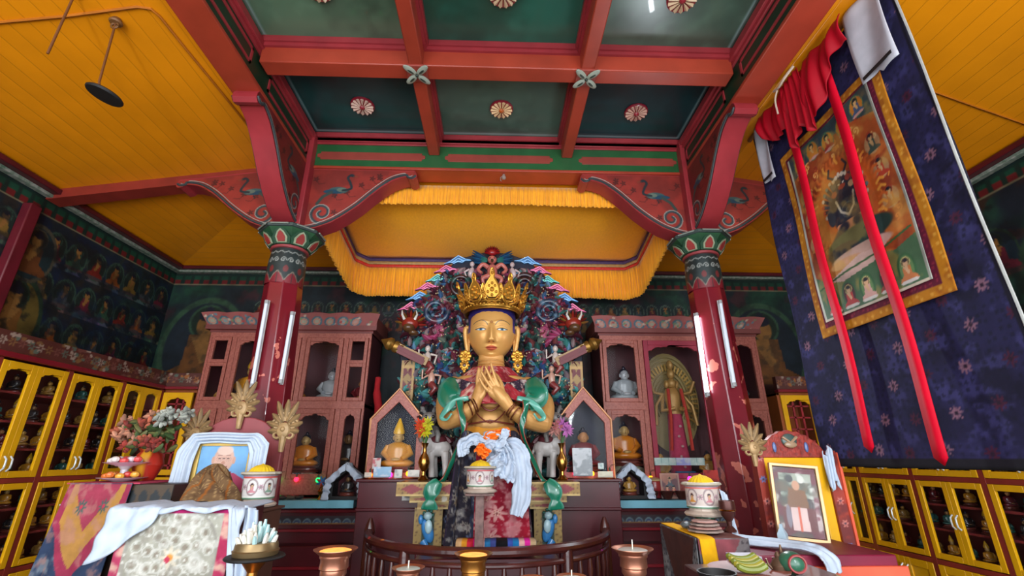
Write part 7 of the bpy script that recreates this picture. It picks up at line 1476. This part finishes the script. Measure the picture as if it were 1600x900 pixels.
x, y = at(1076, 826, 2.75).x, 2.78; b = B(rgb(90, 100, 104)); b.ell((x, y, z+.025), (.03, .03, .02), 12, 8); b.col = rgb(180, 190, 196); b.ell((x-.004, y-.015, z+.036), (.012, .012, .008)); single('glass_ball', b, GLOSSY, 'small shiny glass weight left of the stacked dishes', 'ornament')
# throne with framed photograph
PT = mat('red_painted_carving', None, .45, var=.1)
t = thing('painted_throne', 'red and yellow painted throne with an arched carved crest at the right', 'throne', (1.7, 2.8, 0))
Y = 2.98; xl, xr = at(1192, 740, Y).x, at(1288, 740, Y).x; zt = at(1240, 715, Y).z; zc = at(1232, 672, Y).z
b = B(); pts = [(xl-.02, zt)]+[(xl-.02+(xr-xl+.04)*k/16, zt+.02+(zc-zt-.02)*math.sin(math.pi*k/16)**.7*(1-.06*abs(math.sin(k*1.57)))) for k in range(17)]+[(xr+.02, zt)]
b.prism(pts, Y-.03, Y+.02); part('arched_crest', b, mat('brick_red_carving', rgb(150, 50, 38), .5, var=.25, scale=50, bump=.5), t, bevel=.004)
b = B(rgb(70, 90, 84)); xm = (xl+xr)/2-.01; b.ell((xm, Y-.035, zt+.1), (.05, .014, .04)); b.col = rgb(170, 140, 110); b.ell((xm, Y-.045, zt+.075), (.04, .014, .02)); b.tube([(xm-.045, Y-.045, zt+.12), (xm, Y-.05, zt+.085), (xm+.045, Y-.045, zt+.12)], .009, 6); b.col = rgb(90, 110, 160); b.ell((xm-.1, Y-.035, zt+.06), (.012, .01, .03)); b.ell((xm+.1, Y-.035, zt+.06), (.012, .01, .03)); part('carved_emblem', b, GLOSSY, t)
b = B(); b.box(xl, Y, .9, xr, Y+.03, zt+.01); part('back_board', b, mat('dark_back', rgb(70, 30, 28), .5), t)
b = B(); b.frame([(xl, 1.1), (xr, 1.1), (xr, zt), (xl, zt)], [(xl+.05, 1.1), (xr-.06, 1.1), (xr-.06, zt-.05), (xl+.05, zt-.05)], Y-.025, Y+.005); part('yellow_inner_frame', b, YEL, t, bevel=.004)
def sidep(P): P.fill(rgb(150, 52, 38)); P.blotch(16, rgb(96, 36, 40), .5, 8, .7); [P.flower(P.w/2, y, .022, rgb(96, 110, 160) if int(y*10) % 2 else rgb(200, 120, 110), rgb(60, 40, 60), 6) for y in np.arange(.05, 1, .12)]
b = B(); b.painted((xr, Y-.04, .95), (1, 0, 0), (0, 0, 1), .07, zt+.04-.95, .006, sidep); b.box(xr, Y-.039, .95, xr+.07, Y+.02, zt+.04); b.c[-8:] = [rgb(140, 50, 40)]*8; part('painted_post', b, PT, t, smooth=None)
b = B(); b.box(xr+.07, Y-.05, .95, xr+.085, Y+.02, zt+.03); part('orange_edge', b, mat('coral_edge', rgb(226, 90, 60), .5), t)
b = B(); b.painted((xl-.05, Y-.04, .95), (1, 0, 0), (0, 0, 1), .05, zt+.0-.95, .006, sidep); b.box(xl-.05, Y-.039, .95, xl, Y+.02, zt); b.c[-8:] = [rgb(140, 50, 40)]*8; part('painted_post', b, PT, t, smooth=None)
b = B(); ornate(b, xl-.05, Y-.03, zt+.0, 1.0); part('gilt_side_finial', b, GILTC, t)
b = B(); b.box(1.22, 2.45, 0, 1.92, Y-.03, 1.165); part('seat', b, mat('crimson_seat', rgb(120, 16, 48), .5), t, bevel=.006)
b = B(); b.box(1.34, 2.43, 1.06, 1.95, 2.455, 1.12); part('coral_edge', b, bpy.data.materials['coral_edge'], t, bevel=.003); b = B(); b.box(1.3, 2.435, .5, 1.95, 2.452, 1.06); part('yellow_front', b, YEL, t)
b = B(); b.surf(lambda u, v: Vector((1.985+.06*u+.0*v, Y-.07+.012*math.sin(u*20+v*3), zt+.04-.2*v-.03*math.sin(u*7))), 20, 16); part('white_scarf', b, SILK, t, solid=.005, smooth=180)
cloth('offering_scarf', band([Vector((1.24, 2.75, 1.195)), Vector((1.33, 2.68, 1.193)), Vector((1.45, 2.57, 1.193)), Vector((1.52, 2.46, 1.19)), Vector((1.555, 2.405, 1.16)), Vector((1.565, 2.395, 1.10))], .10, .008, 12, face=(0, -.25, .95), crump=.015), 16, 60, SILK, 'white silk scarf laid across the crimson seat of the right throne', 'scarf')
# leaning framed photograph
Y = 2.82; z0 = 1.167; w_, h_ = .26, .40; xc = at(1247, 800, Y).x; T = Matrix.Translation((xc, Y, z0)) @ Euler((R(-7), R(4.5), R(-14))).to_matrix().to_4x4()
t = thing('framed_photograph', 'gilt-framed photograph of a standing monk leaning on the right throne', 'picture', (xc, Y, z0))
def monk2(P):
    W, H = P.w, P.h; P.fill(rgb(96, 30, 44)); P.rect(.025, .03, W-.025, H-.03, rgb(70, 60, 60)); P.rect(.025, .2, W-.025, H-.03, rgb(150, 156, 140)); P.blotch(16, rgb(60, 70, 64), .52, 8, .8); P.blotch(20, rgb(206, 206, 196), .6, 8, .7, 4); P.rect(.025, .03, W-.025, .15, rgb(96, 40, 40)); P.blotch(16, rgb(150, 96, 60), .6, 8, .3)
    cx = W*.5; P.poly([(cx-.04, .03), (cx+.045, .03), (cx+.04, .17), (cx-.04, .17)], rgb(206, 176, 170)); P.poly([(cx-.055, .15), (cx+.055, .15), (cx+.045, .24), (cx-.04, .25)], rgb(120, 80, 50)); P.line([(cx, .03), (cx, .15)], .005, rgb(200, 90, 60)); P.ell(cx, .265, .02, .026, rgb(190, 140, 110)); P.ell(cx-.055, .1, .014, .06, rgb(120, 110, 120)); P.ell(cx-.03, .3, .02, .02, rgb(60, 60, 60)); P.ell(cx+.03, .3, .018, .022, rgb(200, 200, 190))
b = B(T=T); b.painted((-w_/2+.02, -.004, .02), (1, 0, 0), (0, 0, 1), w_-.04, h_-.04, .004, monk2); part('photograph', b, PAINTED, t, smooth=None, solid=.001)
b = B(T=T); b.frame([(-w_/2, 0), (w_/2, 0), (w_/2, h_), (-w_/2, h_)], [(-w_/2+.016, .016), (w_/2-.016, .016), (w_/2-.016, h_-.016), (-w_/2+.016, h_-.016)], -.018, .012); part('gilt_frame', b, mat('pale_gold_frame', rgb(206, 166, 120), .4, .35), t, bevel=.002)
b = B(T=T); b.box(-w_/2+.01, -.012, .01, w_/2-.01, -.010, h_-.01); part('glass_pane', b, GLASS, t)
b = B(rgb(180, 206, 220)); p = at(1205, 788, 2.86); b.lathe([(.022, 0), (.03, .006), (.03, .04), (.012, .07), (.01, .09)], (p.x, 2.8, 1.167), 4); single('glass_flask', b, GLOSSY, 'small pale blue square flask at the left of the right throne', 'flask')
# tray of fruit and little pots at the lower edge
Yt = 2.12; z = at(1190, 897, Yt).z; xc = at(1192, 890, Yt).x
b = B(); b.box(.84, 1.9, 0, xc+.3, 2.32, z); single('side_stool', b, RW, 'brown stool below the fruit and teapots at the lower right', 'stool', bevel=.006)
t = thing('fruit_tray', 'worn red tray of green bananas at the lower right', 'tray', (xc-.05, Yt, z+.001)); b = B(rgb(150, 84, 70)); b.lathe([(.13, 0), (.15, .012), (.155, .02), (.14, .016), (.02, .008)], (xc-.06, Yt, z+.001), 32); part('tray_dish', b, PAINTED, t)
for k in range(5):
    b = B(rgb(160, 150, 50) if k % 2 else rgb(120, 130, 44)); o = Vector((xc-.07+.0*k, Yt-.06+.02*k, z+.03+.006*k)); b.tube(smoothc([o+Vector((-.065, 0, .012)), o+Vector((-.03, -.004, -.002)), o+Vector((.02, -.004, -.002)), o+Vector((.06, 0, .014))], 4), [.004]+[.0125]*11+[.004], 8); b.col = rgb(110, 200, 50); part('banana', b, GLOSSY, t)
for k, (dx, s) in enumerate(((.07, 1), (.105, .8))):
    x = xc+dx; y = Yt+.03*k; t = thing('small_teapot', ('larger tarnished little teapot beside the bananas', 'slim tarnished little ewer behind the teapot')[k], 'teapot', (x, y, z+.001)); b = B(); b.lathe([(.02*s, 0), (.032*s, .015), (.034*s, .03), (.02*s, .05), (.01*s, .058), (.012*s, .066), (.003, .08 if k == 0 else .1)], (x, y, z+.001), 20); part('pot_body', b, mat('tarnished_metal', rgb(110, 84, 66), .4, .6) if k == 0 else bpy.data.materials['tarnished_metal'], t); b = B(); b.tube([(x-.03*s, y, z+.02), (x-.045*s, y, z+.035), (x-.05*s, y, z+.055)], [.007, .005, .004], 6); part('spout', b, bpy.data.materials['tarnished_metal'], t)
x = at(1238, 885, 2.1).x; b = B(rgb(50, 100, 76)); b.ell((x+.0, 2.1, z+.043), (.05, .05, .042), 20, 12); b.col = rgb(150, 50, 50); b.tube([(x+.034*math.cos(a), 2.1-.04, z+.045+.03*math.sin(a)) for a in np.linspace(0, 6.28, 20)[:-1]], .005, 6, True); single('green_ball', b, GLOSSY, 'dark green round pot with a red ring right of the teapots', 'pot')
x, y = at(1165, 878, 2.25).x, 2.27; b = B(rgb(200, 200, 214)); b.box(x-.055, y-.06, z, x+.055, y+.04, z+.045); b.col = rgb(214, 150, 60); b.box(x-.045, y-.061, z+.005, x+.0, y-.0601, z+.035); b.col = rgb(110, 90, 170); b.box(x+.0, y-.061, z+.02, x+.045, y-.0601, z+.035); single('paper_box', b, PAINTED, 'white, orange and violet paper packet behind the bananas', 'box', smooth=None)
x = at(1130, 905, 1.95).x; zz = at(1130, 898, 1.95).z; b = B(); b.lathe([(.03, z+.001), (.04, z+.004), (.06, zz-.03), (.072, zz), (.066, zz), (.05, zz-.03)], (x, 2.0, 0), 30); single('dark_bowl', b, BLACK, 'black bowl cut by the lower edge below the yellow strip', 'bowl')
